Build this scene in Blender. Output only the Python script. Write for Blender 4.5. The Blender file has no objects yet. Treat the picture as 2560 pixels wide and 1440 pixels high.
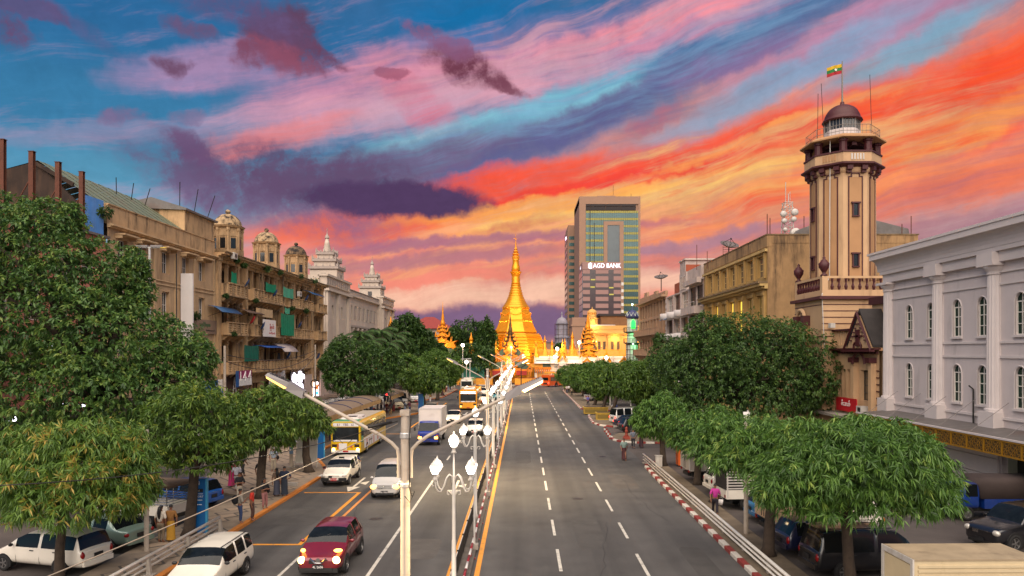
import bpy,bmesh,math,random
import numpy as np
from mathutils import Vector,Matrix
R=math.radians
PI=math.pi
random.seed(7)
rng=np.random.default_rng(11)
scene=bpy.context.scene
COL=scene.collection
# ---------------------------------------------------------------- camera, sky, sun, exposure
CAM_H=8.5
F=1800.0
VX,VY=1305.0,878.0
cam_d=bpy.data.cameras.new('camera')
cam=bpy.data.objects.new('camera',cam_d)
COL.objects.link(cam)
cam.location=(0,0,CAM_H)
cam.rotation_euler=(R(90),0,0)
cam_d.sensor_fit='HORIZONTAL'
cam_d.sensor_width=36
cam_d.lens=36*F/2560
cam_d.shift_x=(1280-VX)/2560
cam_d.shift_y=(VY-720)/2560
cam_d.clip_end=5000
scene.camera=cam
scene.view_settings.view_transform='Standard'
scene.view_settings.look='None'
scene.view_settings.gamma=1
scene.view_settings.use_curve_mapping=False
EXPO=1.6
scene.view_settings.exposure=EXPO
scene.cycles.max_bounces=5
scene.cycles.diffuse_bounces=3
scene.cycles.glossy_bounces=3
scene.cycles.transmission_bounces=3
scene.cycles.transparent_max_bounces=6
scene.cycles.sample_clamp_indirect=4.0
scene.cycles.use_adaptive_sampling=True
def lin(c):
 return tuple(((v/255)/12.92 if v/255<=0.04045 else((v/255+0.055)/1.055)**2.4)for v in c)
SKY_STRENGTH=0.12
def build_sky():
 w=bpy.data.worlds.new('World');scene.world=w;w.use_nodes=True
 nt=w.node_tree;nt.nodes.clear();N=nt.nodes;L=nt.links
 def sock(node,i,v):
  if isinstance(v,bpy.types.NodeSocket):L.new(v,node.inputs[i])
  elif v is not None:node.inputs[i].default_value=v
 def m(op,a,b=None,c=None,clamp=False):
  n=N.new('ShaderNodeMath');n.operation=op;n.use_clamp=clamp
  sock(n,0,a);sock(n,1,b);sock(n,2,c)
  return n.outputs[0]
 def noise(vec,scale,detail=4,rough=0.55,col=False):
  n=N.new('ShaderNodeTexNoise');n.noise_dimensions='3D'
  L.new(vec,n.inputs['Vector']);n.inputs['Scale'].default_value=scale
  n.inputs['Detail'].default_value=detail;n.inputs['Roughness'].default_value=rough
  return n.outputs['Color' if col else 'Fac']
 def sep(v):
  n=N.new('ShaderNodeSeparateXYZ');L.new(v,n.inputs[0]);return n.outputs
 def comb(x,y,z=0.0):
  n=N.new('ShaderNodeCombineXYZ');sock(n,0,x);sock(n,1,y);sock(n,2,z);return n.outputs[0]
 def mixc(fac,a,b):
  n=N.new('ShaderNodeMix');n.data_type='RGBA';n.clamp_factor=True
  sock(n,0,fac);sock(n,6,a);sock(n,7,b);return n.outputs[2]
 def smooth(x,lo,hi):
  n=N.new('ShaderNodeMapRange');n.interpolation_type='SMOOTHSTEP'
  sock(n,0,x);n.inputs[1].default_value=lo;n.inputs[2].default_value=hi
  return n.outputs[0]
 tc=N.new('ShaderNodeTexCoord')
 d=sep(tc.outputs['Generated'])
 az=m('ARCTAN2',d[0],d[1]);el=m('ARCSINE',d[2])
# angles in units of 1/1800 rad, wobbled so that cloud edges break up
 P=comb(m('MULTIPLY',az,1800.0),m('MULTIPLY',el,1800.0))
 w1=sep(noise(P,0.0045,5,0.55,True));w2=sep(noise(P,0.02,4,0.6,True))
 Ps=sep(P)
 def wob(i,a1,a2):
  return m('ADD',Ps[i],m('ADD',m('MULTIPLY',m('SUBTRACT',w1[i],0.5),a1),m('MULTIPLY',m('SUBTRACT',w2[i],0.5),a2)))
 U=wob(0,200.0,60.0);V=wob(1,80.0,34.0)
# streaks: noise stretched along a direction that rises gently to the right
 ang=R(14)
 w3=sep(noise(P,0.004,1.5,0.5,True))
 Us=m('MULTIPLY_ADD',m('SUBTRACT',w3[0],0.5),170.0,Ps[0]);Vs=m('MULTIPLY_ADD',m('SUBTRACT',w3[1],0.5),75.0,Ps[1])
 su=m('ADD',m('MULTIPLY',Us,math.cos(ang)),m('MULTIPLY',Vs,math.sin(ang)))
 sv=m('SUBTRACT',m('MULTIPLY',Vs,math.cos(ang)),m('MULTIPLY',Us,math.sin(ang)))
 NS=noise(comb(m('MULTIPLY',su,0.0017),m('MULTIPLY',sv,0.014),3.0),1.0,8,0.62)
 NS2=noise(comb(m('MULTIPLY',su,0.0075),m('MULTIPLY',sv,0.052),8.0),1.0,7,0.66)
 NSs=m('ADD',m('MULTIPLY',NS,0.7),m('MULTIPLY',NS2,0.3))
 NFa=noise(P,0.011,9,0.66);NFb=noise(comb(U,V,40.0),0.045,6,0.6)
 NF=m('ADD',m('MULTIPLY',NFa,0.66),m('MULTIPLY',NFb,0.34))
 NS3=noise(comb(m('MULTIPLY',su,0.0036),m('MULTIPLY',sv,0.034),21.0),1.0,8,0.64)
 K=1.0/SKY_STRENGTH/2**EXPO
 def C(c):
  l=lin(c);return(l[0]*K,l[1]*K,l[2]*K,1)
# clear sky: a ramp over elevation
 rp=N.new('ShaderNodeValToRGB');cr=rp.color_ramp;cr.interpolation='EASE'
 stops=[(0.00,(118,92,128)),(0.06,(150,118,140)),(0.13,(206,158,160)),(0.22,(150,165,186)),(0.30,(112,166,194)),(0.42,(80,146,180)),(0.56,(52,122,166)),(0.8,(36,102,154)),(1.0,(56,100,148))]
 sc_=1/1.0
 while len(cr.elements)<len(stops):cr.elements.new(0.5)
 for e,(p,c)in zip(cr.elements,stops):
  e.position=p;l=lin(c);e.color=(l[0],l[1],l[2],1)
 L.new(m('DIVIDE',V,900.0,clamp=True),rp.inputs[0])
 vm=N.new('ShaderNodeVectorMath');vm.operation='SCALE';L.new(rp.outputs[0],vm.inputs[0]);vm.inputs['Scale'].default_value=K
 col=vm.outputs[0]
# the physical sky under it all, sun just below the horizon glow
 sk=N.new('ShaderNodeTexSky');sk.sky_type='NISHITA';sk.sun_disc=False
 sk.sun_elevation=R(6);sk.sun_rotation=R(25)
 col=mixc(0.02,col,sk.outputs[0])
# thin pink cirrus over the whole sky, all the way round
 cir=m('MULTIPLY',smooth(NSs,0.50,0.68),smooth(V,40.0,200.0))
 col=mixc(m('MULTIPLY',cir,0.42),col,C((206,142,164)))
 cache={}
 def amped(kind,amp):
  if(kind,amp)not in cache:
   cache[(kind,amp)]=m('MULTIPLY_ADD',{'streak':NSs,'puff':NF,'fine':NS3}[kind],3.1*amp,1-1.55*amp)
  return cache[(kind,amp)]
 def feat(col,px,py,rx,ry,a,c,s,kind='streak',amp=0.9,lo=0.0,hi=1.0):
  gx=(px-VX)/F;cx=math.atan(gx)*1800
  cy=math.atan((VY-py)/F*math.cos(math.atan(gx)))*1800
  k=math.cos(math.atan(gx));rx*=k*k if abs(a)<20 else k;ry*=k
# squared distance from the ellipse, written out as a quadratic in U and V (thousands of units)
  t=R(a);ca,sa=math.cos(t),math.sin(t);cx,cy,rx,ry=cx/1000,cy/1000,rx/1000,ry/1000
  A=ca*ca/rx**2+sa*sa/ry**2;B=2*ca*sa*(1/rx**2-1/ry**2);Cc=sa*sa/rx**2+ca*ca/ry**2
  g=-0.42
  def dot(vec,k3):
   n=N.new('ShaderNodeVectorMath');n.operation='DOT_PRODUCT';L.new(vec,n.inputs[0]);n.inputs[1].default_value=k3;return n.outputs['Value']
  q=m('ADD',dot(Q2,(g*A,g*B,g*Cc)),dot(Q1,(g*(-2*A*cx-B*cy),g*(-2*Cc*cy-B*cx),1+g*(A*cx*cx+B*cx*cy+Cc*cy*cy))),clamp=True)
  v=m('MULTIPLY',q,amped(kind,round(min(amp*1.25,1.2),2)))
  mr=N.new('ShaderNodeMapRange');mr.interpolation_type='SMOOTHSTEP'
  L.new(v,mr.inputs[0]);mr.inputs[1].default_value=0.10+lo;mr.inputs[2].default_value=0.10+lo+(.95 if kind!='puff' else 1.05)*hi;mr.inputs[4].default_value=s
  return mixc(mr.outputs[0],col,C(c))
 Uk,Vk=m('MULTIPLY',U,.001),m('MULTIPLY',V,.001)
 Q1=comb(Uk,Vk,1.0);Q2=comb(m('MULTIPLY',Uk,Uk),m('MULTIPLY',Uk,Vk),m('MULTIPLY',Vk,Vk))
 plain=col
 for f in[(1950,470,1050,270,11,(238,142,116),1.0,'streak',.5),(1250,640,720,130,6,(236,138,118),.95,'streak',.55),(2300,330,700,120,16,(240,120,95),.7,'streak',.7),(1450,120,620,60,13,(226,144,166),.8,'streak',.8),(1620,55,260,24,13,(250,150,160),.9,'streak',.7),(2230,60,420,55,12,(190,135,168),.8,'streak',.7),(1000,180,330,60,14,(222,142,166),.72,'streak',.8),(1150,240,330,55,14,(224,165,180),.7,'streak',.8),(1070,265,120,40,-35,(226,112,132),.8,'streak',.6),(490,175,190,42,13,(196,142,178),.62,'streak',.6),(700,335,190,30,17,(252,122,106),1.0,'streak',.6),(820,290,330,55,12,(190,154,178),.5,'streak',.8),(250,330,300,26,8,(150,140,172),.5,'streak',.7),(1290,296,330,30,19,(122,192,210),.85,'streak',.8),(1080,335,220,20,15,(136,190,206),.7,'streak',.9),(2270,130,220,34,20,(104,172,198),.8,'streak',.6),(1930,215,330,36,20,(120,165,196),.8,'streak',.6),(1180,40,170,70,5,(8,112,170),.8,'streak',.5),(1480,45,200,28,12,(20,110,165),.7,'streak',.5),(1480,300,560,40,21,(100,108,150),.9,'streak',1.0),(1420,320,380,26,20,(92,92,138),.8,'puff',1.0),(1830,150,150,26,17,(132,108,152),.8,'streak',.8),(1000,405,300,40,14,(112,90,128),.9,'streak',.8),(1780,400,900,62,11,(246,88,60),1.0,'streak',.7),(2100,345,560,50,15,(252,120,66),.9,'streak',.8),(2430,270,480,74,17,(250,88,46),1.0,'streak',.8),(1230,470,330,40,12,(250,86,58),.95,'streak',.7),(1500,455,600,16,10,(240,70,60),.8,'streak',.7),(980,562,360,34,6,(251,116,78),1.0,'streak',.6),(1720,462,560,30,10,(255,208,122),1.0,'streak',.7),(1330,515,330,20,8,(255,172,84),.9,'streak',.7),(2230,390,420,38,17,(252,178,96),.85,'streak',.9),(1640,525,420,22,8,(253,190,110),.9,'streak',.9),(1900,340,300,14,14,(254,170,96),.8,'streak',.8),(1930,530,520,46,9,(250,150,98),.9,'streak',.7),(2420,455,360,46,14,(240,116,78),.8,'streak',.8),(1900,470,1150,210,12,(176,108,120),.6,'fine',1.1,.4,1.1),(1800,440,900,130,11,(255,196,120),.7,'fine',1.0,.6,1.0),(2100,370,800,110,14,(236,70,50),.7,'streak',1.2,.6,.6),(1250,620,700,90,6,(255,170,120),.7,'fine',1.1,.55,.7),(1500,180,900,130,15,(120,160,196),.6,'fine',1.1,.4,1.1),(1300,150,700,110,14,(240,160,164),.5,'fine',1.1,.5,1.0),(1700,618,380,17,8,(168,128,148),.85,'streak',.8),(2420,555,420,42,9,(164,122,138),.85,'streak',.8),(1250,600,420,14,5,(168,110,134),.85,'streak',.8),(1130,648,380,16,5,(176,118,132),.8,'streak',.8),(1300,560,100,14,12,(190,90,90),.6,'puff',.8),(1700,690,560,24,5,(180,130,144),.6,'streak',.8),(1320,728,480,30,4,(248,196,168),.95,'streak',.6),(1200,690,420,10,5,(244,140,120),.8,'streak',.8),(1150,818,900,40,1,(122,96,130),.9,'puff',.35,.05,.55),(1330,800,300,40,1,(126,98,130),.9,'puff',.35,.05,.55),(700,520,280,62,-10,(132,96,130),.85,'puff',.8),(560,450,240,55,-10,(104,88,122),.85,'puff',1.15,.0,1.0),(800,440,300,70,-4,(98,76,108),.92,'puff',1.15,.0,1.0),(1000,502,180,40,1,(84,62,98),1.0,'puff',.4,.05,.5),(465,362,70,26,-22,(108,80,116),.9,'puff',1.15,.0,.9),(665,78,66,44,10,(98,72,100),1.0,'puff',1.1,.05,.8),(740,66,60,50,0,(96,68,96),1.0,'puff',1.1,.05,.8),(720,112,84,40,-6,(104,70,98),1.0,'puff',1.1,.05,.8),(705,140,90,26,-4,(146,80,102),.75,'puff',1.1,.02,.9),(600,32,150,40,-8,(98,82,122),.8,'puff',1.15,.03,1.0),(822,132,50,15,-24,(110,66,92),.9,'puff',1.1,.02,.95),(622,152,50,22,18,(124,72,96),.9,'puff',1.1,.02,.95),(416,166,42,19,-5,(110,76,104),.95,'puff',1.1,.02,.95),(472,78,56,18,-14,(108,82,116),.8,'puff',1.1,.02,.95),(20,62,62,36,-10,(106,76,112),.9,'puff',1.1,.02,.95),(210,60,110,20,-28,(92,92,136),.6,'puff',1.15,.0,1.0),(60,5,120,22,-5,(98,82,122),.8,'puff',.9,.1,.5),(1160,158,90,32,-16,(114,62,80),1.0,'puff',1.1,.02,.9),(1250,205,60,13,-24,(118,66,84),.9,'puff',1.1,.02,.95),(1090,92,70,22,-20,(140,90,124),.7,'puff',.9,.15,.5),(985,176,46,12,-6,(150,84,108),.7,'puff',.9,.1,.5),(320,295,46,20,10,(126,104,140),.8,'puff',1.15,.03,.9),(465,285,42,18,10,(128,112,146),.7,'puff',1.15,.03,.9),(1640,292,70,20,30,(176,96,120),.6,'puff',1.15,.03,1.0),]:
  col=feat(col,*f)
# the clouds above are all in the western half of the sky: elsewhere only the thin cirrus is worked out
 inside=m('MULTIPLY',m('LESS_THAN',m('ABSOLUTE',az),1.15),m('LESS_THAN',m('ABSOLUTE',m('SUBTRACT',el,0.33)),0.36))
# fine relief inside every cloud
 tex=m('MULTIPLY_ADD',NF,0.55,m('MULTIPLY_ADD',NSs,0.45,0.50))
 tv=N.new('ShaderNodeVectorMath');tv.operation='SCALE';L.new(col,tv.inputs[0]);L.new(tex,tv.inputs['Scale']);col=tv.outputs[0]
 bgs=[]
 for c in(plain,col):
  bg=N.new('ShaderNodeBackground');bg.inputs['Strength'].default_value=SKY_STRENGTH
  L.new(c,bg.inputs['Color']);bgs.append(bg)
 mx=N.new('ShaderNodeMixShader');L.new(inside,mx.inputs[0]);L.new(bgs[0].outputs[0],mx.inputs[1]);L.new(bgs[1].outputs[0],mx.inputs[2])
 out=N.new('ShaderNodeOutputWorld');L.new(mx.outputs[0],out.inputs['Surface'])
 w.cycles.sampling_method='MANUAL';w.cycles.sample_map_resolution=512
build_sky()
# the sun is down: what is left of its light comes softly from the high bright sky behind the camera
SUN_EL,SUN_AZ=R(50),R(186)
sd=bpy.data.lights.new('sun','SUN');sd.energy=2.15;sd.angle=R(92);sd.color=(1.0,0.86,0.72)
so=bpy.data.objects.new('sun',sd);COL.objects.link(so)
so.rotation_euler=(PI/2-SUN_EL,0,PI-SUN_AZ)
# ---------------------------------------------------------------- helpers
def at(px,py,Y):
 """world point at depth Y seen at a pixel of the photograph"""
 return((px-VX)*Y/F,Y,CAM_H-(py-VY)*Y/F)
def gnd(px,py,z=0.0):
 Y=(CAM_H-z)*F/(py-VY)
 return((px-VX)*Y/F,Y)
MATS={}
def mat(name,c,rough=0.7,metal=0.0,vary=0.12,scale=1.5,stain=None,stain_amt=0.0,stain_scale=0.6,bump=0.0,bscale=30.0,emit=None,estr=0.0,coat=0.0,spec=0.5,streak=False,srgb=True,lo=0.5):
 """procedural principled material: base colour with mottling, optional stains of their own colour, fine relief"""
 if name in MATS:return MATS[name]
 m=bpy.data.materials.new(name);MATS[name]=m;m.use_nodes=True
 nt=m.node_tree;N=nt.nodes;L=nt.links;b=N['Principled BSDF']
 col=lin(c)if srgb else c
 b.inputs['Roughness'].default_value=rough;b.inputs['Metallic'].default_value=metal
 b.inputs['Coat Weight'].default_value=coat;b.inputs['Coat Roughness'].default_value=0.06
 b.inputs['Specular IOR Level'].default_value=spec
 b.inputs['Base Color'].default_value=(*col,1)
 if emit is not None:
  b.inputs['Emission Color'].default_value=(*lin(emit),1);b.inputs['Emission Strength'].default_value=estr
 m.diffuse_color=(*col,1)
 if vary>0 or stain_amt>0 or bump>0:
  tc=N.new('ShaderNodeTexCoord');vec=tc.outputs['Object']
  def noise(sc,det=5,v=vec,rgh=0.6):
   n=N.new('ShaderNodeTexNoise');n.inputs['Scale'].default_value=sc;n.inputs['Detail'].default_value=det
   n.inputs['Roughness'].default_value=rgh;L.new(v,n.inputs['Vector']);return n.outputs['Fac']
  out=None
  if vary>0:
   rp=N.new('ShaderNodeMapRange');L.new(noise(scale),rp.inputs[0])
   rp.inputs[1].default_value=0.3;rp.inputs[2].default_value=0.7;rp.inputs[3].default_value=1-vary;rp.inputs[4].default_value=1+vary*0.6
   vm=N.new('ShaderNodeVectorMath');vm.operation='SCALE';vm.inputs[0].default_value=col;L.new(rp.outputs[0],vm.inputs['Scale'])
   out=vm.outputs[0];L.new(out,b.inputs['Base Color'])
  if stain_amt>0:
   v=vec
   if streak:
    mp=N.new('ShaderNodeMapping');mp.inputs['Scale'].default_value=(1,1,0.18);L.new(vec,mp.inputs[0]);v=mp.outputs[0]
   rp=N.new('ShaderNodeMapRange');rp.interpolation_type='SMOOTHSTEP';L.new(noise(stain_scale,8,v,0.68),rp.inputs[0])
   rp.inputs[1].default_value=lo;rp.inputs[2].default_value=lo+0.22;rp.inputs[4].default_value=stain_amt
   mx=N.new('ShaderNodeMix');mx.data_type='RGBA';L.new(rp.outputs[0],mx.inputs[0])
   if out is not None:L.new(out,mx.inputs[6])
   else:mx.inputs[6].default_value=(*col,1)
   mx.inputs[7].default_value=(*lin(stain),1);L.new(mx.outputs[2],b.inputs['Base Color'])
  if bump>0:
   bp=N.new('ShaderNodeBump');bp.inputs['Strength'].default_value=bump;bp.inputs['Distance'].default_value=0.02
   L.new(noise(bscale,4),bp.inputs['Height']);L.new(bp.outputs[0],b.inputs['Normal'])
 return m
class MB:
 """collects geometry for ONE mesh object"""
 def __init__(s):s.v=[];s.f=[];s.m=[];s.sm=[];s.mats=[];s.xf=None ;s.cm=0;s.cs=False
 def use(s,material,smooth=False):
  if material not in s.mats:s.mats.append(material)
  s.cm=s.mats.index(material);s.cs=smooth;return s
 def add(s,vs,fs):
  o=len(s.v)
  if s.xf is not None:vs=[tuple(s.xf@Vector(p))for p in vs]
  s.v.extend(vs)
  for f in fs:s.f.append(tuple(i+o for i in f));s.m.append(s.cm);s.sm.append(s.cs)
  return s
 def quad(s,a,b,c,d):return s.add([a,b,c,d],[(0,1,2,3)])
 def poly(s,pts):return s.add(list(pts),[tuple(range(len(pts)))])
 def box(s,x0,x1,y0,y1,z0,z1):
  if x0>x1:x0,x1=x1,x0
  if y0>y1:y0,y1=y1,y0
  if z0>z1:z0,z1=z1,z0
  return s.add([(x0,y0,z0),(x1,y0,z0),(x1,y1,z0),(x0,y1,z0),(x0,y0,z1),(x1,y0,z1),(x1,y1,z1),(x0,y1,z1)],[(0,3,2,1),(4,5,6,7),(0,1,5,4),(1,2,6,5),(2,3,7,6),(3,0,4,7)])
 def hexa(s,b,t):
  """b, t: four points each, counter-clockwise from above"""
  return s.add(list(b)+list(t),[(3,2,1,0),(4,5,6,7),(0,1,5,4),(1,2,6,5),(2,3,7,6),(3,0,4,7)])
 def prism(s,pts,ax,a,b):
  """extrude a 2D outline (CCW) along axis ax from a to b; the outline lives in the two other axes in order"""
  def P(p,t):
   return(t,p[0],p[1])if ax=='x' else(p[0],t,p[1])if ax=='y' else(p[0],p[1],t)
  n=len(pts)
  return s.add([P(p,a)for p in pts]+[P(p,b)for p in pts],[tuple(range(n))[::-1],tuple(range(n,2*n))]+[(i,(i+1)%n,(i+1)%n+n,i+n)for i in range(n)])
 def lathe(s,prof,n=16,c=(0,0,0),cap=True,a0=0.0,sq=None):
  """prof: (r, z) from bottom to top"""
  vs=[];fs=[]
  for r,z in prof:
   for k in range(n):
    a=a0+2*PI*k/n
    vs.append((c[0]+r*math.cos(a),c[1]+r*math.sin(a),c[2]+z))
  for i in range(len(prof)-1):
   for k in range(n):
    k2=(k+1)%n
    fs.append((i*n+k,i*n+k2,(i+1)*n+k2,(i+1)*n+k))
  if cap:
   fs.append(tuple(range(n))[::-1]);fs.append(tuple(range((len(prof)-1)*n,len(prof)*n)))
  return s.add(vs,fs)
 def tube(s,path,r,n=8,cap=True):
  path=[Vector(p)for p in path];rs=r if isinstance(r,(list,tuple))else[r]*len(path)
  vs=[];fs=[];up=None
  for i,p in enumerate(path):
   t=(path[min(i+1,len(path)-1)]-path[max(i-1,0)]).normalized()
   if up is None:
    up=Vector((0,0,1))if abs(t.z)<0.9 else Vector((1,0,0))
   a=(up-t*up.dot(t)).normalized();b=t.cross(a);up=a
   for k in range(n):
    g=2*PI*k/n
    vs.append(tuple(p+(a*math.cos(g)+b*math.sin(g))*rs[i]))
  for i in range(len(path)-1):
   for k in range(n):
    k2=(k+1)%n
    fs.append((i*n+k,i*n+k2,(i+1)*n+k2,(i+1)*n+k))
  if cap:
   fs.append(tuple(range(n))[::-1]);fs.append(tuple(range((len(path)-1)*n,len(path)*n)))
  return s.add(vs,fs)
 def sphere(s,c,r,n=12,m=8,sz=1.0):
  return s.lathe([(max(r*math.sin(PI*i/m),1e-4),-r*sz*math.cos(PI*i/m))for i in range(m+1)],n,c,cap=False)
 def mesh(s,name):
  me=bpy.data.meshes.new(name);me.from_pydata(s.v,[],s.f)
  for mt in s.mats:me.materials.append(mt)
  me.polygons.foreach_set('material_index',s.m);me.polygons.foreach_set('use_smooth',s.sm)
  me.update();return me
KIDS={}
def link(o,parent=None):
 COL.objects.link(o)
 if parent is not None:o.parent=parent;KIDS.setdefault(parent.name,[]).append(o)
 return o
def obj(name,mb,parent=None,label=None,kind=None,loc=None,rz=0.0):
 me=mb.mesh(name)if isinstance(mb,MB)else mb
 o=bpy.data.objects.new(name,me)
 if loc is not None:o.location=loc
 if rz:o.rotation_euler=(0,0,rz)
 if label:o['label']=label
 if kind:o['kind']=kind
 return link(o,parent)
def tag(o,label,cat,group=None):
 o['label']=label;o['category']=cat
 if group:o['group']=group
 return o
def thing(name,label,cat,loc=(0,0,0),rz=0.0,group=None):
 o=bpy.data.objects.new(name,None);o.location=loc;o.rotation_euler=(0,0,rz);o.empty_display_size=0.2
 COL.objects.link(o);return tag(o,label,cat,group)
def dup(root,loc,rz=0.0,label=None,group=None,scale=None,swap=None):
 """a copy of a thing with copies of its parts and sub-parts; swap gives {material: material} for this copy"""
 def cp(o,parent):
  c=o.copy()
  if parent is not None:link(c,parent)
  else:COL.objects.link(c)
  if swap and c.type=='MESH':
   for i,sl in enumerate(c.material_slots):
    if sl.material in swap:
     sl.link='OBJECT';sl.material=swap[o.material_slots[i].material]
  for k in KIDS.get(o.name,[]):cp(k,c)
  return c
 c=cp(root,None);c.location=loc;c.rotation_euler=(0,0,rz)
 if label:c['label']=label
 if group:c['group']=group
 if scale:c.scale=(scale,)*3
 return c
def struct(name,mb,parent=None):return obj(name,mb,parent,kind='structure')
def text_mesh(name,body,size,material,depth=0.02,align='CENTER',spacing=1.0,shear=0.0,xs=1.0):
 cu=bpy.data.curves.new(name,'FONT');cu.body=body;cu.size=size;cu.extrude=depth/2;cu.align_x=align;cu.align_y='CENTER'
 cu.space_character=spacing;cu.shear=shear;cu.resolution_u=2
 t=bpy.data.objects.new(name,cu);COL.objects.link(t)
 dg=bpy.context.evaluated_depsgraph_get();dg.update()
 me=bpy.data.meshes.new_from_object(t.evaluated_get(dg));bpy.data.objects.remove(t)
 me.name=name;me.materials.clear();me.materials.append(material)
 if xs!=1.0:me.transform(Matrix.Diagonal((xs,1,1,1)))
 return me
def strokes(mb,P,w,h,n,seed=1):
 """a line of marks too small to read: uneven upright strokes; P(u, z, d) maps them onto the board"""
 rr=random.Random(seed);u=0;st=w/n
 for k in range(n):
  b_=h*rr.choice((0,0,0,-.28));t_=h*rr.choice((.6,.62,.65,1.0));x0,x1=u+st*.12,u+st*rr.uniform(.5,.8)
  for(ua,ub,za,zb)in((x0,x0+st*.26,b_,t_),(x0+st*.27,x1,t_-h*.16,t_),(x1,x1+st*.12,0,t_*.8)):mb.add([P(ua,za,0),P(ub,za,0),P(ub,zb,0),P(ua,zb,0),P(ua,za,1),P(ub,za,1),P(ub,zb,1),P(ua,zb,1)],[(0,1,2,3),(7,6,5,4),(0,4,5,1),(1,5,6,2),(2,6,7,3),(3,7,4,0)])
  u+=st
 return mb
def put_text(name,parent,body,size,material,loc,facing,**kw):
 """facing: 's' towards the camera (-y), 'e' towards +x, 'w' towards -x"""
 me=text_mesh(name,body,size,material,**kw)
 o=bpy.data.objects.new(name,me);o.location=loc
 o.rotation_euler=(R(90),0,{'s':0,'e':R(90),'w':R(-90)}[facing])
 return link(o,parent)
# a facade: plane with real openings, frames and panes. Local u runs along the wall, n points out of it.
class Wall:
 def __init__(s,origin,u,n):s.o=Vector(origin);s.u=Vector(u);s.n=Vector(n)
 def p(s,u,z,d=0.0):
  q=s.o+s.u*u+s.n*d;return(q.x,q.y,q.z+z)
 def box(s,mb,u0,u1,z0,z1,d0,d1):
  b=[s.p(u0,z0,d0),s.p(u1,z0,d0),s.p(u1,z0,d1),s.p(u0,z0,d1)]
  t=[s.p(u0,z1,d0),s.p(u1,z1,d0),s.p(u1,z1,d1),s.p(u0,z1,d1)]
  if s.u.cross(Vector((0,0,1))).dot(s.n)>0:b,t=b[::-1],t[::-1]
  return mb.hexa(b,t)
 def face(s,mb,pts,d=0.0):
  pts=[s.p(u,z,d)for u,z in pts]
  if s.u.cross(Vector((0,0,1))).dot(s.n)<0:pts=pts[::-1]
  return mb.poly(pts)
 def skin(s,mb,W,H,ops,depth=0.3,u0=0.0,z0=0.0):
  us=sorted({u0,W,*[o[0]for o in ops],*[o[1]for o in ops]});zs=sorted({z0,H,*[o[2]for o in ops],*[o[3]for o in ops]})
  for i in range(len(us)-1):
   j=0
   while j<len(zs)-1:
    def hole(j):
     cu,cz=(us[i]+us[i+1])/2,(zs[j]+zs[j+1])/2
     return any(o[0]<cu<o[1]and o[2]<cz<o[3]for o in ops)
    if hole(j):j+=1;continue
    k=j
    while k+1<len(zs)-1 and not hole(k+1):k+=1
    s.face(mb,[(us[i],zs[j]),(us[i+1],zs[j]),(us[i+1],zs[k+1]),(us[i],zs[k+1])])
    j=k+1
  for a,b,c,d in ops:
   for q in(((a,c),(b,c)),((b,c),(b,d)),((b,d),(a,d)),((a,d),(a,c))):
    p0,p1=q
    mb.quad(s.p(*p0),s.p(*p1),s.p(*p1,-depth),s.p(*p0,-depth))
 def window(s,parent,a,b,c,d,frame_m,pane_m,depth=0.22,nu=2,nz=2,fw=0.07,name='window',lit=None):
  mb=MB().use(frame_m)
  def bar(u0,u1,z0,z1):s.box(mb,u0,u1,z0,z1,-depth,-depth+0.07)
  bar(a,a+fw,c,d);bar(b-fw,b,c,d);bar(a+fw,b-fw,c,c+fw);bar(a+fw,b-fw,d-fw,d)
  for i in range(1,nu):u=a+(b-a)*i/nu;bar(u-fw*.4,u+fw*.4,c+fw,d-fw)
  for i in range(1,nz):
   z=c+(d-c)*i/nz
   for k in range(nu):bar(a+(b-a)*k/nu+fw*(.4 if k else 1),a+(b-a)*(k+1)/nu-fw*(.4 if k<nu-1 else 1),z-fw*.35,z+fw*.35)
  w=obj(name,mb,parent)
  pm=MB().use(pane_m);s.face(pm,[(a,c),(b,c),(b,d),(a,d)],-depth+0.02)
  obj('pane',pm,w);return w
# ---------------------------------------------------------------- materials shared by the street
asphalt=mat('asphalt',(76,73,70),0.78,vary=0.22,scale=0.45,stain=(44,42,41),stain_amt=0.55,stain_scale=0.22,bump=0.5,bscale=60)
_nt=asphalt.node_tree;_b=_nt.nodes['Principled BSDF'];_src=_b.inputs['Base Color'].links[0].from_socket
_tc=_nt.nodes.new('ShaderNodeTexCoord');_mp=_nt.nodes.new('ShaderNodeMapping');_mp.inputs['Scale'].default_value=(.62,.018,1);_nt.links.new(_tc.outputs['Object'],_mp.inputs[0])
_nz=_nt.nodes.new('ShaderNodeTexNoise');_nz.inputs['Scale'].default_value=1.0;_nz.inputs['Detail'].default_value=6;_nt.links.new(_mp.outputs[0],_nz.inputs['Vector'])
_mr=_nt.nodes.new('ShaderNodeMapRange');_mr.inputs[1].default_value=.35;_mr.inputs[2].default_value=.65;_mr.inputs[3].default_value=.60;_mr.inputs[4].default_value=1.18;_nt.links.new(_nz.outputs['Fac'],_mr.inputs[0])
_vm=_nt.nodes.new('ShaderNodeVectorMath');_vm.operation='SCALE';_nt.links.new(_src,_vm.inputs[0]);_nt.links.new(_mr.outputs[0],_vm.inputs['Scale']);_nt.links.new(_vm.outputs[0],_b.inputs['Base Color'])
asphalt_old=mat('asphalt_old',(78,70,66),0.88,vary=0.25,scale=0.4,stain=(54,49,45),stain_amt=0.7,stain_scale=0.35,bump=0.5,bscale=40)
paint_white=mat('road_paint_white',(190,184,172),0.7,vary=0.2,scale=5,stain=(96,92,86),stain_amt=0.85,stain_scale=2.2)
paint_yellow=mat('road_paint_yellow',(214,140,34),0.6,vary=0.15,scale=6,stain=(112,92,66),stain_amt=0.6,stain_scale=2.5)
kerb_white=mat('kerb_white',(200,192,180),0.75,vary=0.2,scale=4,stain=(105,96,84),stain_amt=0.6,stain_scale=3)
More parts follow.
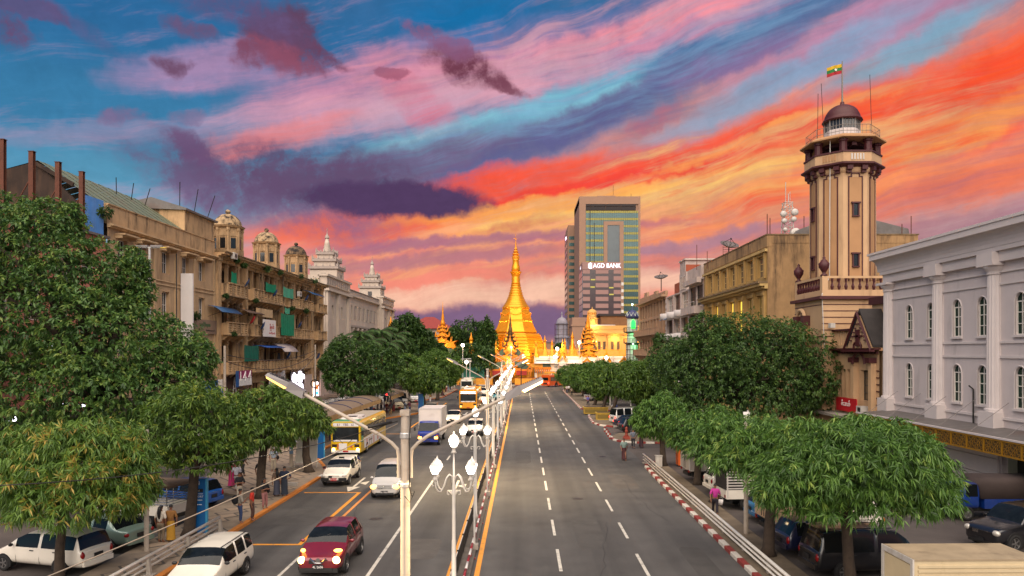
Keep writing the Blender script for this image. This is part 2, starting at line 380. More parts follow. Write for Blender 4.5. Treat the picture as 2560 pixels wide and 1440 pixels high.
kerb_red=mat('kerb_red',(134,44,38),0.75,vary=0.25,scale=4,stain=(84,60,52),stain_amt=0.6,stain_scale=3)
kerb_orange=mat('kerb_orange',(186,112,38),0.75,vary=0.2,scale=4,stain=(110,78,44),stain_amt=0.6,stain_scale=2)
slab_m=mat('paving_stone',(138,122,104),0.85,vary=0.2,scale=2.5,stain=(110,94,78),stain_amt=0.5,stain_scale=1.2,bump=0.3)
slab_base=mat('paving_joint',(84,78,72),0.9,vary=0.25,scale=3,stain=(62,54,44),stain_amt=0.6,stain_scale=0.7,bump=0.4)
pave_dirt=mat('worn_paving',(112,98,80),0.92,vary=0.28,scale=1.2,stain=(70,60,46),stain_amt=0.7,stain_scale=0.5,bump=0.6,bscale=15)
concrete=mat('concrete',(150,142,132),0.85,vary=0.2,scale=2,stain=(92,84,76),stain_amt=0.6,stain_scale=1.2,bump=0.3)
steel=mat('galvanised_steel',(206,202,196),0.32,metal=0.45,vary=0.12,scale=5)
black_iron=mat('dark_iron',(46,42,38),0.55,metal=0.3,vary=0.2,scale=4)
rail_paint=mat('silver_rail_paint',(222,216,206),.35,metal=.25,vary=.12,scale=6)
white_metal=mat('white_painted_metal',(190,184,176),0.4,vary=0.1,scale=4,stain=(140,118,96),stain_amt=0.4,stain_scale=3,streak=True)
# ---------------------------------------------------------------- ground, road, pavements
struct('ground',MB().use(asphalt_old).poly([(-1500,-300,-0.008),(1500,-300,-0.008),(1500,2500,-0.008),(-1500,2500,-0.008)]))
struct('road',MB().use(asphalt).poly([(-17.6,5,0),(9.0,5,0),(9.6,150,0),(30,164,0),(60,170,0),(60,181,0),(-60,181,0),(-60,168,0),(-20,166,0),(-17.6,150,0)]))
def sheet(name,pts,z,material,h=None):
 mb=MB().use(material)
 if h is None:mb.poly([(x,y,z)for x,y in pts])
 else:mb.prism(pts,'z',z,h)
 return struct(name,mb)
def kerb(path,colours,name='kerb',step=1.0,h=0.16,w=0.26):
 root=bpy.data.objects.new(name,None);root['kind']='structure';COL.objects.link(root)
 n_all=0;i=0
 for(x0,y0),(x1,y1)in zip(path,path[1:]):
  Ln=math.hypot(x1-x0,y1-y0);n=max(1,round(Ln/step));a=math.atan2(y1-y0,x1-x0)
  for k in range(n):
   c=colours(i,(y0+(y1-y0)*(k+.5)/n));i+=1
   me=kerb_mesh(c)
   o=bpy.data.objects.new('kerb_stone',me);t=(k+.5)/n
   o.location=(x0+(x1-x0)*t,y0+(y1-y0)*t,0);o.rotation_euler=(0,0,a);o.scale=(Ln/n*0.985,w,h+random.uniform(-.006,.006))
   link(o,root)
 return root
_km={}
def kerb_mesh(m_):
 if m_ not in _km:
  mb=MB().use(m_);b=0.12
  mb.prism([(-.5,0),(.5,0),(.5,1-b),(.5-b*.8,1),(-.5+b*.8,1),(-.5,1-b)],'x',-.5,.5)
  _km[m_]=mb.mesh('kerb_stone')
 return _km[m_]
left_edge=[(-13.4,14),(-13.4,50),(-14.5,53),(-17.0,59),(-17.0,90),(-14.2,97),(-13.8,100),(-13.8,108),(-16.6,114),(-16.6,124),(-14.4,131),(-14.0,158),(-16,164)]
# the kerb stones stand at the edge, the paving lies behind them
def inset(path,d):return[(x+d,y)for x,y in path]
sheet('pavement',inset(left_edge,-0.26)+[(-25,164),(-25,62),(-21.5,52),(-20.8,45),(-16.7,42),(-16.5,37),(-16.5,14)],-0.1,slab_m,0.122)
def left_col(i,y):
 if 47.5<y<52:return(kerb_white,kerb_red)[i%2]
 if y>100:return(kerb_red,kerb_orange,kerb_red)[i%3]
 return kerb_orange
kerb(inset(left_edge,-0.13),left_col)
right_near=[(8.62,14),(8.68,30),(8.85,48),(8.95,52.6),(9.35,54.2),(10.2,54.8)]
rw=lambda i,y:(kerb_white,kerb_red)[i%2]
sheet('pavement',[(8.75,14),(10.7,14),(10.7,54.6),(10.2,54.6),(9.5,54.0),(9.1,52.5),(8.95,47)],-0.1,pave_dirt,0.12)
kerb([(x+.13,y)for x,y in right_near],rw,step=0.95)
i3=[(8.75,71),(8.75,68.6),(9.3,67.1),(10.6,66.4),(12.2,66.2),(13.6,66.3)]
sheet('pavement',[(x+.1,y+.15)for x,y in i3]+[(13.7,74),(10.0,74)],-0.1,pave_dirt,0.12)
kerb(i3,rw,step=1.0)
i2=[(8.85,95),(8.6,92.5),(8.4,85),(8.9,82),(10.2,80.4),(13.2,80.2)]
sheet('pavement',[(x+.1,y+.15)for x,y in i2]+[(13.3,95)],-0.1,pave_dirt,0.12)
kerb(i2,rw,step=1.0)
i1=[(11.5,164),(9.4,160),(8.8,154),(8.7,106),(9.3,103.2),(10.8,102.4),(13.6,102.2)]
sheet('pavement',[(x+.1,y+.15)for x,y in i1]+[(13.7,164)],-0.1,pave_dirt,0.12)
kerb(i1,rw,step=1.25)
# pavements at the foot of the buildings
sheet('pavement',[(24.6,20),(26.98,20),(26.98,172),(24.6,172)],-0.1,concrete,0.12)
sheet('pavement',[(-33.0,30),(-30.4,30),(-30.4,126),(-33.0,126)],-0.1,concrete,0.12)
# median between the carriageways
sheet('median_strip',[(-2.6,6),(-1.95,6),(-1.95,165),(-2.27,166),(-2.6,165)],-0.1,mat('median_concrete',(104,96,88),0.9,vary=0.3,scale=2,stain=(60,54,48),stain_amt=0.7,stain_scale=0.8,bump=0.5),0.12)
# herringbone slabs, those near enough to be told apart each a piece of the pavement
def herringbone():
 pav=bpy.data.objects['pavement'];w=0.72;L_=2*w;g=0.10
 mes=[]
 for k in range(3):
  m_=mat(f'paving_stone_{k}',[(150,130,110),(142,124,106),(134,118,102)][k],0.85,vary=0.16,scale=2.5,stain=(112,96,80),stain_amt=0.45,stain_scale=1.2,bump=0.3)
  mb=MB().use(m_);b=0.015
  mb.use(slab_base).quad((-g,-g,.004),(L_,-g,.004),(L_,w,.004),(-g,w,.004)).use(m_).hexa([(0,0,0),(L_-g,0,0),(L_-g,w-g,0),(0,w-g,0)],[(b,b,.02),(L_-g-b,b,.02),(L_-g-b,w-g-b,.02),(b,w-g-b,.02)])
  mes.append(mb.mesh('paving_slab'))
 a=R(40);ca,sa=math.cos(a),math.sin(a);cand=[]
 for i in range(-60,60):
  for j in range(-20,20):
   for v in(0,1):
    x,y=(i+4*j)*w,i*w
    if v:x,y=x+w-g,y+w
    X,Y=-17+x*ca-y*sa,42+x*sa+y*ca
    r=a+(PI/2 if v else 0)
    ok=True
    for du,dv in((0,0),(L_,0),(L_,w),(0,w)):
     px,py=X+du*math.cos(r)-dv*math.sin(r),Y+du*math.sin(r)+dv*math.cos(r)
     xin=-16.45 if py<43 else -20.4 if py<52 else -24.5
     xout=-13.7 if py<49.5 else -17.35 if 57<py<92 else -14.9-(py-50)*.35
     if not(xin<px<xout and 24<py<90):ok=False
    if ok:cand.append((math.hypot(X,Y),X,Y,r))
 cand.sort()
 for k,(d_,X,Y,r)in enumerate(cand[:300]):
  o=bpy.data.objects.new('paving_slab',random.choice(mes));o.location=(X,Y,0.125+random.uniform(0,.006));o.rotation_euler=(0,0,r);link(o,pav)
 mb=MB().use(slab_m)
 for d_,X,Y,r in cand[300:]:
  mb.xf=Matrix.Translation((X,Y,0.128))@Matrix.Rotation(r,4,'Z')
  mb.quad((0,0,.012),(L_-g,0,.012),(L_-g,w-g,.012),(0,w-g,.012))
 if mb.v:obj('slab_field',mb,pav,kind='stuff')
herringbone()
# painted markings
MK=MB()
def stripe(x,y0,y1,w,material,z=0.004):MK.use(material).quad((x-w/2,y0,z),(x+w/2,y0,z),(x+w/2,y1,z),(x-w/2,y1,z))
def seg(p,q,w,material,z=0.004):
 d=Vector((q[0]-p[0],q[1]-p[1])).normalized()*w/2
 MK.use(material).poly([(p[0]+d.y,p[1]-d.x,z),(q[0]+d.y,q[1]-d.x,z),(q[0]-d.y,q[1]+d.x,z),(p[0]-d.y,p[1]+d.x,z)])
y=22.4
while y<152:stripe(1.51,y,y+3.1,0.13,paint_white);y+=5.4
y=21.7
while y<152:stripe(4.8,y,y+3.0,0.13,paint_white);y+=5.5
stripe(-1.72,8,162,0.2,paint_yellow);stripe(-2.78,8,162,0.18,paint_yellow)
stripe(-5.85,16,49.5,0.14,paint_white)
y=51
while y<160:stripe(-5.85,y,y+2.4,0.13,paint_white);y+=5.2
stripe(-9.2,16,30.3,0.13,paint_white);stripe(-9.2,36.6,46.5,0.16,mat('road_paint_orange',(206,132,62),0.6,vary=0.2,scale=4,stain=(120,96,72),stain_amt=0.5,stain_scale=2))
stripe(-9.78,31.75,43.2,0.2,paint_yellow)
seg((-13.1,31.65),(-9.68,31.65),0.2,paint_yellow);seg((-13.1,43.3),(-9.68,43.3),0.2,paint_yellow)
stripe(-12.4,74,90,0.2,paint_yellow);seg((-16.6,74),(-12.3,74),0.24,paint_yellow)
seg((-12.4,98),(-12.4,118),0.2,paint_yellow);seg((-15.8,98.2),(-12.3,98),0.24,paint_yellow);seg((-15.0,120),(-12.3,120),0.24,paint_yellow)
seg((-9.2,70),(-9.2,74),.14,paint_white);seg((-9.2,80),(-9.2,84),.14,paint_white);seg((-9.2,92),(-9.2,96),.14,paint_white)
def arrow(x,y,turn,s=1.0):
 z=0.005;MK.use(paint_white)
 MK.poly([(x-.08,y+.9*s,z),(x+.08,y+.9*s,z),(x+.08,y+4.2*s,z),(x-.08,y+4.2*s,z)])
 MK.poly([(x,y-.6*s,z),(x+.42,y+.9*s,z),(x-.42,y+.9*s,z)])
 if turn:MK.poly([(x+.08,y+2.2*s,z),(x+.6,y+1.6*s,z),(x+.6,y+2.9*s,z)])
arrow(-10.55,44.2,True);arrow(-4.15,43.2,True);arrow(-4.3,92,False);arrow(-7.6,96,False)
struct('road_markings',MK)
# repairs and joints in the asphalt
patch_m=[mat('asphalt_patch_dark',(68,65,62),.85,vary=.25,scale=1.2,bump=.6,bscale=50),mat('asphalt_patch_brown',(80,75,70),.85,vary=.25,scale=1.2,bump=.6,bscale=50)]
PT=MB()
for x,y,w,l,k in((-4.4,31,1.7,3.2,1),(-11.3,37,2.2,4.0,0),(3.1,34,1.3,6.5,0),(6.6,47,1.6,5,1),(0.1,58,1.2,7,0),(-7.6,56,1.8,5,0),(3.3,86,1.6,9,1),(-4.2,70,1.4,6,1),(7.2,29,1.0,4.5,0),(-10.9,58,2.2,6,1),(0.2,104,2.0,8,1),(5.9,70,1.4,6,0)):
 PT.use(patch_m[k]).poly([(x+w/2*math.copysign(abs(math.cos(a))**.35,math.cos(a))+.04*math.sin(9*a),y+l/2*math.copysign(abs(math.sin(a))**.35,math.sin(a))+.05*math.cos(7*a),.0015)for a in[2*PI*q/18 for q in range(18)]])
tar=mat('tar_joint',(38,36,35),.7,vary=.2)
for y in(43.5,76,108,139):
 pts=[(-1.5+q*.7,y+.05*math.sin(q*1.7+y))for q in range(15)]
 for p,q in zip(pts,pts[1:]):PT.use(tar).poly([(p[0],p[1],.002),(q[0],q[1],.002),(q[0],q[1]+.06,.002),(p[0],p[1]+.06,.002)])
for x0,y0,dx in((-12.6,27,.12),(-8.4,33,-.06),(2.9,24,.05),(7.3,36,-.03),(-3.6,52,.05)):
 x=x0;y=y0
 for q in range(16):
  nx,ny=x+dx+random.uniform(-.16,.16),y+random.uniform(.5,1.0)
  PT.use(tar).poly([(x-.012,y,.002),(x+.02,y,.002),(nx+.02,ny,.002),(nx-.012,ny,.002)]);x,y=nx,ny
for x,y in((-7.4,36.5),(3.2,41.5),(-4.1,61),(6.5,58)):PT.use(mat('manhole_iron',(52,50,48),.5,metal=.4,vary=.2,scale=8)).poly([(x+.34*math.cos(2*PI*q/20),y+.34*math.sin(2*PI*q/20),.0025)for q in range(20)])
struct('road_patches',PT)
# ---------------------------------------------------------------- buildings on the left
cream=mat('cream_plaster',(190,156,118),0.85,vary=0.16,scale=0.5,stain=(104,80,56),stain_amt=0.6,stain_scale=0.9,lo=.47,streak=True,bump=0.15)
cream_trim=mat('cream_trim',(198,166,126),0.8,vary=0.14,scale=1.2,stain=(88,70,50),stain_amt=0.55,stain_scale=1.2,streak=True)
old_plaster=mat('weathered_plaster',(194,158,116),0.88,vary=0.2,scale=0.8,stain=(56,44,34),stain_amt=0.9,stain_scale=1.1,streak=True,bump=0.2,lo=.47)
mossy=mat('mossy_ledge',(128,104,74),0.95,vary=0.3,scale=2,stain=(44,42,26),stain_amt=0.9,stain_scale=1.4)
black_wall=mat('mould_blackened_wall',(52,38,30),0.95,vary=0.4,scale=0.8,stain=(92,66,46),stain_amt=0.6,stain_scale=0.7,streak=True)
tin_green=mat('green_tin_roof',(110,116,92),0.6,vary=0.2,scale=1.5,stain=(120,84,60),stain_amt=0.5,stain_scale=0.6)
tin_grey=mat('grey_tin_roof',(104,98,94),0.55,vary=0.25,scale=1.2,stain=(96,64,46),stain_amt=0.5,stain_scale=0.5)
rust=mat('rusty_steel',(96,52,34),0.8,vary=0.3,scale=2,stain=(52,30,22),stain_amt=0.6)
tarp_blue=mat('blue_tarpaulin',(24,82,140),0.6,vary=0.2,scale=1.5)
pane_dark=mat('dark_window_glass',(30,32,34),0.12,vary=0.0,spec=0.6)
pane_tan=mat('dusty_window_glass',(108,92,74),0.25,vary=0.2,scale=3)
frame_white=mat('white_window_frame',(214,206,196),0.5,vary=0.1)
frame_brown=mat('brown_window_frame',(74,52,40),0.6,vary=0.15)
shade_wall=mat('loggia_wall',(186,150,110),0.9,vary=0.2,scale=0.8,stain=(92,70,48),stain_amt=0.5,stain_scale=1)  # front plaster toned darker, shade of the recess put into the colour
green_net=mat('green_netting',(10,122,86),0.8,vary=0.25,scale=3)
green_sheet=mat('pale_green_sheet',(70,156,124),0.8,vary=0.15,scale=3)
blue_awning=mat('blue_awning_cloth',(46,84,124),0.6,vary=0.2,scale=2)
dish_blue=mat('blue_dish',(34,62,104),0.45,vary=0.1)
def glow(name,c,s):return mat(name,c,0.5,vary=0,emit=c,estr=s)
led_white=glow('white_led',(244,238,255),1.6)
led_red=glow('red_led',(255,40,40),1.5)
sign_black=mat('sign_black',(28,26,26),0.5,vary=0)
sign_white=mat('sign_white',(226,220,216),0.5,vary=0.05)
sign_red=mat('sign_red',(176,26,36),0.5,vary=0)
def cornice(mb,W,u0,u1,z,steps):
 """steps: (height, projection) stacked upwards"""
 for h,p in steps:
  W.box(mb,u0,u1,z,z+h,-0.02,p);z+=h+0.002
 return z
# --- low building behind the big tree, with four steel stanchions standing on its roof
t=thing('shop_building','red and white shop building half hidden behind the big leafy tree','building',(-33,40,0))
W=Wall((0,0,0),(0,1,0),(1,0,0));mb=MB().use(mat('pink_plaster',(196,122,100),0.85,vary=0.2,scale=0.6,stain=(120,60,44),stain_amt=0.4))
ops=[(1.5+k*3.1,3.2+k*3.1,z,z+2.2)for k in range(5)for z in(6.6,10.6,13.8)]
W.skin(mb,17.1,17.4,ops);mb.box(-14,-0.3,0,17.1,0,17.2);obj('wall',mb,t)
for o in ops:W.window(t,*o,frame_white,pane_tan)
mb=MB().use(tin_grey).box(-14,0.3,-0.2,17.2,17.42,17.6);obj('roof',mb,t)
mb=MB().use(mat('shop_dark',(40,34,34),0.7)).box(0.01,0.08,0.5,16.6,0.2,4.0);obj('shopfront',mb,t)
for k in range(4):
 s_=thing('steel_column',['rusty steel column with a raking brace at the frame edge','rusty steel column just right of the dark gable peak','rusty steel column before the middle of the gable roof','shortest looking rusty steel column beside the blue tarpaulin'][k],'steel column',(-33.4,46.3+2.78*k,17.6),group='steel stanchions on the low roof')
 mb=MB().use(rust);mb.box(-.16,.16,-.14,-.12,0,4.5);mb.box(-.16,.16,.12,.14,0,4.5);mb.box(-.015,.015,-.12,.12,0,4.5);mb.box(-.2,.2,-.17,.17,4.5,4.53)
 obj('column_shaft',mb,s_);mb=MB().use(rust).tube([(-.15,0,2.6),(-1.6,0,0.05)],.05,6);obj('brace',mb,s_)
# --- plain cream building
t=thing('cream_building','plain cream building with a dark mouldy gable end and green tin roof','building',(-33,57.3,0))
W=Wall((0,0,0),(0,1,0),(1,0,0))
wy=[2.2,5.2,9.4,13.3,16.9]
ops=[(y-.7,y+.7,15.7,17.7)for y in wy]+[(y-.7,y+.7,11.6,14.0)for y in wy]+[(y-.7,y+.7,7.4,9.8)for y in wy]
mb=MB().use(cream);W.skin(mb,20.0,18.4,ops,0.45)
mb.use(cream_trim);cornice(mb,W,0,20.0,18.4,[(.12,.25),(.1,.5),(.1,.35)])
mb.use(old_plaster);W.box(mb,0,20,18.73,20.2,-.35,.02);W.box(mb,0,20,20.202,20.3,-.42,.1)
mb.use(cream_trim)
for z in(14.9,14.55,10.8,10.4):W.box(mb,0,20,z,z+.1,-.01,.1)
for u in(7.2,11.1,15.0,19.7):W.box(mb,u,u+.25,6.3,18.39,-.01,.09)
obj('wall',mb,t)
for o in ops:W.window(t,*o,frame_white,pane_dark if random.random()<.5 else pane_tan,depth=.4,nu=3)
for y in wy:
 mb=MB().use(cream_trim);W.box(mb,y-1.15,y+1.15,17.95,18.08,0,.85);W.box(mb,y-1.1,y-1.0,17.7,17.95,0,.6);W.box(mb,y+1.0,y+1.1,17.7,17.95,0,.6);obj('window_hood',mb,t)
mb=MB().use(black_wall)
# gable end facing the camera and body
mb.prism([(-18,0),(-.36,0),(-.36,18.3),(-5.7,23.6),(-11,22.2),(-18,22.6)],'y',0.02,0.35);obj('gable_wall',mb,t)
mb=MB().use(tin_green)
n=26
for k in range(n):
 y0,y1=.2+19.6*k/n,.2+19.6*(k+1)/n-.03;dz=.03 if k%2 else 0
 mb.quad((-.3,y0,20.05+dz),(-.3,y1,20.05+dz),(-5.7,y1,23.75+dz),(-5.7,y0,23.75+dz))
 mb.quad((-5.7,y0,23.75+dz),(-5.7,y1,23.75+dz),(-16,y1,21+dz),(-16,y0,21+dz))
obj('roof',mb,t)
mb=MB().use(black_wall);mb.prism([(-5.9,23.4),(-5.5,23.5),(-2.6,21.9),(-2.7,21.6)],'y',-.15,.02);obj('bargeboard',mb,t)
mb=MB().use(mat('drain_pipe',(70,62,56),.6)).tube([(.12,11.2,6),(.12,11.2,18.3)],.06,6);obj('drain_pipe',mb,t)
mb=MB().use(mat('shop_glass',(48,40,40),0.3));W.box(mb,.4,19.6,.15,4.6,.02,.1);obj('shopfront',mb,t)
mb=MB().use(tarp_blue)
for k in range(6):mb.quad((-1.9+.3*k,-.05-.05*(k%2),17.6),(-1.6+.3*k,-.05-.05*((k+1)%2),17.6),(-1.6+.3*k,-.05-.05*((k+1)%2),20.9-.1*k),(-1.9+.3*k,-.05-.05*(k%2),21-.1*k))
tag(obj('tarpaulin',mb,loc=(-33,57.0,0)),'blue tarpaulin hung on the dark gable beside a steel column','tarpaulin')
# rooftop huts on its far half
for(y,d,w,h,x,lab,mm)in((70,5,4,2.4,-39.5,'dark tin gabled hut on the cream building roof',black_wall),(76.6,7,6.5,3.3,-37.5,'stained concrete rooftop room beside the first dome',old_plaster)):
 h_=thing('rooftop_hut',lab,'rooftop hut',(x,y,19.8))
 mb=MB().use(mm).box(-w/2,w/2,-d/2,d/2,0,h);obj('wall',mb,h_)
 mb=MB().use(tin_grey).prism([(-w/2-.3,h),(w/2+.3,h-.3),(w/2+.3,h-.1),(0,h+1.0),(-w/2-.3,h+.2)],'y',-d/2-.3,d/2+.3);obj('roof',mb,h_)
 mb=MB().use(black_iron)
 for q in range(3):mb.tube([(w/2-.5,-d/2+q*d/2.2,h),(w/2-.1+q*.4,-d/2+q*d/2.2-.8,h+2.4)],.04,5)
 obj('aerial_pole',mb,h_)
# vertical white sign panel standing out from the wall
s_=thing('hanging_sign','tall blank white sign panel standing out from the cream facade','sign',(-33,69.4,9.4))
obj('panel',MB().use(sign_white).box(.1,1.25,0,.22,0,6.6),s_);obj('bracket',MB().use(black_iron).box(0,.1,.05,.15,1,1.1).box(0,.1,.05,.15,5.4,5.5),s_)
s_=thing('shop_sign','brown shop board with green lettering above the small tree','sign',(-32.9,71.3,10.3))
brown_board=mat('brown_sign_board',(134,110,92),0.6,vary=0.08)
obj('board',MB().use(brown_board).box(0,.15,0,5.9,0,1.45),s_)
obj('lettering',strokes(MB().use(mat('sign_green',(24,84,50),.5,vary=0)),lambda u,z,d:(.151+.02*d,1.8+u,.75+z),2.6,.48,9,3),s_)
obj('small_print',strokes(MB().use(sign_black),lambda u,z,d:(.151+.015*d,3.3+u,.3+z),2.1,.16,14,5),s_)
s_=thing('shop_sign','blue shop board with white letters SU beside the small pruned tree','sign',(-32.8,74.0,3.0))
obj('board',MB().use(mat('sign_blue',(36,92,170),.5,vary=.05)).box(0,.15,0,4.6,0,2.4),s_)
put_text('lettering',s_,'SU',1.5,sign_white,(.17,3.5,1.3),'e')
s_=thing('shop_sign','brown shop board bearing a pale lattice tower behind the pole','sign',(-32.7,79.2,2.4))
obj('board',MB().use(mat('sign_dark_brown',(82,58,52),.5,vary=.1)).box(0,.15,0,6.4,0,3.6),s_)
mb=MB().use(sign_white)
for a,b in(((1.5,.2),(2.25,3.2)),((3.0,.2),(2.25,3.2)),((1.75,1.1),(2.75,1.1)),((1.95,1.9),(2.55,1.9))):mb.tube([(.17,*a),(.17,*b)],.07,4)
obj('tower_emblem',mb,s_)
# small bright shop lamps glimpsed through the leaves
for k,(px,py,c)in enumerate([(125,868,led_white),(128,878,led_red),(160,1012,led_white),(205,1014,led_white),(232,1016,led_white),(50,1044,led_white),(30,1050,led_white),(250,1004,led_white)]):
 Y=32.6*1800/(1305-px);x,y,z=at(px,py,Y)
 s_=thing('shop_lamp',['white lamp strip above the red lamp seen through the big tree','red shop lamp seen through leaves of the big tree','white shop lamp left of the long lamp row in the leaves','white shop lamp at the start of the lamp row in the leaves','white shop lamp in the middle of the lamp row','white shop lamp low at the far left behind leaves','faint white shop lamp nearest the frame edge','white shop lamp ending the row behind leaves'][k],'lamp',(x,y,z),group='shop lamps seen through leaves')
 obj('housing',MB().use(black_iron).box(-.3,-.06,-.45,.45,-.15,.15),s_);obj('lens',MB().use(c).box(-.058,0,-.4,.4,-.1,.1),s_)
# --- domed building
DX,DY0=-33.0,77.4
t=thing('domed_building','old cream building with balconies and three little rooftop domes','building',(DX,DY0,0))
W=Wall((0,0,0),(0,1,0),(1,0,0));WD=41.2
bays=[(1.0,6.3,'a'),(8.6,13.8,'b'),(14.4,19.4,'c'),(21.6,26.6,'d'),(27.3,32.6,'e'),(35.6,40.2,'f')]
slots=[(6.75,7.75),(19.75,20.75),(33.0,34.0)]
piers=[(0.05,.85),(7.85,8.45),(20.85,21.45),(34.2,35.4),(40.4,41.1)]
fl=[6.2,10.5,14.8]
ops=[(a,b,z+.02,z+3.5)for a,b,_ in bays for z in fl]+[(a,b,z+1.0,z+3.4)for a,b in slots for z in fl]+[(a+.3,b-.3,.2,4.6)for a,b,_ in bays]
mb=MB().use(old_plaster);W.skin(mb,WD,18.6,ops,1.3)
for a,b in piers:W.box(mb,a,b,.1,18.3,0,.35);W.box(mb,a-.08,b+.08,18.302,18.58,0,.45)
for a,b,_ in bays:
 m_=(a+b)/2
 for z in fl:
  for u in(a+.35,m_-.2,b-.55):W.box(mb,u,u+.32,z+.03,z+3.48,-.45,-.1);W.box(mb,u-.08,u+.4,z+3.1,z+3.25,-.5,-.02)
for a,b,z,_ in ops[18:27]:W.box(mb,a-.12,b+.12,z-.2,z-.02,0,.2)
obj('wall',mb,t)
mb=MB().use(shade_wall);mb.box(-1.6,-1.302,0,WD,0,18.6);mb.box(-13,-1.602,0,WD,0,19.6);obj('back_wall',mb,t)
mb=MB().use(old_plaster);z=cornice(mb,W,-.1,WD+.1,18.602,[(.22,.4),(.16,.7),(.2,1.1)])
mb.use(mossy);W.box(mb,-.15,WD+.2,z,z+.12,-.6,1.25)
mb.use(old_plaster)
for k in range(69):W.box(mb,.2+k*.6,.5+k*.6,18.83,18.97,.4,.66)
obj('cornice',mb,t)
TD=Wall((0,0,0),(0,1,0),(1,0,0))
BR=None
for a,b,nm in bays:
 for i,z in enumerate(fl):
  w_=(b-a)/3
  for k in range(3):
   TD.window(t,a+k*w_+.3,a+(k+1)*w_-.15,z+.1,z+2.9,frame_brown,random.choice([pane_dark,pane_tan,pane_tan]),depth=1.26,nu=2,nz=3,fw=.09,name='shutter_door')
  bl=obj('balcony',MB().use(old_plaster).box(0,1.15,a-.25,b+.25,z-.22,z).use(mossy).box(1.0,1.2,a-.28,b+.28,z-.3,z-.222),t)
  mb=MB().use(old_plaster);n=5
  for k in range(n+1):
   u=a-.22+(b-a+.2)*k/n;mb.box(.9,1.12,u,u+.2,z,z+1.1)
  mb.box(.86,1.16,a-.25,b+.25,z+1.102,z+1.22)
  for u in(a-.2,b+.1):mb.box(.02,.9,u,u+.1,z,z+1.1)
  obj('balustrade',mb,bl)
  mb=MB().use(cream_trim)
  for k in range(n):
   u0=a+(b-a+.2)*k/n;u1=a-.24+(b-a+.2)*(k+1)/n
   for q in range(4):mb.box(.97,1.03,u0,u1,z+.12+q*.25,z+.2+q*.25)
   mb.box(.98,1.02,(u0+u1)/2-.04,(u0+u1)/2+.04,z+.02,z+1.09)
  obj('grille',mb,bl)
  for k in range(4):
   u=a+.2+(b-a-.6)*k/3
   if BR is None:BR=MB().use(old_plaster).prism([(0,-1.0),(.2,-.85),(.75,-.5),(.95,-.302),(.95,-.222),(0,-.222)],'y',0,.18).mesh('bracket')
   obj('bracket',BR,bl,loc=(0,u,z))
 W.window(t,a+.3,b-.3,.2,4.6,frame_brown,mat('shop_interior_glass',(90,62,40),0.3,vary=.4,scale=.6),depth=.5,nu=4,nz=2,name='shop_window')
for a,b in slots:
 for z in fl:W.window(t,a,b,z+1.0,z+3.4,frame_brown,pane_tan,depth=.5,nu=2,nz=3)
oct_wall=mat('kiosk_plaster',(176,144,106),0.85,vary=0.16,scale=1.2,stain=(80,62,44),stain_amt=0.7,stain_scale=1.2,streak=True,lo=.46)
dome_m=[mat('dome_plaster',(176,148,112),0.9,vary=0.2,scale=2,stain=(38,30,24),stain_amt=1.0,stain_scale=1.6,lo=.42),mat('dome_plaster_black',(120,96,70),0.9,vary=0.3,scale=2,stain=(30,24,22),stain_amt=1.0,stain_scale=1.1,lo=.38)]
for k,(px,st)in enumerate([(572,0),(668,0),(742,1)]):
 Y=34.6*1800/(1305-px);cx,cy=-1.7,Y-DY0
 d=obj('dome_kiosk',MB().use(oct_wall).lathe([(1.75,19.5),(1.75,20.3),(1.55,20.32),(1.55,22.9),(1.8,22.95),(1.95,23.15)],8,(cx,cy,0),a0=R(22.5)),t)
 mb=MB().use(oct_wall)
 for q in range(8):
  a=R(45*q+22.5);mb.lathe([(.16,20.3),(.13,20.5),(.13,22.5),(.2,22.6),(.2,22.9)],6,(cx+1.6*math.cos(a),cy+1.6*math.sin(a),0))
 obj('colonnette',mb,d)
 for q in(0,5,6,7,1):
  a=R(45*q);Wq=Wall((cx+math.cos(a)*1.44+math.sin(a)*.45,cy+math.sin(a)*1.44-math.cos(a)*.45,0),(-math.sin(a),math.cos(a),0),(math.cos(a),math.sin(a),0))
  mb=MB().use(pane_dark);Wq.box(mb,.15,.75,20.5,21.7,-.02,.02);mb.use(oct_wall);Wq.box(mb,0,.14,20.4,21.9,-.02,.08);Wq.box(mb,.76,.9,20.4,21.9,-.02,.08)
  mb.add([Wq.p(-.1,21.92,.08),Wq.p(1.0,21.92,.08),Wq.p(.45,22.5,.08),Wq.p(-.1,21.92,-.02),Wq.p(1.0,21.92,-.02),Wq.p(.45,22.5,-.02)],[(0,1,2),(5,4,3),(0,3,4,1),(1,4,5,2),(2,5,3,0)])
  obj('kiosk_window',mb,d)
 obj('dome',MB().use(dome_m[st],True).lathe([(1.62,23.15)]+[(1.58*math.cos(R(a)),23.15+1.55*math.sin(R(a)))for a in range(5,86,10)]+[(.2,24.72),(.3,24.85),(.3,25.0),(.18,25.15),(.02,25.2)],16,(cx,cy,0)),d)
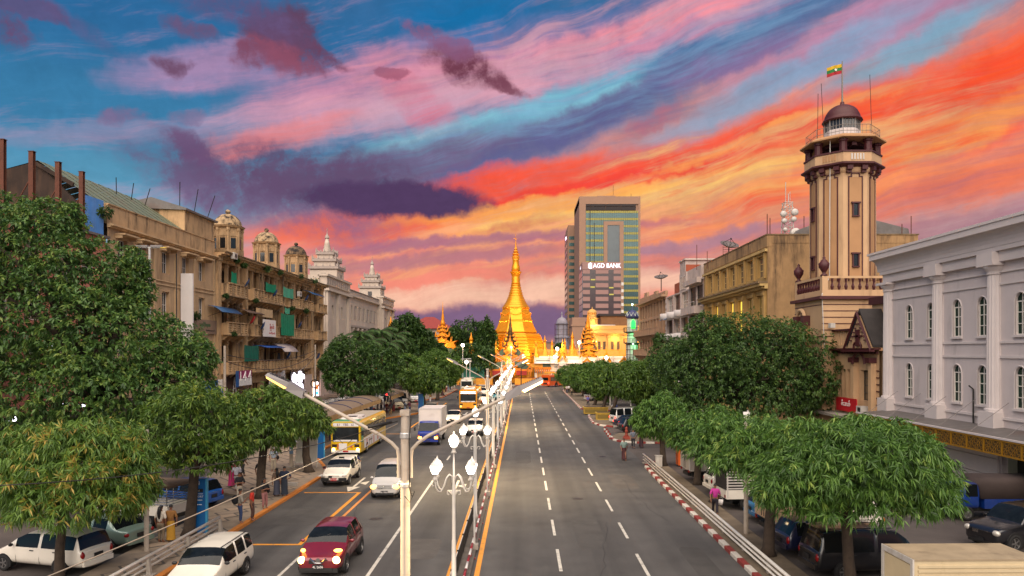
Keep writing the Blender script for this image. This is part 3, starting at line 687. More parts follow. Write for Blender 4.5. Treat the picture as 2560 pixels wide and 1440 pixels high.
# things people hung and fixed on the balconies
def cloth(name,px0,px1,py0,py1,m_,label,cat,d=0.95,group=None,folds=6):
 X=DX+d;Y0,Y1=X*-1800/(1305-px0),X*-1800/(1305-px1);zt,zb=CAM_H+(VY-py0)*Y0/F,CAM_H+(VY-py1)*Y0/F
 mb=MB().use(m_,True);n=folds*4;m2=5
 vs=[];fs=[]
 for i in range(n+1):
  for j in range(m2+1):
   u=i/n;v=j/m2
   vs.append((.10*math.sin(u*folds*6.3)*(.3+v)+.05*random.random(),Y0+(Y1-Y0)*u,zt+(zb-zt)*v-.12*math.sin(u*PI)*(1-v)+random.uniform(-.03,.03)*(j==m2)))
 for i in range(n):
  for j in range(m2):a=i*(m2+1)+j;fs.append((a,a+m2+1,a+m2+2,a+1))
 mb.add(vs,fs);return tag(obj(name,mb,loc=(X,0,0)),label,cat,group)
cloth('netting',578,591,678,708,green_net,'narrow green netting on the first top floor balcony','netting')
cloth('netting',664,690,705,728,green_net,'bunched bright green netting on the middle top floor balcony','netting',d=1.3)
cloth('sheet',708,733,716,742,green_sheet,'flat pale green sheet hung before a top floor balcony','sheet',d=1.3,folds=2)
cloth('netting',702,735,782,838,green_net,'tall bright green netting covering a whole middle floor balcony','netting',d=1.4)
cloth('sheet',712,724,768,784,green_sheet,'narrow pale green sheet above the tall green netting','sheet',d=1.2,folds=2)
cloth('netting',610,646,862,904,mat('dark_green_netting',(12,92,74),.85,vary=.3,scale=2),'dark green netting screening a lowest floor balcony','netting',d=1.35)
cloth('washing',694,699,880,900,mat('dark_cloth',(40,40,46),.9),'dark washing on the lowest balcony rail','washing')
def awning(px0,px1,pyt,m_,label,drop=.55,out=1.5):
 X=DX;Y0,Y1=(33-1.2)*1800/(1305-px0),(33-1.2)*1800/(1305-px1);z=CAM_H+(VY-pyt)*Y0/F
 t=thing('awning',label,'awning',(X,Y0,z));w_=Y1-Y0;mb=MB().use(m_,True);n=5;pts=[(.1+out*i/n,-drop*(i/n)**1.8)for i in range(n+1)]
 mb.prism(pts+[(x,zz-.05)for x,zz in pts[::-1]],'y',0,w_);obj('awning_sheet',mb,t)
 obj('awning_strut',MB().use(black_iron).tube([(.05,.1,-1.2),(out,.1,-drop)],.03,5).tube([(.05,w_-.1,-1.2),(out,w_-.1,-drop)],.03,5),t)
awning(546,598,762,blue_awning,'grey blue curved awning over the first middle floor balcony',.7)
awning(651,700,862,mat('bright_blue_awning',(34,78,150),.6,vary=.15),'bright blue flat awning over a lowest floor balcony',.3,1.9)
awning(700,736,858,mat('white_striped_awning',(196,180,172),.7,vary=.25,scale=4),'grey white slatted awning over a lowest floor balcony',1.1,1.7)
awning(774,806,724,blue_awning,'blue grey awning at the corner top floor balcony',.6)
awning(612,652,770,mat('brown_tin_awning',(98,76,62),.7,vary=.25),'brown tin lean-to roof over the enclosed balcony',.5,1.6)
b_=thing('balcony_room','cream boxed-in balcony room with barred windows behind the red sign','balcony room',(DX+1.25,86.2,10.5));obj('wall',MB().use(cream_trim).box(-.1,.1,0,5.2,2.2,3.2).box(-1.2,.1,0,.1,1.2,2.2),b_)
obj('bars',(lambda m:([m.box(-.04,0,.3+q*.33,.36+q*.33,1.2,2.2)for q in range(15)],m)[1])(MB().use(black_iron)),b_)
s_=thing('shop_sign','white board with red script and a red dish on a balcony','sign',(DX+1.45,87.6,10.3))
obj('board',MB().use(sign_white).box(0,.1,0,4.4,0,2.1),s_)
put_text('lettering',s_,'နှိုမှုပါး',.62,sign_red,(.12,2.9,1.2),'e');obj('small_print',strokes(MB().use(sign_red),lambda u,z,d:(.101+.012*d,1.9+u,.36+z),2.2,.26,9,8),s_)
for k,(px,py,lab,c)in enumerate([(632,800,'red satellite dish before the white balcony sign',sign_red),(657,815,'blue satellite dish beside the white balcony sign',dish_blue),(688,733,'blue satellite dish beside the bunched netting',dish_blue),(767,745,'blue satellite dish on a top floor rail near the air conditioner',dish_blue),(750,812,'blue satellite dish beside the tall netting',dish_blue),(722,888,'blue satellite dish against a slatted lowest balcony',dish_blue),(796,890,'blue satellite dish at the far corner of the lowest floor',dish_blue),(618,708,'dark satellite dish on the second top floor balcony',dish_blue)]):
 Y=31.3*1800/(1305-px);x,y,z=at(px,py,Y);s_=thing('satellite_dish',lab,'satellite dish',(x,y,z),rz=R(-60),group='satellite dishes on the domed building')
 obj('dish',MB().use(c,True).lathe([(.02,-.14),(.25,-.11),(.45,-.03),(.56,.05),(.54,.06),(.3,-.05),(.02,-.1)],14),s_).rotation_euler=(R(62),0,0)
 obj('feed_arm',MB().use(black_iron).tube([(0,.1,-.5),(0,-.02,-.1)],.03,5).tube([(0,-.1,-.4),(0,-.5,.05)],.02,5),s_)
for k,(px,py,lab)in enumerate([(752,735,'twin fan air conditioner on a top floor balcony'),(539,898,'white air conditioner at the near corner above the blue sign'),(590,640,'small white air conditioner below the first dome')]):
 Y=31.6*1800/(1305-px);x,y,z=at(px,py,Y);s_=thing('air_conditioner',lab,'air conditioner',(x,y,z))
 obj('casing',MB().use(white_metal).box(-.4,0,-.45,.45,-.35,.35),s_);obj('fan',MB().use(black_iron).lathe([(.26,0),(.26,.01)],14).lathe([(.06,.01),(.06,.03)],8),s_).matrix_local=Matrix.Translation((.002,0,0))@Matrix.Rotation(R(90),4,'Y')
# shop signs at street level of the domed building
s_=thing('shop_sign','white board with red and black lettering above the pruned tree','sign',(-32.55,92.6,3.6));obj('board',MB().use(sign_white).box(0,.12,0,6.0,0,2.6),s_)
obj('lettering',strokes(MB().use(sign_red),lambda u,z,d:(.121+.015*d,2.1+u,1.2+z),2.0,.85,5,4),s_);obj('small_print',strokes(MB().use(sign_black),lambda u,z,d:(.121+.015*d,4.25+u,1.2+z),1.5,.55,4,2),s_);obj('small_print',strokes(MB().use(sign_red),lambda u,z,d:(.121+.015*d,1.6+u,.35+z),3.8,.22,14,6),s_)
s_=thing('lit_sign','glowing white script sign on a dark board','sign',(-32.4,100.6,2.7));obj('board',MB().use(mat('sign_grey_brown',(72,60,56),.6)).box(0,.12,0,6.4,0,3.3),s_)
obj('lettering',MB().use(led_white,True).tube([(.2,.5+.052*q,1.75+(.55+.35*math.sin(q*.12))*math.sin(q*.55)+.004*q)for q in range(101)],.13,6),s_);obj('small_print',MB().use(led_white,True).tube([(.2,.7+.05*q,.7+(.4+.15*math.sin(q*.3))*math.sin(q*.62+1))for q in range(90)],.12,6),s_)
s_=thing('lit_poster','bright lit poster panel beside the dark ring','poster',(-32.2,111,.3));obj('board',MB().use(glow('poster_white',(240,226,226),1.3)).box(0,.15,0,2.6,0,3.4),s_)
obj('picture',MB().use(glow('poster_orange',(236,110,60),1.0)).box(.152,.16,.3,2.3,2.2,3.0).use(glow('poster_blue',(60,140,220),1.0)).box(.152,.16,.3,2.3,1.4,1.9),s_)
w_=thing('hoarding','pale corrugated hoarding at the end of the domed building','hoarding',(-32.3,106.8,0));hm=mat('pale_corrugated',(190,168,156),.7,vary=.1)
obj('panel',(lambda m:([m.box(0,.06+.04*(q%2),q*.3,q*.3+.28,.1,5.0)for q in range(13)],m)[1])(MB().use(hm)),w_)
w_=thing('hoarding','tall grey boarded screen left of the parked pickups','hoarding',(-31.9,113.6,0));obj('panel',(lambda m:([m.box(0,.08,q*.8,q*.8+.77,.1,5.4)for q in range(6)],m)[1])(MB().use(hm)),w_)
obj('panel',MB().use(hm).box(-1.0,-.01,4.7,4.8,.1,5.4),w_)
s_=thing('banner','magenta and white banner with a blue edge on the first balcony','banner',(-31.65,79.6,4.6));obj('panel',MB().use(sign_white).box(0,.05,.8,4.6,0,.8).use(mat('banner_magenta',(150,40,90),.6,vary=.2)).box(0,.05,.8,4.6,.801,1.7).use(tarp_blue).box(0,.06,0,.8,-.1,1.7),s_)
obj('lettering',MB().use(sign_white).tube([(.07,1.2,.6),(.07,1.2,1.6)],.07,5).tube([(.07,2.6,.5),(.07,2.6,1.6),(.07,2.0,.9),(.07,2.9,.9)],.07,5).tube([(.07,4.1,.5),(.07,4.1,1.6),(.07,3.5,.9),(.07,4.4,.9)],.07,5),s_)
# --- white city hall with two tiered towers
hall_w=mat('lime_washed_stone',(190,174,158),0.8,vary=0.1,scale=0.6,stain=(150,126,114),stain_amt=0.4,stain_scale=0.7,streak=True)
hall_d=mat('grey_stone_trim',(160,146,136),0.8,vary=0.15,scale=1)
HX,HY0=-35.0,128.0
t=thing('city_hall','long white hall with a row of columns and two tiered towers','building',(HX,HY0,0))
W=Wall((0,0,0),(0,1,0),(1,0,0))
mb=MB().use(hall_w)
ops_w=[(18.8+k*4.1,20.8+k*4.1,15.2,18.2)for k in range(8)]
ops_c=[(18.4+k*4.1,21.2+k*4.1,3.2,13.2)for k in range(8)]
Wr=Wall((-1.0,0,0),(0,1,0),(1,0,0))
Wr.skin(mb,51.5,20.0,ops_w+ops_c,.8,u0=17.5)
for u0,u1 in((0,17.5),(51.5,67)):
 o2=[(u0+4.5,u0+5.9,14.6,17.0),(u0+11,u0+12.4,14.6,17.0),(u0+4.5,u0+5.9,6,10.5),(u0+11,u0+12.4,6,10.5)]
 W.skin(mb,u1,20.4,o2,.6,u0=u0)
 for o in o2:W.window(t,*o,hall_d,pane_dark,depth=.5)
 for u in(u0+.1,u0+7.6,u1-1.8):W.box(mb,u,u+1.7,1.5,19.2,0,.5)
 mb.box(-12,-.02,u0,u0+.4,0,20.4);mb.box(-1.8,-.02,u1-.4,u1,0,20.4)
mb.box(-12,-.6,-.01,0.0,0,20.4)
obj('wall',mb,t)
for o in ops_w+ops_c:Wr.window(t,*o,hall_d,pane_dark if o[2]>10 else pane_tan,depth=.7,nu=2,nz=2 if o[2]>10 else 5,fw=.16)
for k in range(9):
 y=17.9+k*4.1-.5 if k else 17.9
 obj('column',MB().use(hall_w).lathe([(.75,1.6),(.75,2.2),(.55,2.4),(.5,12.6),(.75,13.1),(.75,13.4)],12,(-.45,16.8+k*4.1+.6,0)),t)
mb=MB().use(hall_d);Wr.box(mb,17.5,51.5,13.5,13.9,0,1.2);mb.use(hall_w);Wr.box(mb,17.5,51.5,20.0,20.35,0,.6);obj('cornice',mb,t)
mb=MB().use(hall_d)
for k in range(42):Wr.box(mb,17.8+k*.8,18.3+k*.8,20.36,21.1+.15*(k%2),.1,.4)
Wr.box(mb,17.5,51.5,21.26,21.4,.05,.5)
for k in range(8):mb.box(-1.0,-.85,22.0+k*4.1,23.0+k*4.1,15.4,18.0)if k<7 else None
obj('parapet',mb,t)
for u0,u1 in((0,17.5),(51.5,67)):
 mb=MB().use(hall_w);W.box(mb,u0-.3,u1+.3,19.3,19.7,-.01,.8);W.box(mb,u0,u1,20.402,21.9,-1,.3);W.box(mb,u0-.3,u1+.3,21.902,22.3,-1.2,.6)
 mb.box(-12,-1.0,u0-.3,u0+.3,20.402,22.1)
 mb.use(hall_d)
 for k in range(int((u1-u0)/1.6)):W.box(mb,u0+.4+k*1.6,u0+1.2+k*1.6,20.7,21.6,.3,.36)
 obj('pavilion_parapet',mb,t)
obj('roof',MB().use(tin_grey).prism([(-14,20.4),(-1.8,20.4),(-8,23.0)],'y',17.6,51.4).use(hall_w).box(-14,-12,0,67,0,20.3).box(-12,-1.02,17.5,51.5,19.7,20.0),t)
for k,px in enumerate((815,936)):
 cy=(140,182)[k]-HY0;cx=-2.9
 tw=obj('tower',MB().use(hall_w).box(cx-2.6,cx+2.6,cy-2.6,cy+2.6,20.0,24.0),t)
 mb=MB().use(hall_d)
 for z,h_ in((24.0,2.9),(25.5,2.35),(26.85,1.75)):
# eaves that turn up at the corners
  for i in range(4):
   a=R(90*i);ca,sa=math.cos(a),math.sin(a)
   def P(u,v,zz):return(cx+u*ca-v*sa,cy+u*sa+v*ca,zz)
   mb.add([P(h_-.5,-h_+.5,z),P(h_-.5,h_-.5,z),P(h_,h_,z+.25),P(h_,-h_,z+.25),P(h_-.5,-h_+.5,z+.55),P(h_-.5,h_-.5,z+.55),P(h_,h_,z+.75),P(h_,-h_,z+.75)],[(0,1,2,3),(7,6,5,4),(3,2,6,7)])
   for q in range(5):u=-h_+.3+q*(2*h_-.6)/4;mb.add([P(h_,u-.18,z+.7),P(h_,u+.18,z+.7),P(h_,u,z+1.25),P(h_-.12,u-.18,z+.7),P(h_-.12,u+.18,z+.7),P(h_-.12,u,z+1.25)],[(0,1,2),(5,4,3),(0,2,5,3),(1,4,5,2)])
   mb.lathe([(.14,z+.6),(.1,z+1.2),(.01,z+1.6)],5,P(h_-.1,h_-.1,0)[:2]+(0,))
  mb.box(cx-h_+.45,cx+h_-.45,cy-h_+.45,cy+h_-.45,z+.5,z+.7)
 obj('tiered_eaves',mb,tw)
 obj('storey',MB().use(hall_w).box(cx-2.0,cx+2.0,cy-2.0,cy+2.0,24.6,25.6).box(cx-1.5,cx+1.5,cy-1.5,cy+1.5,26.1,26.95),tw)
 obj('spire',MB().use(hall_w,True).lathe([(1.0,27.5),(.75,28.0),(.8,28.15),(.62,28.6),(.66,28.7),(.5,29.2),(.54,29.3),(.3,30.3)],12,(cx,cy,0)).use(hall_d).lathe([(.28,30.3),(.45,30.5),(.34,30.9),(.15,31.2),(.05,31.6),(.03,32.5)],10,(cx,cy,0)).box(cx-.02,cx+.02,cy-.05,cy+.35,32.0,32.25),tw)
 mb=MB().use(pane_dark).box(cx+2.602,cx+2.63,cy-.5,cy+.5,21.6,23.3).box(cx-.5,cx+.5,cy-2.63,cy-2.602,21.4,23.4)
 mb.use(hall_d).box(cx+2.602,cx+2.75,cy-.62,cy-.5,21.4,23.4).box(cx+2.602,cx+2.75,cy+.5,cy+.62,21.4,23.4)
 obj('tower_window',mb,tw)
# ---------------------------------------------------------------- the golden pagoda, its gates and the range of shops round it
gold=mat('gilded_plaster',(232,150,24),0.34,metal=0.55,vary=0.16,scale=0.5,stain=(206,118,12),stain_amt=0.35,stain_scale=0.7)
gold_trim=mat('gilded_carving',(226,142,20),0.45,metal=0.35,vary=0.3,scale=3)
gold_paint=mat('yellow_gold_paint',(222,150,40),0.6,vary=0.2,scale=2)
jade_roof=mat('green_temple_roof',(66,84,64),0.6,vary=0.25,scale=1.5)
tin_white=mat('white_tin_roof',(206,194,182),0.5,vary=0.1,scale=1)
lamp_warm=glow('floodlight_glass',(255,196,110),6.0)
AMBER=(1.0,0.56,0.17)
PX,PY=-1.77,205.0
t=thing('golden_pagoda','tall floodlit golden pagoda with a slender spire at the end of the road','pagoda',(PX,PY,0))
def pz(zy):return CAM_H+(318-zy/3.2727)*PY/F
def pr(hw):return hw*PY/F/3.2727
bell=[(186,962),(176,905),(172,897),(184,890),(184,880),(165,850),(152,820),(145,802),(148,798),(148,790),(139,786),(132,760),(124,725),(115,704),(117,700),(114,690)]
obj('bell',MB().use(gold).lathe([(pr(a),pz(b))for a,b in bell],8,a0=R(22.5)),t)
rings=[]
for a,b in[(112,690),(100,672),(88,655),(80,640),(72,622),(64,604),(58,586),(53,566),(47,545),(42,522),(38,502)]:
 rings+=[(pr(a+3),pz(b)),(pr(a+3),pz(b-5)),(pr(a-2),pz(b-6)),(pr(a-4),pz(b-13))]
obj('ringed_spire',MB().use(gold,True).lathe(rings,24),t)
obj('lotus_band',MB().use(gold,True).lathe([(pr(36),pz(500)),(pr(37),pz(480)),(pr(33),pz(470)),(pr(37),pz(450)),(pr(33),pz(440)),(pr(34),pz(425)),(pr(42),pz(400)),(pr(50),pz(394)),(pr(48),pz(391)),(pr(34),pz(388))],24),t)
obj('banana_bud',MB().use(gold,True).lathe([(pr(33),pz(389)),(pr(36),pz(375)),(pr(33),pz(350)),(pr(27),pz(330)),(pr(26),pz(300)),(pr(29),pz(288))],20),t)
hb=obj('hti_umbrella',MB().use(gold_trim).lathe([(pr(29),pz(290)),(pr(31),pz(270)),(pr(30),pz(262)),(pr(20),pz(261)),(pr(29),pz(248)),(pr(28),pz(242)),(pr(17),pz(240)),(pr(22),pz(225)),(pr(12),pz(214)),(pr(15),pz(205)),(pr(7),pz(190)),(pr(3),pz(140)),(pr(1.5),pz(82))],14),t)
obj('vane',MB().use(gold_trim).box(-.04,.04,-.03,.03,pz(140),pz(78)).add([(0,0,pz(128)),(-.8,0,pz(112)),(-.2,0,pz(118)),(.5,0,pz(122)),(0,.05,pz(128)),(-.8,.05,pz(112)),(-.2,.05,pz(118)),(.5,.05,pz(122))],[(0,3,2,1),(4,5,6,7),(0,1,5,4),(2,3,7,6),(1,2,6,5),(3,0,4,7)]),hb)
# hanging swags round the shoulder of the bell
for k in range(8):
 a=R(45*k);r=pr(128)*math.cos(R(22.5))+.12
 pts=[]
 for i in range(9):
  u=(i-4)/4;w=pr(128)*math.sin(R(22.5))*u
  pts.append((r*math.cos(a)-w*math.sin(a),r*math.sin(a)+w*math.cos(a),pz(728)-.7*(1-u*u)))
 obj('swag',MB().use(gold_trim).tube(pts,.12,5),t)
zb=pz(962)
lv=[]
for k in range(9):
 z=5.4+k*.86;r=10.9-k*.41;lv+=[(r,z),(r+.2,z+.1),(r+.2,z+.24),(r-.16,z+.32),(r-.2,z+.6),(r+.02,z+.68),(r+.02,z+.78),(r-.2,z+.84)]
obj('terrace',MB().use(gold).lathe([(11.6,0),(11.5,5.3)]+lv+[(7.0,pz(897))],8,a0=R(22.5)),t)
# floodlights standing round the terrace
fl_me=None
for k in range(10):
 a=R(36*k-90+18);r=15.0
 f=thing('floodlight',['floodlight behind the pagoda terrace','floodlight at the far right of the pagoda terrace'][k%2]if k>9 else 'floodlight aimed up at the golden pagoda from its terrace','floodlight',(PX+r*math.cos(a),PY+r*math.sin(a),7.6),rz=a+PI/2,group='floodlights round the pagoda')
 obj('lamp_housing',MB().use(black_iron).box(-.3,.3,-.12,.12,0,.4),f);obj('lens',MB().use(lamp_warm).box(-.26,.26,.122,.14,.04,.36),f);obj('stand',MB().use(black_iron).tube([(0,0,-7.6),(0,0,0)],.05,5),f)
 ld=bpy.data.lights.new('floodlight_beam','SPOT');ld.energy=2600;ld.color=AMBER;ld.spot_size=R(95);ld.spot_blend=.7;ld.shadow_soft_size=.4
 lo=bpy.data.objects.new('floodlight_beam',ld);lo.location=(f.location.x,f.location.y,8.2);COL.objects.link(lo)
 dv=Vector((PX,PY,22 if k%2 else 15))-lo.location;lo.rotation_euler=dv.to_track_quat('-Z','Y').to_euler()
 lo.parent=f;lo.matrix_parent_inverse=f.matrix_world.inverted()if False else(Matrix.Translation(f.location)@Matrix.Rotation(f.rotation_euler.z,4,'Z')).inverted()
def small_stupa(x,y,z,h,label,r=None,group='small golden stupas round the pagoda'):
 r=r or h*.2;t=thing('small_stupa',label,'stupa',(x,y,z),group=group)
 obj('base',MB().use(gold_paint).box(-r*1.2,r*1.2,-r*1.2,r*1.2,0,h*.14),t)
 obj('bell',MB().use(gold,True).lathe([(r,h*.14),(r*1.02,h*.2),(r*.75,h*.3),(r*.5,h*.42),(r*.45,h*.5),(r*.28,h*.62),(r*.18,h*.8)],12),t)
 obj('spire',MB().use(gold_trim,True).lathe([(r*.22,h*.8),(r*.25,h*.83),(r*.08,h*.92),(.02,h)],8),t)
 return t
def uplight(x,y,z,e,size=.25,c=AMBER):
 ld=bpy.data.lights.new('lamp_light','POINT');ld.energy=e;ld.color=c;ld.shadow_soft_size=size
 lo=bpy.data.objects.new('lamp_light',ld);lo.location=(x,y,z);COL.objects.link(lo);return lo
def flame(mb,P,w,h,d=.12):
 """a carved flame-shaped gable: P(u, z) gives a point of its plane at two depths"""
 pts=[(-w,0),(-w*.98,h*.16),(-w*.72,h*.14),(-w*.66,h*.36),(-w*.44,h*.34),(-w*.36,h*.6),(-w*.18,h*.58),(0,h),(w*.18,h*.58),(w*.36,h*.6),(w*.44,h*.34),(w*.66,h*.36),(w*.72,h*.14),(w*.98,h*.16),(w,0),(w*.55,h*.04),(0,h*.3),(-w*.55,h*.04)]
 n=len(pts);vs=[P(u,z,0)for u,z in pts]+[P(u,z,d)for u,z in pts]
# fan the two faces from the middle of the sheet so that the outline may be concave
 c0,c1=P(0,h*.42,0),P(0,h*.42,d)
 fs=[(i,(i+1)%n,(i+1)%n+n,i+n)for i in range(n)]
 mb.add(vs+[c0,c1],fs+[(i,(i+1)%n,2*n)for i in range(n)]+[((i+1)%n+n,i+n,2*n+1)for i in range(n)])
def pyatthat(t,x,y,z,tiers,w,hh,shrink,m_gold=None,roof=None,spire=4.0):
 m_gold=m_gold or gold_trim;roof=roof or jade_roof
 for k in range(tiers):
  h_=hh*shrink**k;ww=w*shrink**k
  g=obj('storey',MB().use(m_gold).box(x-ww*.7,x+ww*.7,y-ww*.7,y+ww*.7,z,z+h_*.55),t)
  mb=MB().use(roof);mb.lathe([(ww*1.42,z+h_*.5),(ww*.95,z+h_*.82)],4,(x,y,0),a0=R(45));obj('tier_roof',mb,g)
  mb=MB().use(m_gold)
  for i in range(4):
   a=R(90*i-90);ca,sa=math.cos(a),math.sin(a)
   flame(mb,lambda u,zz,d,ca=ca,sa=sa:(x+ca*(ww*1.02+d)-sa*u,y+sa*(ww*1.02+d)+ca*u,z+h_*.48+zz),ww*.95,h_*.75,.1)
   mb.add([(x+ca*ww-sa*ww*q*1.0,y+sa*ww+ca*ww*q,z+h_*(.42 if j==0 else .58))for q in(-1,1)for j in(0,1)],[(0,2,3,1),(1,3,2,0)])
   mb.lathe([(.1*ww,z+h_*.5),(.07*ww,z+h_*.8),(.01,z+h_*1.15)],5,(x+ww*math.cos(a+R(45))*1.4,y+ww*math.sin(a+R(45))*1.4,0))
  obj('flame_gable',mb,g)
  z+=h_*.8
 ww=w*shrink**tiers
 obj('spire',MB().use(m_gold,True).lathe([(ww*.9,z),(ww*.75,z+spire*.18),(ww*.5,z+spire*.3),(ww*.55,z+spire*.34),(ww*.25,z+spire*.55),(ww*.3,z+spire*.6),(ww*.1,z+spire*.8),(.03,z+spire)],10,(x,y,0)),t)
 return z+spire
gate_gold=mat('gate_gold',(216,124,22),0.5,metal=0.3,vary=0.35,scale=2)
gate_shaded=mat('gate_spire_shaded_gold',(108,78,36),0.6,metal=0.2,vary=0.4,scale=2)  # darker gate gold: the shadow on the spire is put into the colour
# front gate facing the road
t=thing('temple_gate','golden flame gabled temple gate with green roofs below the pagoda','gate',(-3.0,182,0))
mb=MB().use(gold_paint)
for x in(-4.6,-2.2,2.2,4.6):mb.box(x-.3,x+.3,-1.0,-.4,0,4.0)
mb.box(-5,5,-.2,5,3.2,4.0);obj('porch',mb,t)
for(w_,z,dep)in((5.6,3.9,-1.6),(3.7,7.2,-.6)):
 r_=obj('roof',MB().use(jade_roof).prism([(-w_,z),(w_,z),(w_*.55,z+1.9),(-w_*.55,z+1.9)],'y',dep,6),t)
 mb=MB().use(gate_gold);flame(mb,lambda u,zz,d:(u,dep-.02-d,z-.2+zz),w_*.5,3.6,.15)
 mb.box(-w_,w_,dep-.12,dep-.02,z-.55,z+.1)
 for k in range(int(w_*4)):mb.box(-w_+.1+k*.5,-w_+.35+k*.5,dep-.12,dep-.03,z-1.3-.2*(k%2),z-.56)
 for s in(-1,1):flame(mb,lambda u,zz,d,s=s:(s*(w_-.6)+u,dep-.16-d,z+zz),.8,1.9,.12)
 obj('flame_gable',mb,r_)
pyatthat(t,0,2.5,8.6,4,1.9,2.0,.78,gate_shaded,gate_shaded,5.6)
obj('gable',(lambda m:(flame(m,lambda u,zz,d:(u,-.9-d,8.2+zz),1.6,4.6,.15),m)[1])(MB().use(gate_gold)),t)
mb=MB().use(mat('gate_red',(150,34,26),.7));obj('red_fascia',mb.box(-4.4,-.6,-2.2,-1.7,2.5,3.6),t);obj('red_fascia',MB().use(MATS['gate_red']).box(1.6,4.2,-2.2,-1.7,2.5,3.6),t)
# side roofs to its left and right
for k,(x0,x1,lab)in enumerate([(-16,-9.2,'gold fringed green roof left of the temple gate'),(3.2,7.4,'low gold fringed green roof right of the temple gate')]):
 s_=thing('side_pavilion',lab,'pavilion',((x0+x1)/2,183,0));w_=(x1-x0)/2
 obj('wall',MB().use(gold_paint).box(-w_+.3,w_-.3,.5,4,0,4.2),s_)
 obj('roof',MB().use(jade_roof).prism([(-w_,4.3),(w_,4.3),(w_*.8,6.2),(-w_*.8,6.2)],'y',-.6,4.4),s_)
 mb=MB().use(gate_gold).box(-w_,w_,-.75,-.61,3.9,4.5)
 for q in range(int(w_*4)):mb.box(-w_+.1+q*.5,-w_+.38+q*.5,-.75,-.65,3.2-.2*(q%2),3.89)
 obj('fringe',mb,s_)
# shop range with a gold railing on its roof
t=thing('shop_range','white roofed range of shops with a gold railing right of the temple gate','shop range',(3.2,182.5,0))
wall_w=mat('range_wall',(222,204,180),.8,vary=.1)
W=Wall((0,0,0),(1,0,0),(0,-1,0));ops=[(1.0+k*2.0,2.0+k*2.0,4.2,5.4)for k in range(13)]+[(.6+k*4.4,4.2+k*4.4,.2,3.0)for k in range(6)]
mb=MB().use(wall_w);W.skin(mb,28,5.8,ops,.3);mb.box(0,28,.4,5,0,6.9);obj('wall',mb,t)
for o in ops[:13]:W.window(t,*o,frame_white,pane_tan,depth=.28)
for k,o in enumerate(ops[13:]):W.window(t,*o,gold_paint,mat(f'shop_front_{k}',[(200,140,60),(222,150,40),(120,100,84),(180,120,60),(120,90,70),(150,120,90)][k],.6,vary=.3,scale=1),depth=.28,nu=2,nz=1,name='shop_window')
mb=MB().use(tin_white)
for k in range(7):mb.quad((k*4,-.9,5.4),(k*4+3.9,-.9,5.4),(k*4+3.9,1.6,7.2),(k*4,1.6,7.2));mb.box(k*4-.12,k*4,-.95,1.6,5.3,7.3)
obj('roof',mb,t)
for k in range(9):
 u=k*3.1;mb=MB().use(gold_paint);mb.box(u,u+3.0,1.62,1.8,7.3,7.5);mb.box(u,u+3.0,1.62,1.8,8.7,8.9)
 for q in range(12):mb.box(u+q*.25+.04,u+q*.25+.16,1.65,1.75,7.5,8.7)
 mb.box(u-.12,u,1.6,1.85,7.2,9.1);obj('railing',mb,t)
obj('fascia',MB().use(mat('dark_red_fascia',(104,40,30),.7)).box(0,28,-.1,.1,3.1,3.4),t)
s_=thing('lit_kiosk','brightly lit kiosk with a blue panel right of the temple gate','kiosk',(7.2,181.2,0));obj('cabin',MB().use(gold_paint).box(-1.6,1.6,0,.9,0,1.0).box(-1.6,1.6,0,.9,2.9,3.3),s_)
obj('lit_panel',MB().use(glow('kiosk_blue',(70,120,255),2.5)).box(-.2,.4,-.05,0,1.0,2.6).use(glow('kiosk_white',(225,235,235),1.6)).box(-1.2,-.4,-.05,0,1.1,2.6),s_)
# yellow street wall
t=thing('temple_wall','low yellow boundary wall with green boards facing the crossing','wall',(-22,180.2,0))
obj('wall_base',MB().use(gold_paint).box(-8,14.5,0,.4,0,1.7).box(20.2,29.0,0,.4,0,1.7).use(mat('wall_band',(130,46,36),.8)).box(-8,14.5,-.01,.41,1.702,1.85).box(20.2,29,-.01,.41,1.702,1.85),t)
obj('mesh_fence',(lambda m:([m.box(-8+q*1.1,-7.95+q*1.1,.15,.2,1.86,4.2)for q in range(34)if not 14<-8+q*1.1<20],m)[1])(MB().use(black_iron)),t)
for k,(x0,x1)in enumerate([(-4.5,-.2),(.2,4.8),(5.2,12.6)]):obj('green_board',MB().use(mat('green_board',(26,104,84),.6,vary=.35,scale=.8)).box(x0,x1,-.06,.0,1.9,4.6),t)
kerb([(-36,178.9),(36,178.9)],rw,step=1.8)
# other gilded roofs and stupas
t=thing('pyatthat_pavilion','golden tiered pavilion roof rising from the trees left of the pagoda','pavilion',(-20.9,190,0))
obj('wall',MB().use(gold_paint).box(-4.5,4.5,-3,3,0,6.6),t);obj('roof',MB().use(jade_roof).prism([(-5.4,6.6),(5.4,6.6),(2.8,9.2),(-2.8,9.2)],'y',-3.8,3.8),t)
for s,h_,x in((-1,6.6,-4.6),(-1,8.0,-3.4),(-1,9.4,-2.2),(1,6.6,4.6),(1,8.0,3.4),(1,9.4,2.2)):
 obj('roof_tier',MB().use(gold_trim).prism([(x-1.6,h_),(x+1.6,h_),(x+.9,h_+1.3),(x+s*1.9,h_+1.9),(x-.9,h_+1.2)],'y',-3.3,3.3),t)
pyatthat(t,0,0,9.2,4,2.3,2.6,.76,gold_trim,gold_trim,6.6)
t=thing('pyatthat_pavilion','golden tiered gate roof before the lit yellow mansion','pavilion',(17.0,186,0))
obj('wall',MB().use(gold_paint).box(-3,3,-2,2,0,7.6),t)
mb=MB().use(gold_trim);flame(mb,lambda u,zz,d:(u,-2.5-d,6.6+zz),2.6,3.0,.2);obj('flame_gable',mb,t)
pyatthat(t,0,0,7.4,5,2.3,2.4,.82,gold_trim,jade_roof,4.8)
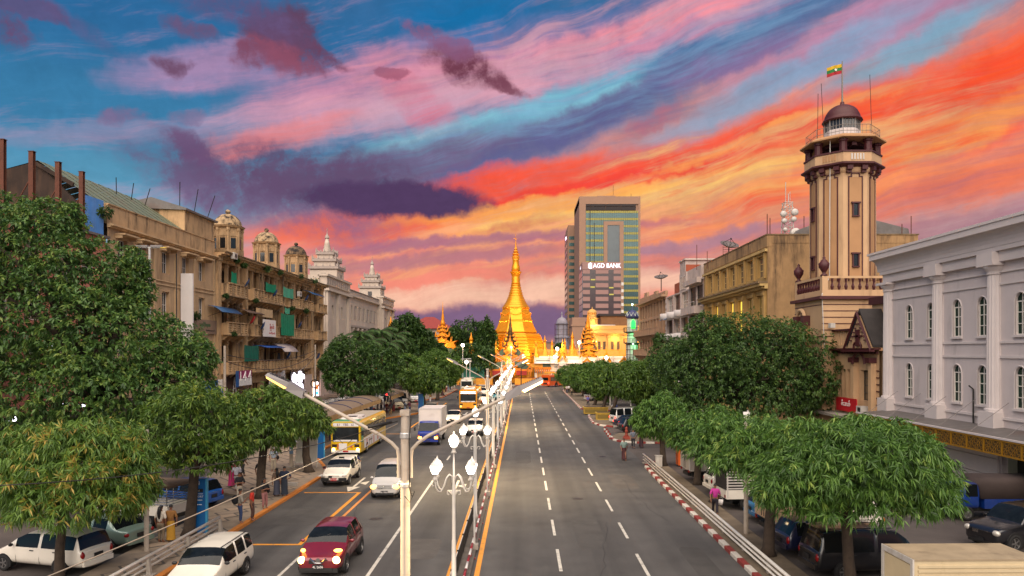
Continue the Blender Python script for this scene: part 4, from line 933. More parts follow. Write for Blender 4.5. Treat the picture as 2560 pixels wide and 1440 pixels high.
for k,(px,pt,Y,h_,lab)in enumerate([(1362,838,190,8.5,'bright golden stupa at the right foot of the pagoda'),(1380,848,189,6.5,'thin golden stupa right of the black water tank'),(1412,845,188,7,'golden stupa leaning against the gate spire'),(1431,828,188,9,'tall golden stupa before the grey tower block'),(1340,850,184,7,'slim dark gold stupa above the end of the railing'),(1240,850,186,7,'golden stupa beside the dark trees left of the gate'),(1440,868,186,4,'small golden stupa behind the railing'),(977,790,176,14,'lone golden spire among the dark trees near the white hall'),(1178,830,188,11,'golden spire tip showing between the trees'),(1047,858,184,8,'golden stupa at the left edge of the tiered pavilion')]):
 x,y,z=at(px,pt,Y);small_stupa(x,y,z-h_,h_,lab)
for k,(px,pt,lab)in enumerate([(1406,845,'steep golden roof horn above the first shop roof'),(1468,890,'golden flame finial in the middle of the shop roofs'),(1516,868,'golden roof horn behind the railing before the mansion'),(1560,885,'golden flame finial at the far end of the shop roofs')]):
 x,y,z=at(px,pt,182);s_=thing('roof_finial',lab,'finial',(x,182,5.6),group='golden flame finials on the shop roofs')
 mb=MB().use(gold_trim);hf=z-5.6
 flame(mb,lambda u,zz,d:(u,-.2+d,zz),1.25,hf,.3);obj('flame',mb,s_);obj('plinth',MB().use(tin_white).box(-.9,.9,-.3,.5,-.8,0),s_)
# lamps that light all this (globes on poles, as photographed)
globe=glow('globe_lamp',(255,236,214),4.0)
for k,(px,py,Y,e,lab)in enumerate([(1448,856,180,2600,'large glowing globe lamp before the lit mansion'),(1393,872,181,1500,'glowing globe lamp beside the first golden horn'),(1388,892,178,1200,'glowing street lamp over the white shop roof'),(1516,894,178,1200,'glowing globe lamp above the pruned trees in front of the shops'),(1157,863,172,500,'glowing lamp high in the dark trees'),(1166,905,165,400,'glowing lamp under the cross arm over the left carriageway'),(1278,868,181,1500,'lamp hung at the temple gate')]):
 x,y,z=at(px,py,Y);s_=thing('globe_lamp',lab,'lamp',(x,y,z));obj('globe',MB().use(globe,True).sphere((0,0,0),.42 if k<6 else .2,10,6),s_);obj('pole',MB().use(steel).tube([(0,.1,-z),(0,.1,-.4)],.07,6),s_)
 l_=uplight(0,-.9,0,e*.10,.4,(1,.72,.4));l_.parent=s_
for k,(x,y,z,e)in enumerate([(-3.5,179.6,5.6,700),(10,181.0,9.6,900),(20,181.0,9.6,900),(28,182,9.6,700),(-20.9,184,9.6,2600),(-3,178.6,2.2,260)]):
 s_=thing('floodlight','small floodlight fixed by the gilded roofs','floodlight',(x,y,z),group='floodlights among the temple roofs');obj('lamp_housing',MB().use(black_iron).box(-.15,.15,-.15,.15,-.15,.1),s_);obj('lens',MB().use(lamp_warm).box(-.12,.12,-.12,.12,.102,.12),s_)
 l_=uplight(0,0,.5,e*.22,.3);l_.parent=s_
# ---------------------------------------------------------------- tower blocks and mansions beyond
tan_clad=mat('tan_cladding',(150,114,90),.6,vary=.08,scale=.2)
glass_g=mat('green_curtain_glass',(62,92,92),.12,vary=.2,scale=.12,metal=.2)
band_y=mat('yellow_spandrel',(150,140,52),.4,vary=.12,scale=.3)
louvre=mat('dark_louvre',(40,30,30),.7,vary=.2)
t=thing('office_tower','tall green glass office tower with a tan frame and dark top louvres','tower block',(32.2,400,0))
wd,dp,H=33.4,38,94.5
mb=MB().use(tan_clad);mb.box(0,wd,.6,dp,0,90.2);mb.box(-.4,3.2,0,dp,0,H-1);mb.box(wd-1.0,wd+.2,0,dp,0,H-1);mb.box(-.4,wd+.2,-.02,dp,90.3,H);mb.box(10,20,2,12,H,H+.8);obj('frame',mb,t)
for k in range(21):
 z=3+k*3.98
 obj('glass_band',MB().use(glass_g).box(3.2,wd-1.0,.2,.59,z,z+2.7),t)
 obj('spandrel_band',MB().use(band_y).box(3.2,wd-1.0,.1,.59,z+2.72,z+3.94),t)
mb=MB().use(mat('mullion',(58,66,66),.5))
for k in range(24):mb.box(3.3+k*1.22,3.42+k*1.22,.0,.1,3,86.5)
obj('mullions',mb,t);t_m=t
obj('dark_joint',MB().use(louvre).box(5.4,5.7,-.05,-.01,20,87).box(7.8,8.05,-.05,-.01,20,80),t)
obj('portal_frame',MB().use(tan_clad).box(13.1,15.2,-.5,-.06,30,78.5).box(22.0,24.2,-.5,-.06,30,78.5).box(13.1,24.2,-.5,-.06,78.5,80.6),t)
obj('portal_glass',MB().use(mat('blue_grey_glass',(74,84,88),.15,vary=.25,scale=.15)).box(15.2,22.0,-.2,-.06,30,78.4),t)
for k in range(4):
 u=(3.2,5.9,14.4,22.9)[k];u1=(5.7,14.2,22.7,31.0)[k]
 for z in(86.9,89.0):obj('louvre_panel',MB().use(louvre).box(u,u1,.05,.59,z,z+1.8),t)
obj('aerial',MB().use(black_iron).tube([(19,4,H),(19,4,H+7)],.08,4).tube([(29,4,H),(29,4,H+2.5)],.1,4).tube([(2,4,H+.6),(6,4,H+.6)],.12,4),t)
t=thing('office_tower','narrow tan office tower behind the green glass tower','tower block',(28,442,0))
mb=MB().use(tan_clad).box(0,5.2,0,30,0,84).box(.4,4.6,1,28,84,86);obj('frame',mb,t)
for k in range(19):obj('window_band',MB().use(glass_g).box(-.12,0,3,27,5+k*4,7.2+k*4).box(.8,4.4,-.12,0,5+k*4,7+k*4),t)
put_text('lettering',t,'SAKURA',2.4,glow('sign_violet',(236,205,255),2.0),(-.2,15,80),'w')
t=thing('bank_building','pink banded bank building with a lit white roof sign','office building',(28.7,340,0))
pinkc=mat('pink_panel',(146,110,102),.5,vary=.06,scale=.3);darkg=mat('brown_black_glass',(62,50,52),.15,vary=.2,scale=.2)
mb=MB().use(mat('bank_core',(84,66,64),.6)).box(0,18.0,.3,21,0,46.8);mb.use(pinkc).box(-.2,18.2,0,21,47,50.6);obj('frame',mb,t)
for k in range(14):
 z=1.8+k*3.24
 obj('window_band',MB().use(darkg).box(0,18,.1,.29,z,z+1.2).use(mat('bank_side_glass',(92,104,118),.2,vary=.1)).box(-.2,0,.6,20,z,z+2.9),t)
 for u0,u1 in((0,3.4),(6.1,12.1),(14.6,18.0)):obj('panel_band',MB().use(pinkc).box(u0,u1,0,.29,z+1.22,z+3.22),t)
 for u0,u1 in((3.4,6.1),(12.1,14.6)):obj('window_strip',MB().use(darkg).box(u0,u1,.05,.29,z+1.22,z+3.22),t)
for z,u in((38.5,3.6),(38.2,12.4),(42,3.8),(35,12.5)):obj('lit_window',MB().use(glow('office_light',(150,140,60),.3)).box(u,u+2.1,.02,.04,z,z+.6),t)
white_sign=glow('bank_letters',(250,244,255),.5)
put_text('lettering',t,'AGD BANK',3.0,white_sign,(11.4,-.2,48.8),'s',xs=.86)
obj('sign_emblem',MB().use(white_sign).prism([(2.6,47.8),(3.6,47.4),(4.3,47.6),(4.3,50.0),(3.4,50.3),(2.6,49.6)],'y',-.25,-.1),t)
put_text('lettering',t,'AGD',2.0,white_sign,(-.3,10,48.8),'w')
mb=MB().use(frame_white)
for k in range(12):mb.box(18.2,19.4,.6,1.4,4+k*3.24,5.4+k*3.24)
obj('air_conditioner_rack',mb,t)
podium=thing('podium_block','tan podium block with tall lit slots left of the bank building','office building',(24,330,0))
obj('wall',MB().use(tan_clad).box(-1,5,0,20,0,24).box(-1.4,5.2,-.3,20,20,21),podium)
obj('lit_slot',MB().use(glow('slot_violet',(214,196,255),3.0)).box(-1.9+1.2,-.2,-.4,-.3,2.5,6).box(-.7,-.2,-.4,-.3,8,13),podium)
# floodlit mansion
t=thing('floodlit_mansion','amber floodlit mansion with a corner cupola behind the shop roofs','building',(19.5,216,0))
man_w=mat('mansion_plaster',(206,156,84),.75,vary=.1,scale=.6)
W=Wall((0,0,0),(1,0,0),(0,-1,0));W2=Wall((0,0,0),(0,1,0),(-1,0,0))
us=[2.2,3.7,5.2,7.6,9.4,12.4,14.2]
ops=[(u-.4,u+.4,8.6,11.4)for u in us]+[(u-.45,u+.45,3.0,6.2)for u in us]
mb=MB().use(man_w);W.skin(mb,16,15.0,ops,.4)
for u in(.2,6.2,10.4,15.2):W.box(mb,u,u+.8,2.0,13.2,0,.35);W.box(mb,u-.15,u+.95,12.6,13.0,.01,.5)
mb.box(0,.01,0,18,0,15);mb.box(0,16,.5,18,0,14.9);obj('wall',mb,t)
for k,o in enumerate(ops):W.window(t,*o,frame_brown,glow('mansion_lit',(255,176,60),1.2)if k in(6,13)else pane_tan,depth=.35)
mb=MB().use(man_w);cornice(mb,W,-.3,16.3,13.4,[(.4,.5),(.3,.9)]);W.box(mb,0,16,15.0,16.2,-.3,.1);obj('cornice',mb,t)
obj('barrel_roof',MB().use(mat('pale_barrel_roof',(186,172,160),.7,vary=.1),True).lathe([(.1,0),(.9,0),(.9,8),(.1,8)],14),t).matrix_local=Matrix.Translation((.6,1.2,15.6))@Matrix.Rotation(R(90),4,'Y')
mb=MB().use(man_w).lathe([(1.7,15),(1.7,18.2),(2.0,18.4),(1.5,18.6),(1.3,18.62),(1.3,19.8),(1.6,20.0)],8,(1.8,2.4,0),a0=R(22.5));obj('cupola',mb,t)
obj('cupola_dome',MB().use(man_w,True).lathe([(1.4*math.cos(R(a)),20.0+1.3*math.sin(R(a)))for a in range(0,86,12)]+[(.15,21.3),(.02,22.0)],12,(1.8,2.4,0)),t)
obj('attic',MB().use(mat('brown_attic',(120,84,52),.8,vary=.2)).box(4.6,16,5,16,15,19.2).use(louvre).box(4,16.4,4.6,16.4,19.3,20.0),t)
for x,y,z,e in((1,-1.6,12.0,500),(4.5,-2.0,2.0,800),(10.7,-2.0,2.0,900),(15.5,-2,2.0,700),(1.8,-1.2,16.2,600),(8.3,-1.4,12.2,350),(13.3,-1.4,12.2,350)):
 l_=uplight(x,y,z,e*.5,.2);l_.parent=t
obj('floodlight_fitting',MB().use(lamp_warm).sphere((1,-1.2,12.0),.25,8,5).sphere((2.6,-1.2,11.4),.18,8,5),t)
# grey domed tower and a far red roof
t=thing('domed_tower','blue grey domed tower under scaffolding right of the pagoda','tower',(15.8,285,0))
grey_s=mat('grey_blue_stone',(136,130,138),.8,vary=.2,scale=.6)
obj('tower_shaft',MB().use(grey_s).lathe([(2.7,0),(2.7,13.5),(3.1,13.8),(3.1,14.4),(2.2,14.6),(2.2,18.8),(2.5,19.1)],8),t)
obj('dome',MB().use(grey_s,True).lathe([(2.3*math.cos(R(a)),19.1+2.9*math.sin(R(a)))for a in range(0,80,11)]+[(.3,22.1),(.2,23.0),(.35,23.4),(.02,24.2)],14),t)
obj('scaffolding',(lambda m:([m.tube([(2.9*math.cos(R(a)),2.9*math.sin(R(a)),12),(2.9*math.cos(R(a)),2.9*math.sin(R(a)),19.5)],.07,4)for a in range(0,360,40)],[m.lathe([(2.95,z),(2.95,z+.1)],9,cap=False)for z in(13,15,17,19)],m)[2])(MB().use(frame_brown)),t)
t=thing('red_roof_hall','white hall with a broad red roof far behind the dark trees','building',(-38,290,0))
obj('wall',MB().use(hall_w).box(-8,8,0,16,0,17.6),t)
for u in(-1,2.2,5.4):obj('window',MB().use(pane_dark).box(u,u+1.2,-.05,-.01,13.5,16),t)
obj('roof',MB().use(mat('red_clay_roof',(132,48,40),.7,vary=.2)).lathe([(14.5,17.6),(2.4,22.6)],4,(0,8,0),a0=R(45)),t)
t=thing('low_block','low dark block between the stupas and the domed tower','building',(8,300,0));obj('wall',MB().use(tan_clad).box(0,9,0,10,0,12),t);obj('roof',MB().use(tin_grey).box(-.3,9.3,-.3,10,12.01,12.4),t)
# ---------------------------------------------------------------- buildings on the right
RX=27.0
yellow_p=mat('yellow_plaster',(170,136,80),.85,vary=.12,scale=.6,stain=(96,70,44),stain_amt=.55,stain_scale=.8,streak=True,bump=.15)
yellow_t=mat('pale_yellow_trim',(188,156,98),.8,vary=.1,scale=1,stain=(110,82,52),stain_amt=.4,stain_scale=1,streak=True)
end_wall=mat('stained_end_wall',(158,124,84),.9,vary=.28,scale=.5,stain=(62,46,34),stain_amt=.85,stain_scale=.7,streak=True,bump=.2,lo=.46)
maroon=mat('maroon_trim',(70,22,25),.6,vary=.15,scale=2)
sand=mat('sand_plaster',(190,154,116),.8,vary=.08,scale=.6,stain=(122,92,66),stain_amt=.5,stain_scale=.8,streak=True,lo=.48)
sand_panel=mat('sand_panel',(168,126,86),.8,vary=.08,scale=.8)
white_st=mat('white_render',(196,184,181),.75,vary=.05,scale=.7,stain=(132,122,116),stain_amt=.4,stain_scale=.9,streak=True,bump=.3,bscale=40,lo=.49)
white_tr=mat('white_moulding',(202,191,187),.7,vary=.05,scale=1.5,bump=.1)
lit_yellow=glow('warm_room_light',(222,190,70),.55)
def wallR(y0):return Wall((0,0,0),(0,1,0),(-1,0,0))
# --- yellow building with the stained end wall
t=thing('yellow_building','long yellow building with lit windows and a stained blank end wall','building',(RX,79.3,0));W=wallR(0);WL=27.4
us=[1.2+k*3.6 for k in range(7)]
ops=[(u,u+2.3,16.8,19.2)for u in us]+[(u,u+2.5,10.9,14.8)for u in us]+[(u,u+2.5,5.6,9.2)for u in us]
mb=MB().use(yellow_p);W.skin(mb,WL,20.0,ops,.5)
for u in us+[us[-1]+3.6]:W.box(mb,u-.95,u-.35,10.0,15.2,0,.3);W.box(mb,u-1.02,u-.28,14.7,15.0,.301,.4);W.box(mb,u-.85,u-.45,16.6,19.4,0,.2)
mb.use(end_wall).box(0.02,16.6,-.02,-.001,0,20.4);mb.box(.6,16.6,0,WL,0,20.0);obj('wall',mb,t)
lit={9,10,12}
for k,o in enumerate(ops):
 W.window(t,*o,yellow_t,lit_yellow if k in lit else(mat('yellow_dim_room',(150,124,60),.5,vary=.3)if 7<=k<14 else pane_tan),depth=.4,nu=2,nz=3,fw=.14)
mb=MB().use(yellow_t);cornice(mb,W,-.2,WL,15.4,[(.3,.35),(.3,.9)]);mb.use(mossy);W.box(mb,-.25,WL,16.005,16.2,.01,1.1);mb.use(yellow_t);cornice(mb,W,-.1,WL,19.5,[(.3,.3)])
for k in range(45):W.box(mb,.1+k*.6,.35+k*.6,15.45,15.68,.351,.6)
obj('cornice',mb,t)
obj('parapet',MB().use(end_wall).box(-.05,.5,-.05,WL,20.01,21.3).box(.5,16.6,-.05,.3,20.41,21.3).use(mossy).box(-.12,.56,-.12,WL,21.302,21.42).box(.56,16.7,-.12,.36,21.302,21.42),t)
for k,(x,z)in enumerate(((6.8,14.6),(6.6,10.8),(6.8,6.5))):
 We=Wall((x,-.03,0),(1,0,0),(0,-1,0));We.window(t,0,2.0,z,z+2.9,frame_brown,glow('blue_room',(150,176,190),.8)if k==1 else pane_tan,depth=-.05,nu=2,nz=3)
 obj('window_ledge',MB().use(mossy).box(x-.2,x+2.2,-.7,-.04,z-.3,z-.05).box(x-.2,x+2.2,-.6,-.04,z+3.0,z+3.1),t)
obj('roof',MB().use(tin_grey).prism([(3.5,21.31),(16.4,21.31),(16.2,22.2),(9.2,24.0),(4.2,22.2)],'y',1.2,26),t)
t=thing('telecom_mast','lattice phone mast with drum dishes on the yellow building roof','mast',(30.6,83,21.4));lat=MB().use(white_metal)
for a in(0,1,2,3):
 sx,sy=(-1,1,1,-1)[a],(-1,-1,1,1)[a];lat.tube([(sx*.55,sy*.55,0),(sx*.4,sy*.4,4.2)],.05,4)
for q in range(6):
 z=q*.7
 for a in range(4):
  p=[(-1,-1),(1,-1),(1,1),(-1,1)];(x0,y0),(x1,y1)=p[a],p[(a+1)%4];lat.tube([(x0*.53,y0*.53,z),(x1*.48,y1*.48,z+.7)],.03,4);lat.tube([(x0*.5,y0*.5,z+.7),(x1*.5,y1*.5,z+.7)],.03,4)
obj('lattice',lat,t);obj('aerial',MB().use(white_metal).tube([(-.2,0,4.2),(-.2,0,6.6)],.04,4).tube([(.3,0,4.2),(.3,0,5.5)],.03,4).tube([(0,-.3,4),(0,-.3,5.2)],.05,4),t)
for x,z,r in((-.7,2.8,.35),(.6,3.0,.4),(.5,2.2,.3),(-.6,2.0,.3),(.7,.6,.6),(-.5,1.0,.25)):obj('drum_dish',MB().use(white_metal,True).lathe([(r*.9,0),(r,.1),(r,.3),(r*.6,.38),(.02,.4)],14),t).matrix_local=Matrix.Translation((x,-.45,z))@Matrix.Rotation(R(90),4,'X')
def big_dish(px,py,Y,r,label,tilt,rz):
 x,y,z=at(px,py,Y);t=thing('satellite_dish',label,'satellite dish',(x,y,z),rz=R(rz))
 mb=MB().use(mat('mesh_dish',(96,86,84),.6,vary=.2),True);mb.lathe([(.05,0),(r*.4,r*.06),(r*.75,r*.2),(r,r*.36),(r*.99,r*.38),(r*.7,r*.2),(r*.3,r*.05),(.05,.02)],18);o=obj('dish',mb,t);o.rotation_euler=(R(tilt),0,0)
 mb=MB().use(black_iron)
 for q in range(8):mb.tube([(r*.05*math.cos(q*PI/4),r*.05*math.sin(q*PI/4),-.02),(r*math.cos(q*PI/4),r*math.sin(q*PI/4),r*.35)],.03,4)
 for q in range(3):mb.tube([(r*.8*math.cos(q*2.1),r*.8*math.sin(q*2.1),r*.25),(0,0,r*.95)],.03,4)
 mb.sphere((0,0,r*.95),.12,8,5);obj('ribs',mb,o);obj('mast',MB().use(black_iron).tube([(0,0,-2.4),(0,0,-.05)],.09,6),t)
big_dish(1822,618,96,1.25,'large mesh dish on the yellow building roof edge',28,15)
big_dish(1653,697,140,1.35,'large mesh dish on the tan balcony building',20,-25)
for k,(px,pb,pt,Y,lab)in enumerate([(1918,598,535,80,'twin thin aerial pole at the corner of the yellow building'),(1925,598,545,80,'second thin aerial pole at the corner of the yellow building'),(1768,665,628,104,'thin aerial pole at the far end of the yellow parapet'),(1742,668,612,108,'tall thin aerial pole on the white balcony building'),(2255,590,560,80,'short aerial pole behind the round tower'),(2278,595,540,80,'aerial pole with a stay at the rear roof corner'),(2010,570,540,81,'aerial pole left of the octagonal tower')]):
 x,y,z=at(px,pb,Y);zt=at(px,pt,Y)[2];tag(obj('aerial_pole',MB().use(rust).tube([(0,0,-.4),(0,0,zt-z)],.05,5),loc=(x,y,z)),lab,'aerial','aerial poles on the right hand roofs')
# --- white and tan balcony buildings farther on
ivory=mat('dirty_white_plaster',(186,168,158),.85,vary=.15,scale=.8,stain=(112,92,80),stain_amt=.5,stain_scale=.9,streak=True)
terracotta=mat('terracotta_plaster',(150,74,48),.85,vary=.12,scale=.8)
t=thing('balcony_building','brown balcony building with glazed green verandas and a white name board','building',(RX,107.1,0));mb=MB().use(ivory)
W=wallR(0);fz=[4.0,7.8,11.6,15.4];ops=[(.4,4.4,z+.1,z+3.2)for z in fz]+[(4.8,8.8,z+.1,z+3.2)for z in fz]
W.skin(mb,9.3,19.3,ops,1.0);mb.box(1.02,14,0,9.3,0,19.2);obj('wall',mb,t)
for k,o in enumerate(ops):W.window(t,*o,black_iron,mat('green_veranda_glass',(46,58,44),.3,vary=.3)if k%4==3 else mat('brown_veranda_glass',(70,52,44),.3,vary=.4,scale=1.5),depth=.3,nu=6,nz=4,fw=.08,name='veranda_glazing')
for z in fz:
 b_=obj('balcony',MB().use(ivory).box(-1.4,-.01,.2,9.1,z-1.2,z-.1),t);obj('rail',MB().use(white_metal).box(-1.4,-1.34,.2,9.1,z+.5,z+.58).box(-1.4,-1.34,.2,.26,z-.1,z+.5).box(-1.4,-1.34,4.6,4.66,z-.1,z+.5).box(-1.4,-1.34,9.04,9.1,z-.1,z+.5),b_)
obj('parapet',MB().use(ivory).box(-1.0,-.3,.1,9.2,18.8,19.6).box(-.3,.3,.1,9.2,19.301,21.4),t)
obj('roof_rooms',MB().use(mat('brick_red',(112,50,42),.85,vary=.2)).box(3,12,.5,16,19.3,22.2).use(ivory).box(2.6,12.4,.2,16.4,22.21,22.5),t)
obj('roof_railing',(lambda m:([m.box(3,12,.45,.5,22.6+q*.35,22.66+q*.35)for q in range(5)],[m.box(3+q*1.8,3.06+q*1.8,.4,.45,22.5,24.2)for q in range(6)],m)[2])(MB().use(rust)),t)
s_=thing('shop_sign','white name board with a gold crest on the balcony front','sign',(RX-1.95,107.6,6.6));obj('board',MB().use(sign_white).box(0,.4,0,8.4,0,2.2),s_)
obj('lettering',strokes(MB().use(mat('sign_dark',(60,40,36),.5,vary=0)),lambda u,z,d:(-.001-.015*d,5.9-u,.75+z),4.3,.8,10,9),s_)
obj('crest',MB().use(mat('crest_gold',(170,120,40),.5)).prism([(6.4,1.9),(7.4,1.9),(7.4,.8),(6.9,.2),(6.4,.8)],'x',-.03,-.001),s_)
t=thing('balcony_building','white fronted building with curved balconies and a terracotta stair tower','building',(RX,116.5,0));mb=MB().use(ivory)
ops=[(.6+q*6,5.6+q*6,z+.1,z+3.0)for z in fz[:4]for q in range(3)]
W.skin(mb,18.6,18.6,ops,1.0);mb.box(1.02,14,0,18.6,0,18.5);mb.use(mat('white_quoin',(196,186,182),.8))
for q in range(18):W.box(mb,18.2,18.6,.5+q,1.1+q,.0,.08)
obj('wall',mb,t)
for o in ops:W.window(t,*o,frame_white if random.random()<.4 else frame_brown,random.choice([pane_dark,pane_tan,mat('brown_veranda_glass',(70,52,44),.3)]),depth=.5,nu=5,nz=2,fw=.09,name='veranda_glazing')
for z in fz:
 for q in range(3):obj('balcony',MB().use(mat('white_balcony',(206,196,190),.75,vary=.1),True).lathe([(2.5,z-1.2),(2.65,z-1.1),(2.65,z-.1),(2.4,z-.08)],20,(.9,3.1+q*6,0)),t)
for q,(c,u)in enumerate(((mat('teal_awning',(40,72,84),.6),1),(blue_awning,7),(blue_awning,13))):obj('awning',MB().use(c).prism([(-1.5,6.5+q*3.8),(0,7.1+q*3.8),(0,7.2+q*3.8),(-1.5,6.6+q*3.8)],'y',u,u+4.4),t)
obj('stair_tower',MB().use(ivory).box(2.6,8.5,14.0,18.4,18.5,25.0).box(2.4,8.7,13.6,18.6,25.01,25.3).use(terracotta).box(2.7,8.5,13.86,13.99,18.5,24.2),t);obj('upper_wall',MB().use(terracotta).box(.6,9,9,13.8,18.6,20.6).use(ivory).box(.4,9,3.5,8.8,18.6,21.8),t)
W3=Wall((.4,3.5,0),(0,1,0),(-1,0,0));W3.window(t,.8,4.4,19.0,21.2,frame_white,pane_tan,depth=-.02,nu=4,nz=1)
t=thing('balcony_building','tan building with bracketed balconies and a stepped parapet at the row end','building',(RX,135.2,0));tanp=mat('tan_plaster',(166,132,104),.88,vary=.18,scale=.8,stain=(84,64,50),stain_amt=.5,stain_scale=.9,streak=True)
ops=[(.6+q*3.3,2.9+q*3.3,z,z+2.8)for z in(4.2,8.0,12.2,15.6)for q in range(9)]
mb=MB().use(tanp);W.skin(mb,30.8,18.8,ops,.7);mb.box(.72,12,0,30.8,0,18.7);obj('wall',mb,t)
for o in ops:W.window(t,*o,frame_brown,random.choice([pane_dark,pane_tan,pane_tan]),depth=.6,nu=3,nz=2)
for z in(3.9,7.8,12.0):
 b_=obj('balcony',MB().use(tanp).box(-1.4,-.01,.4,30.4,z-.25,z),t);mb=MB().use(tanp).box(-1.4,-1.25,.4,30.4,z+.95,z+1.1)
 for q in range(60):mb.box(-1.38,-1.27,.5+q*.5,.78+q*.5,z,z+.95)
 obj('balustrade',mb,b_)
 for q in range(14):obj('bracket',MB().use(tanp).prism([(0,z-1.4),(-.3,z-1.3),(-1.25,z-.4),(-1.25,z-.26),(0,z-.26)][::-1],'y',.8+q*2.2,1.15+q*2.2),b_)
mb=MB().use(tanp);W.box(mb,-.2,31,18.8,19.2,-.3,.9)
for k,(u0,u1,h_)in enumerate([(0,9,19.9),(9,12,20.6),(12,20,20.2),(20,23.5,21.2),(23.5,30.8,20.4)]):W.box(mb,u0,u1-.05,19.202,h_,-.4,.1)
obj('parapet',mb,t);obj('sheet_cover',MB().use(mat('blue_sheet',(50,62,92),.7,vary=.2)).box(-1.5,-1.42,1,8,3.9,6.0),t)
s_=thing('shop_sign','small yellow board on the lowest tan balcony','sign',(RX-1.6,136.5,1.6));obj('board',MB().use(mat('sign_cream_yellow',(200,168,112),.6)).box(0,.1,0,5,0,2.2),s_);obj('print',MB().use(sign_black).box(-.02,-.001,1.5,3.6,1.3,1.5).box(-.02,-.001,1.5,3.4,.7,.9),s_)
# --- minaret
t=thing('minaret','green lit white minaret with maroon lines and a blue zigzag dome','minaret',(26.2,171,0));mwhite=mat('minaret_white',(196,204,190),.7,vary=.08)
obj('shaft',MB().use(mwhite).lathe([(1.45,0),(1.45,5.6),(1.5,6.0),(1.4,6.1),(1.4,10.4),(1.25,10.6),(1.25,16.2)],12),t)
mb=MB().use(maroon)
for z in(1.2,2.6,4.0,5.4,7.6,8.8,10.0,12.2):mb.lathe([(1.5,z),(1.5,z+.12)],12,cap=False)
for k in range(12):
 a=R(30*k);mb.tube([(1.47*math.cos(a),1.47*math.sin(a),.6),(1.47*math.cos(a),1.47*math.sin(a),10.2)],.06,4)
obj('trim',mb,t)
for z in(6.1,10.4,13.0):obj('gallery',(lambda m:(m.lathe([(1.4,z-.3),(2.1,z),(2.1,z+.12),(1.4,z+.12)],14),[m.tube([(2.05*math.cos(R(24*q)),2.05*math.sin(R(24*q)),z+.1),(2.05*math.cos(R(24*q)),2.05*math.sin(R(24*q)),z+1.0)],.04,4)for q in range(15)],m.lathe([(2.06,z+1.0),(2.1,z+1.08)],14,cap=False),m)[3])(MB().use(black_iron)),t)
obj('dome',MB().use(mat('indigo_dome',(50,50,92),.5),True).lathe([(1.4,16.2),(1.55,16.6)]+[(1.5*math.cos(R(a)),16.7+1.6*math.sin(R(a)))for a in range(8,84,12)]+[(.08,18.4),(.06,19.4)],16),t)
mb=MB().use(mwhite)
for k in range(10):
 a0,a1,a2=R(36*k),R(36*k+18),R(36*k+36);mb.tube([(1.57*math.cos(a0),1.57*math.sin(a0),16.8),(1.25*math.cos(a1),1.25*math.sin(a1),17.7),(1.57*math.cos(a2),1.57*math.sin(a2),16.8)],.06,4)
obj('zigzag',mb,t)
obj('lit_niche',MB().use(glow('green_light',(30,255,70),1.2)).prism([(-.45,13.9),(.45,13.9),(.45,15.4),(.2,15.85),(-.2,15.85),(-.45,15.4)],'y',-1.36,-1.22),t)
obj('lamp',MB().use(glow('green_lamp',(190,255,220),5)).sphere((0,0,19.6),.18,8,5).sphere((-.2,-2.2,10.2),.15,8,5),t)
l_=uplight(.6,-2.6,9.6,60,.2,(.2,1,.35));l_.parent=t;l_=uplight(-.6,-2.5,12.4,40,.2,(.2,1,.35));l_.parent=t
# --- octagonal watch tower and its station house
TX,TY=29.0,65.2
t=thing('watch_tower','tall sand coloured octagonal tower with maroon trim and a flag','tower',(TX,TY,0));A0=R(22.5)
k_=TY/F
rs=2.79
sh=obj('shaft',MB().use(sand).lathe([(rs,13.5),(rs*.985,24.0),(rs*1.04,24.2),(rs*1.06,24.5)],8,a0=A0),t)
for q in range(8):
 a=R(45*q);n=(math.cos(a),math.sin(a),0);u=(-math.sin(a),math.cos(a),0);r=rs*math.cos(R(22.5))*.995;hw_=r*math.tan(R(22.5))
 Wq=Wall((n[0]*r-u[0]*hw_,n[1]*r-u[1]*hw_,0),u,n);w2=hw_*2
 mb=MB().use(maroon);a_,b_=w2*.2,w2*.8;zt=23.95
 Wq.box(mb,a_,a_+.09,14.6,zt-.3,.0,.07);Wq.box(mb,b_-.09,b_,14.6,zt-.3,.0,.07);Wq.box(mb,a_+.25,b_-.25,zt,zt+.09,.0,.07);Wq.box(mb,a_+.25,a_+.34,zt-.3,zt,.0,.07);Wq.box(mb,b_-.34,b_-.25,zt-.3,zt,.0,.07);Wq.box(mb,a_,a_+.25,zt-.3,zt-.21,.0,.068);Wq.box(mb,b_-.25,b_,zt-.3,zt-.21,.0,.068)
 mb.use(sand_panel);Wq.box(mb,a_+.1,b_-.1,14.7,zt-.32,.0,.03);obj('panel_trim',mb,sh)
 if q in(4,6,0,2):
  for z in(15.8,20.2):
   um=w2/2
   mb=MB().use(maroon);Wq.box(mb,um-.32,um+.32,z,z+.1,.03,.2);Wq.box(mb,um-.4,um+.4,z+1.15,z+1.28,.03,.22);Wq.box(mb,um-.3,um-.2,z+.1,z+1.15,.03,.16);Wq.box(mb,um+.2,um+.3,z+.1,z+1.15,.03,.16);mb.use(pane_dark);Wq.box(mb,um-.2,um+.2,z+.1,z+1.15,.03,.06);obj('window',mb,sh)
 for s in(.2,.8):mb=MB().use(maroon);Wq.box(mb,w2*s-.24,w2*s+.24,24.25,24.6,.0,.5);Wq.box(mb,w2*s-.2,w2*s+.2,24.0,24.248,.0,.3);obj('corbel',mb,sh)
gal=obj('gallery',MB().use(maroon).lathe([(rs*1.08,24.5),(3.5,24.72),(3.5,24.86),(rs,24.9)],8,a0=A0).use(sand).lathe([(rs*1.05,24.9),(3.2,24.95),(3.2,25.75),(rs,25.78)],8,a0=A0).use(maroon).lathe([(3.28,25.76),(3.28,25.9),(rs*.95,25.92)],8,a0=A0),t)
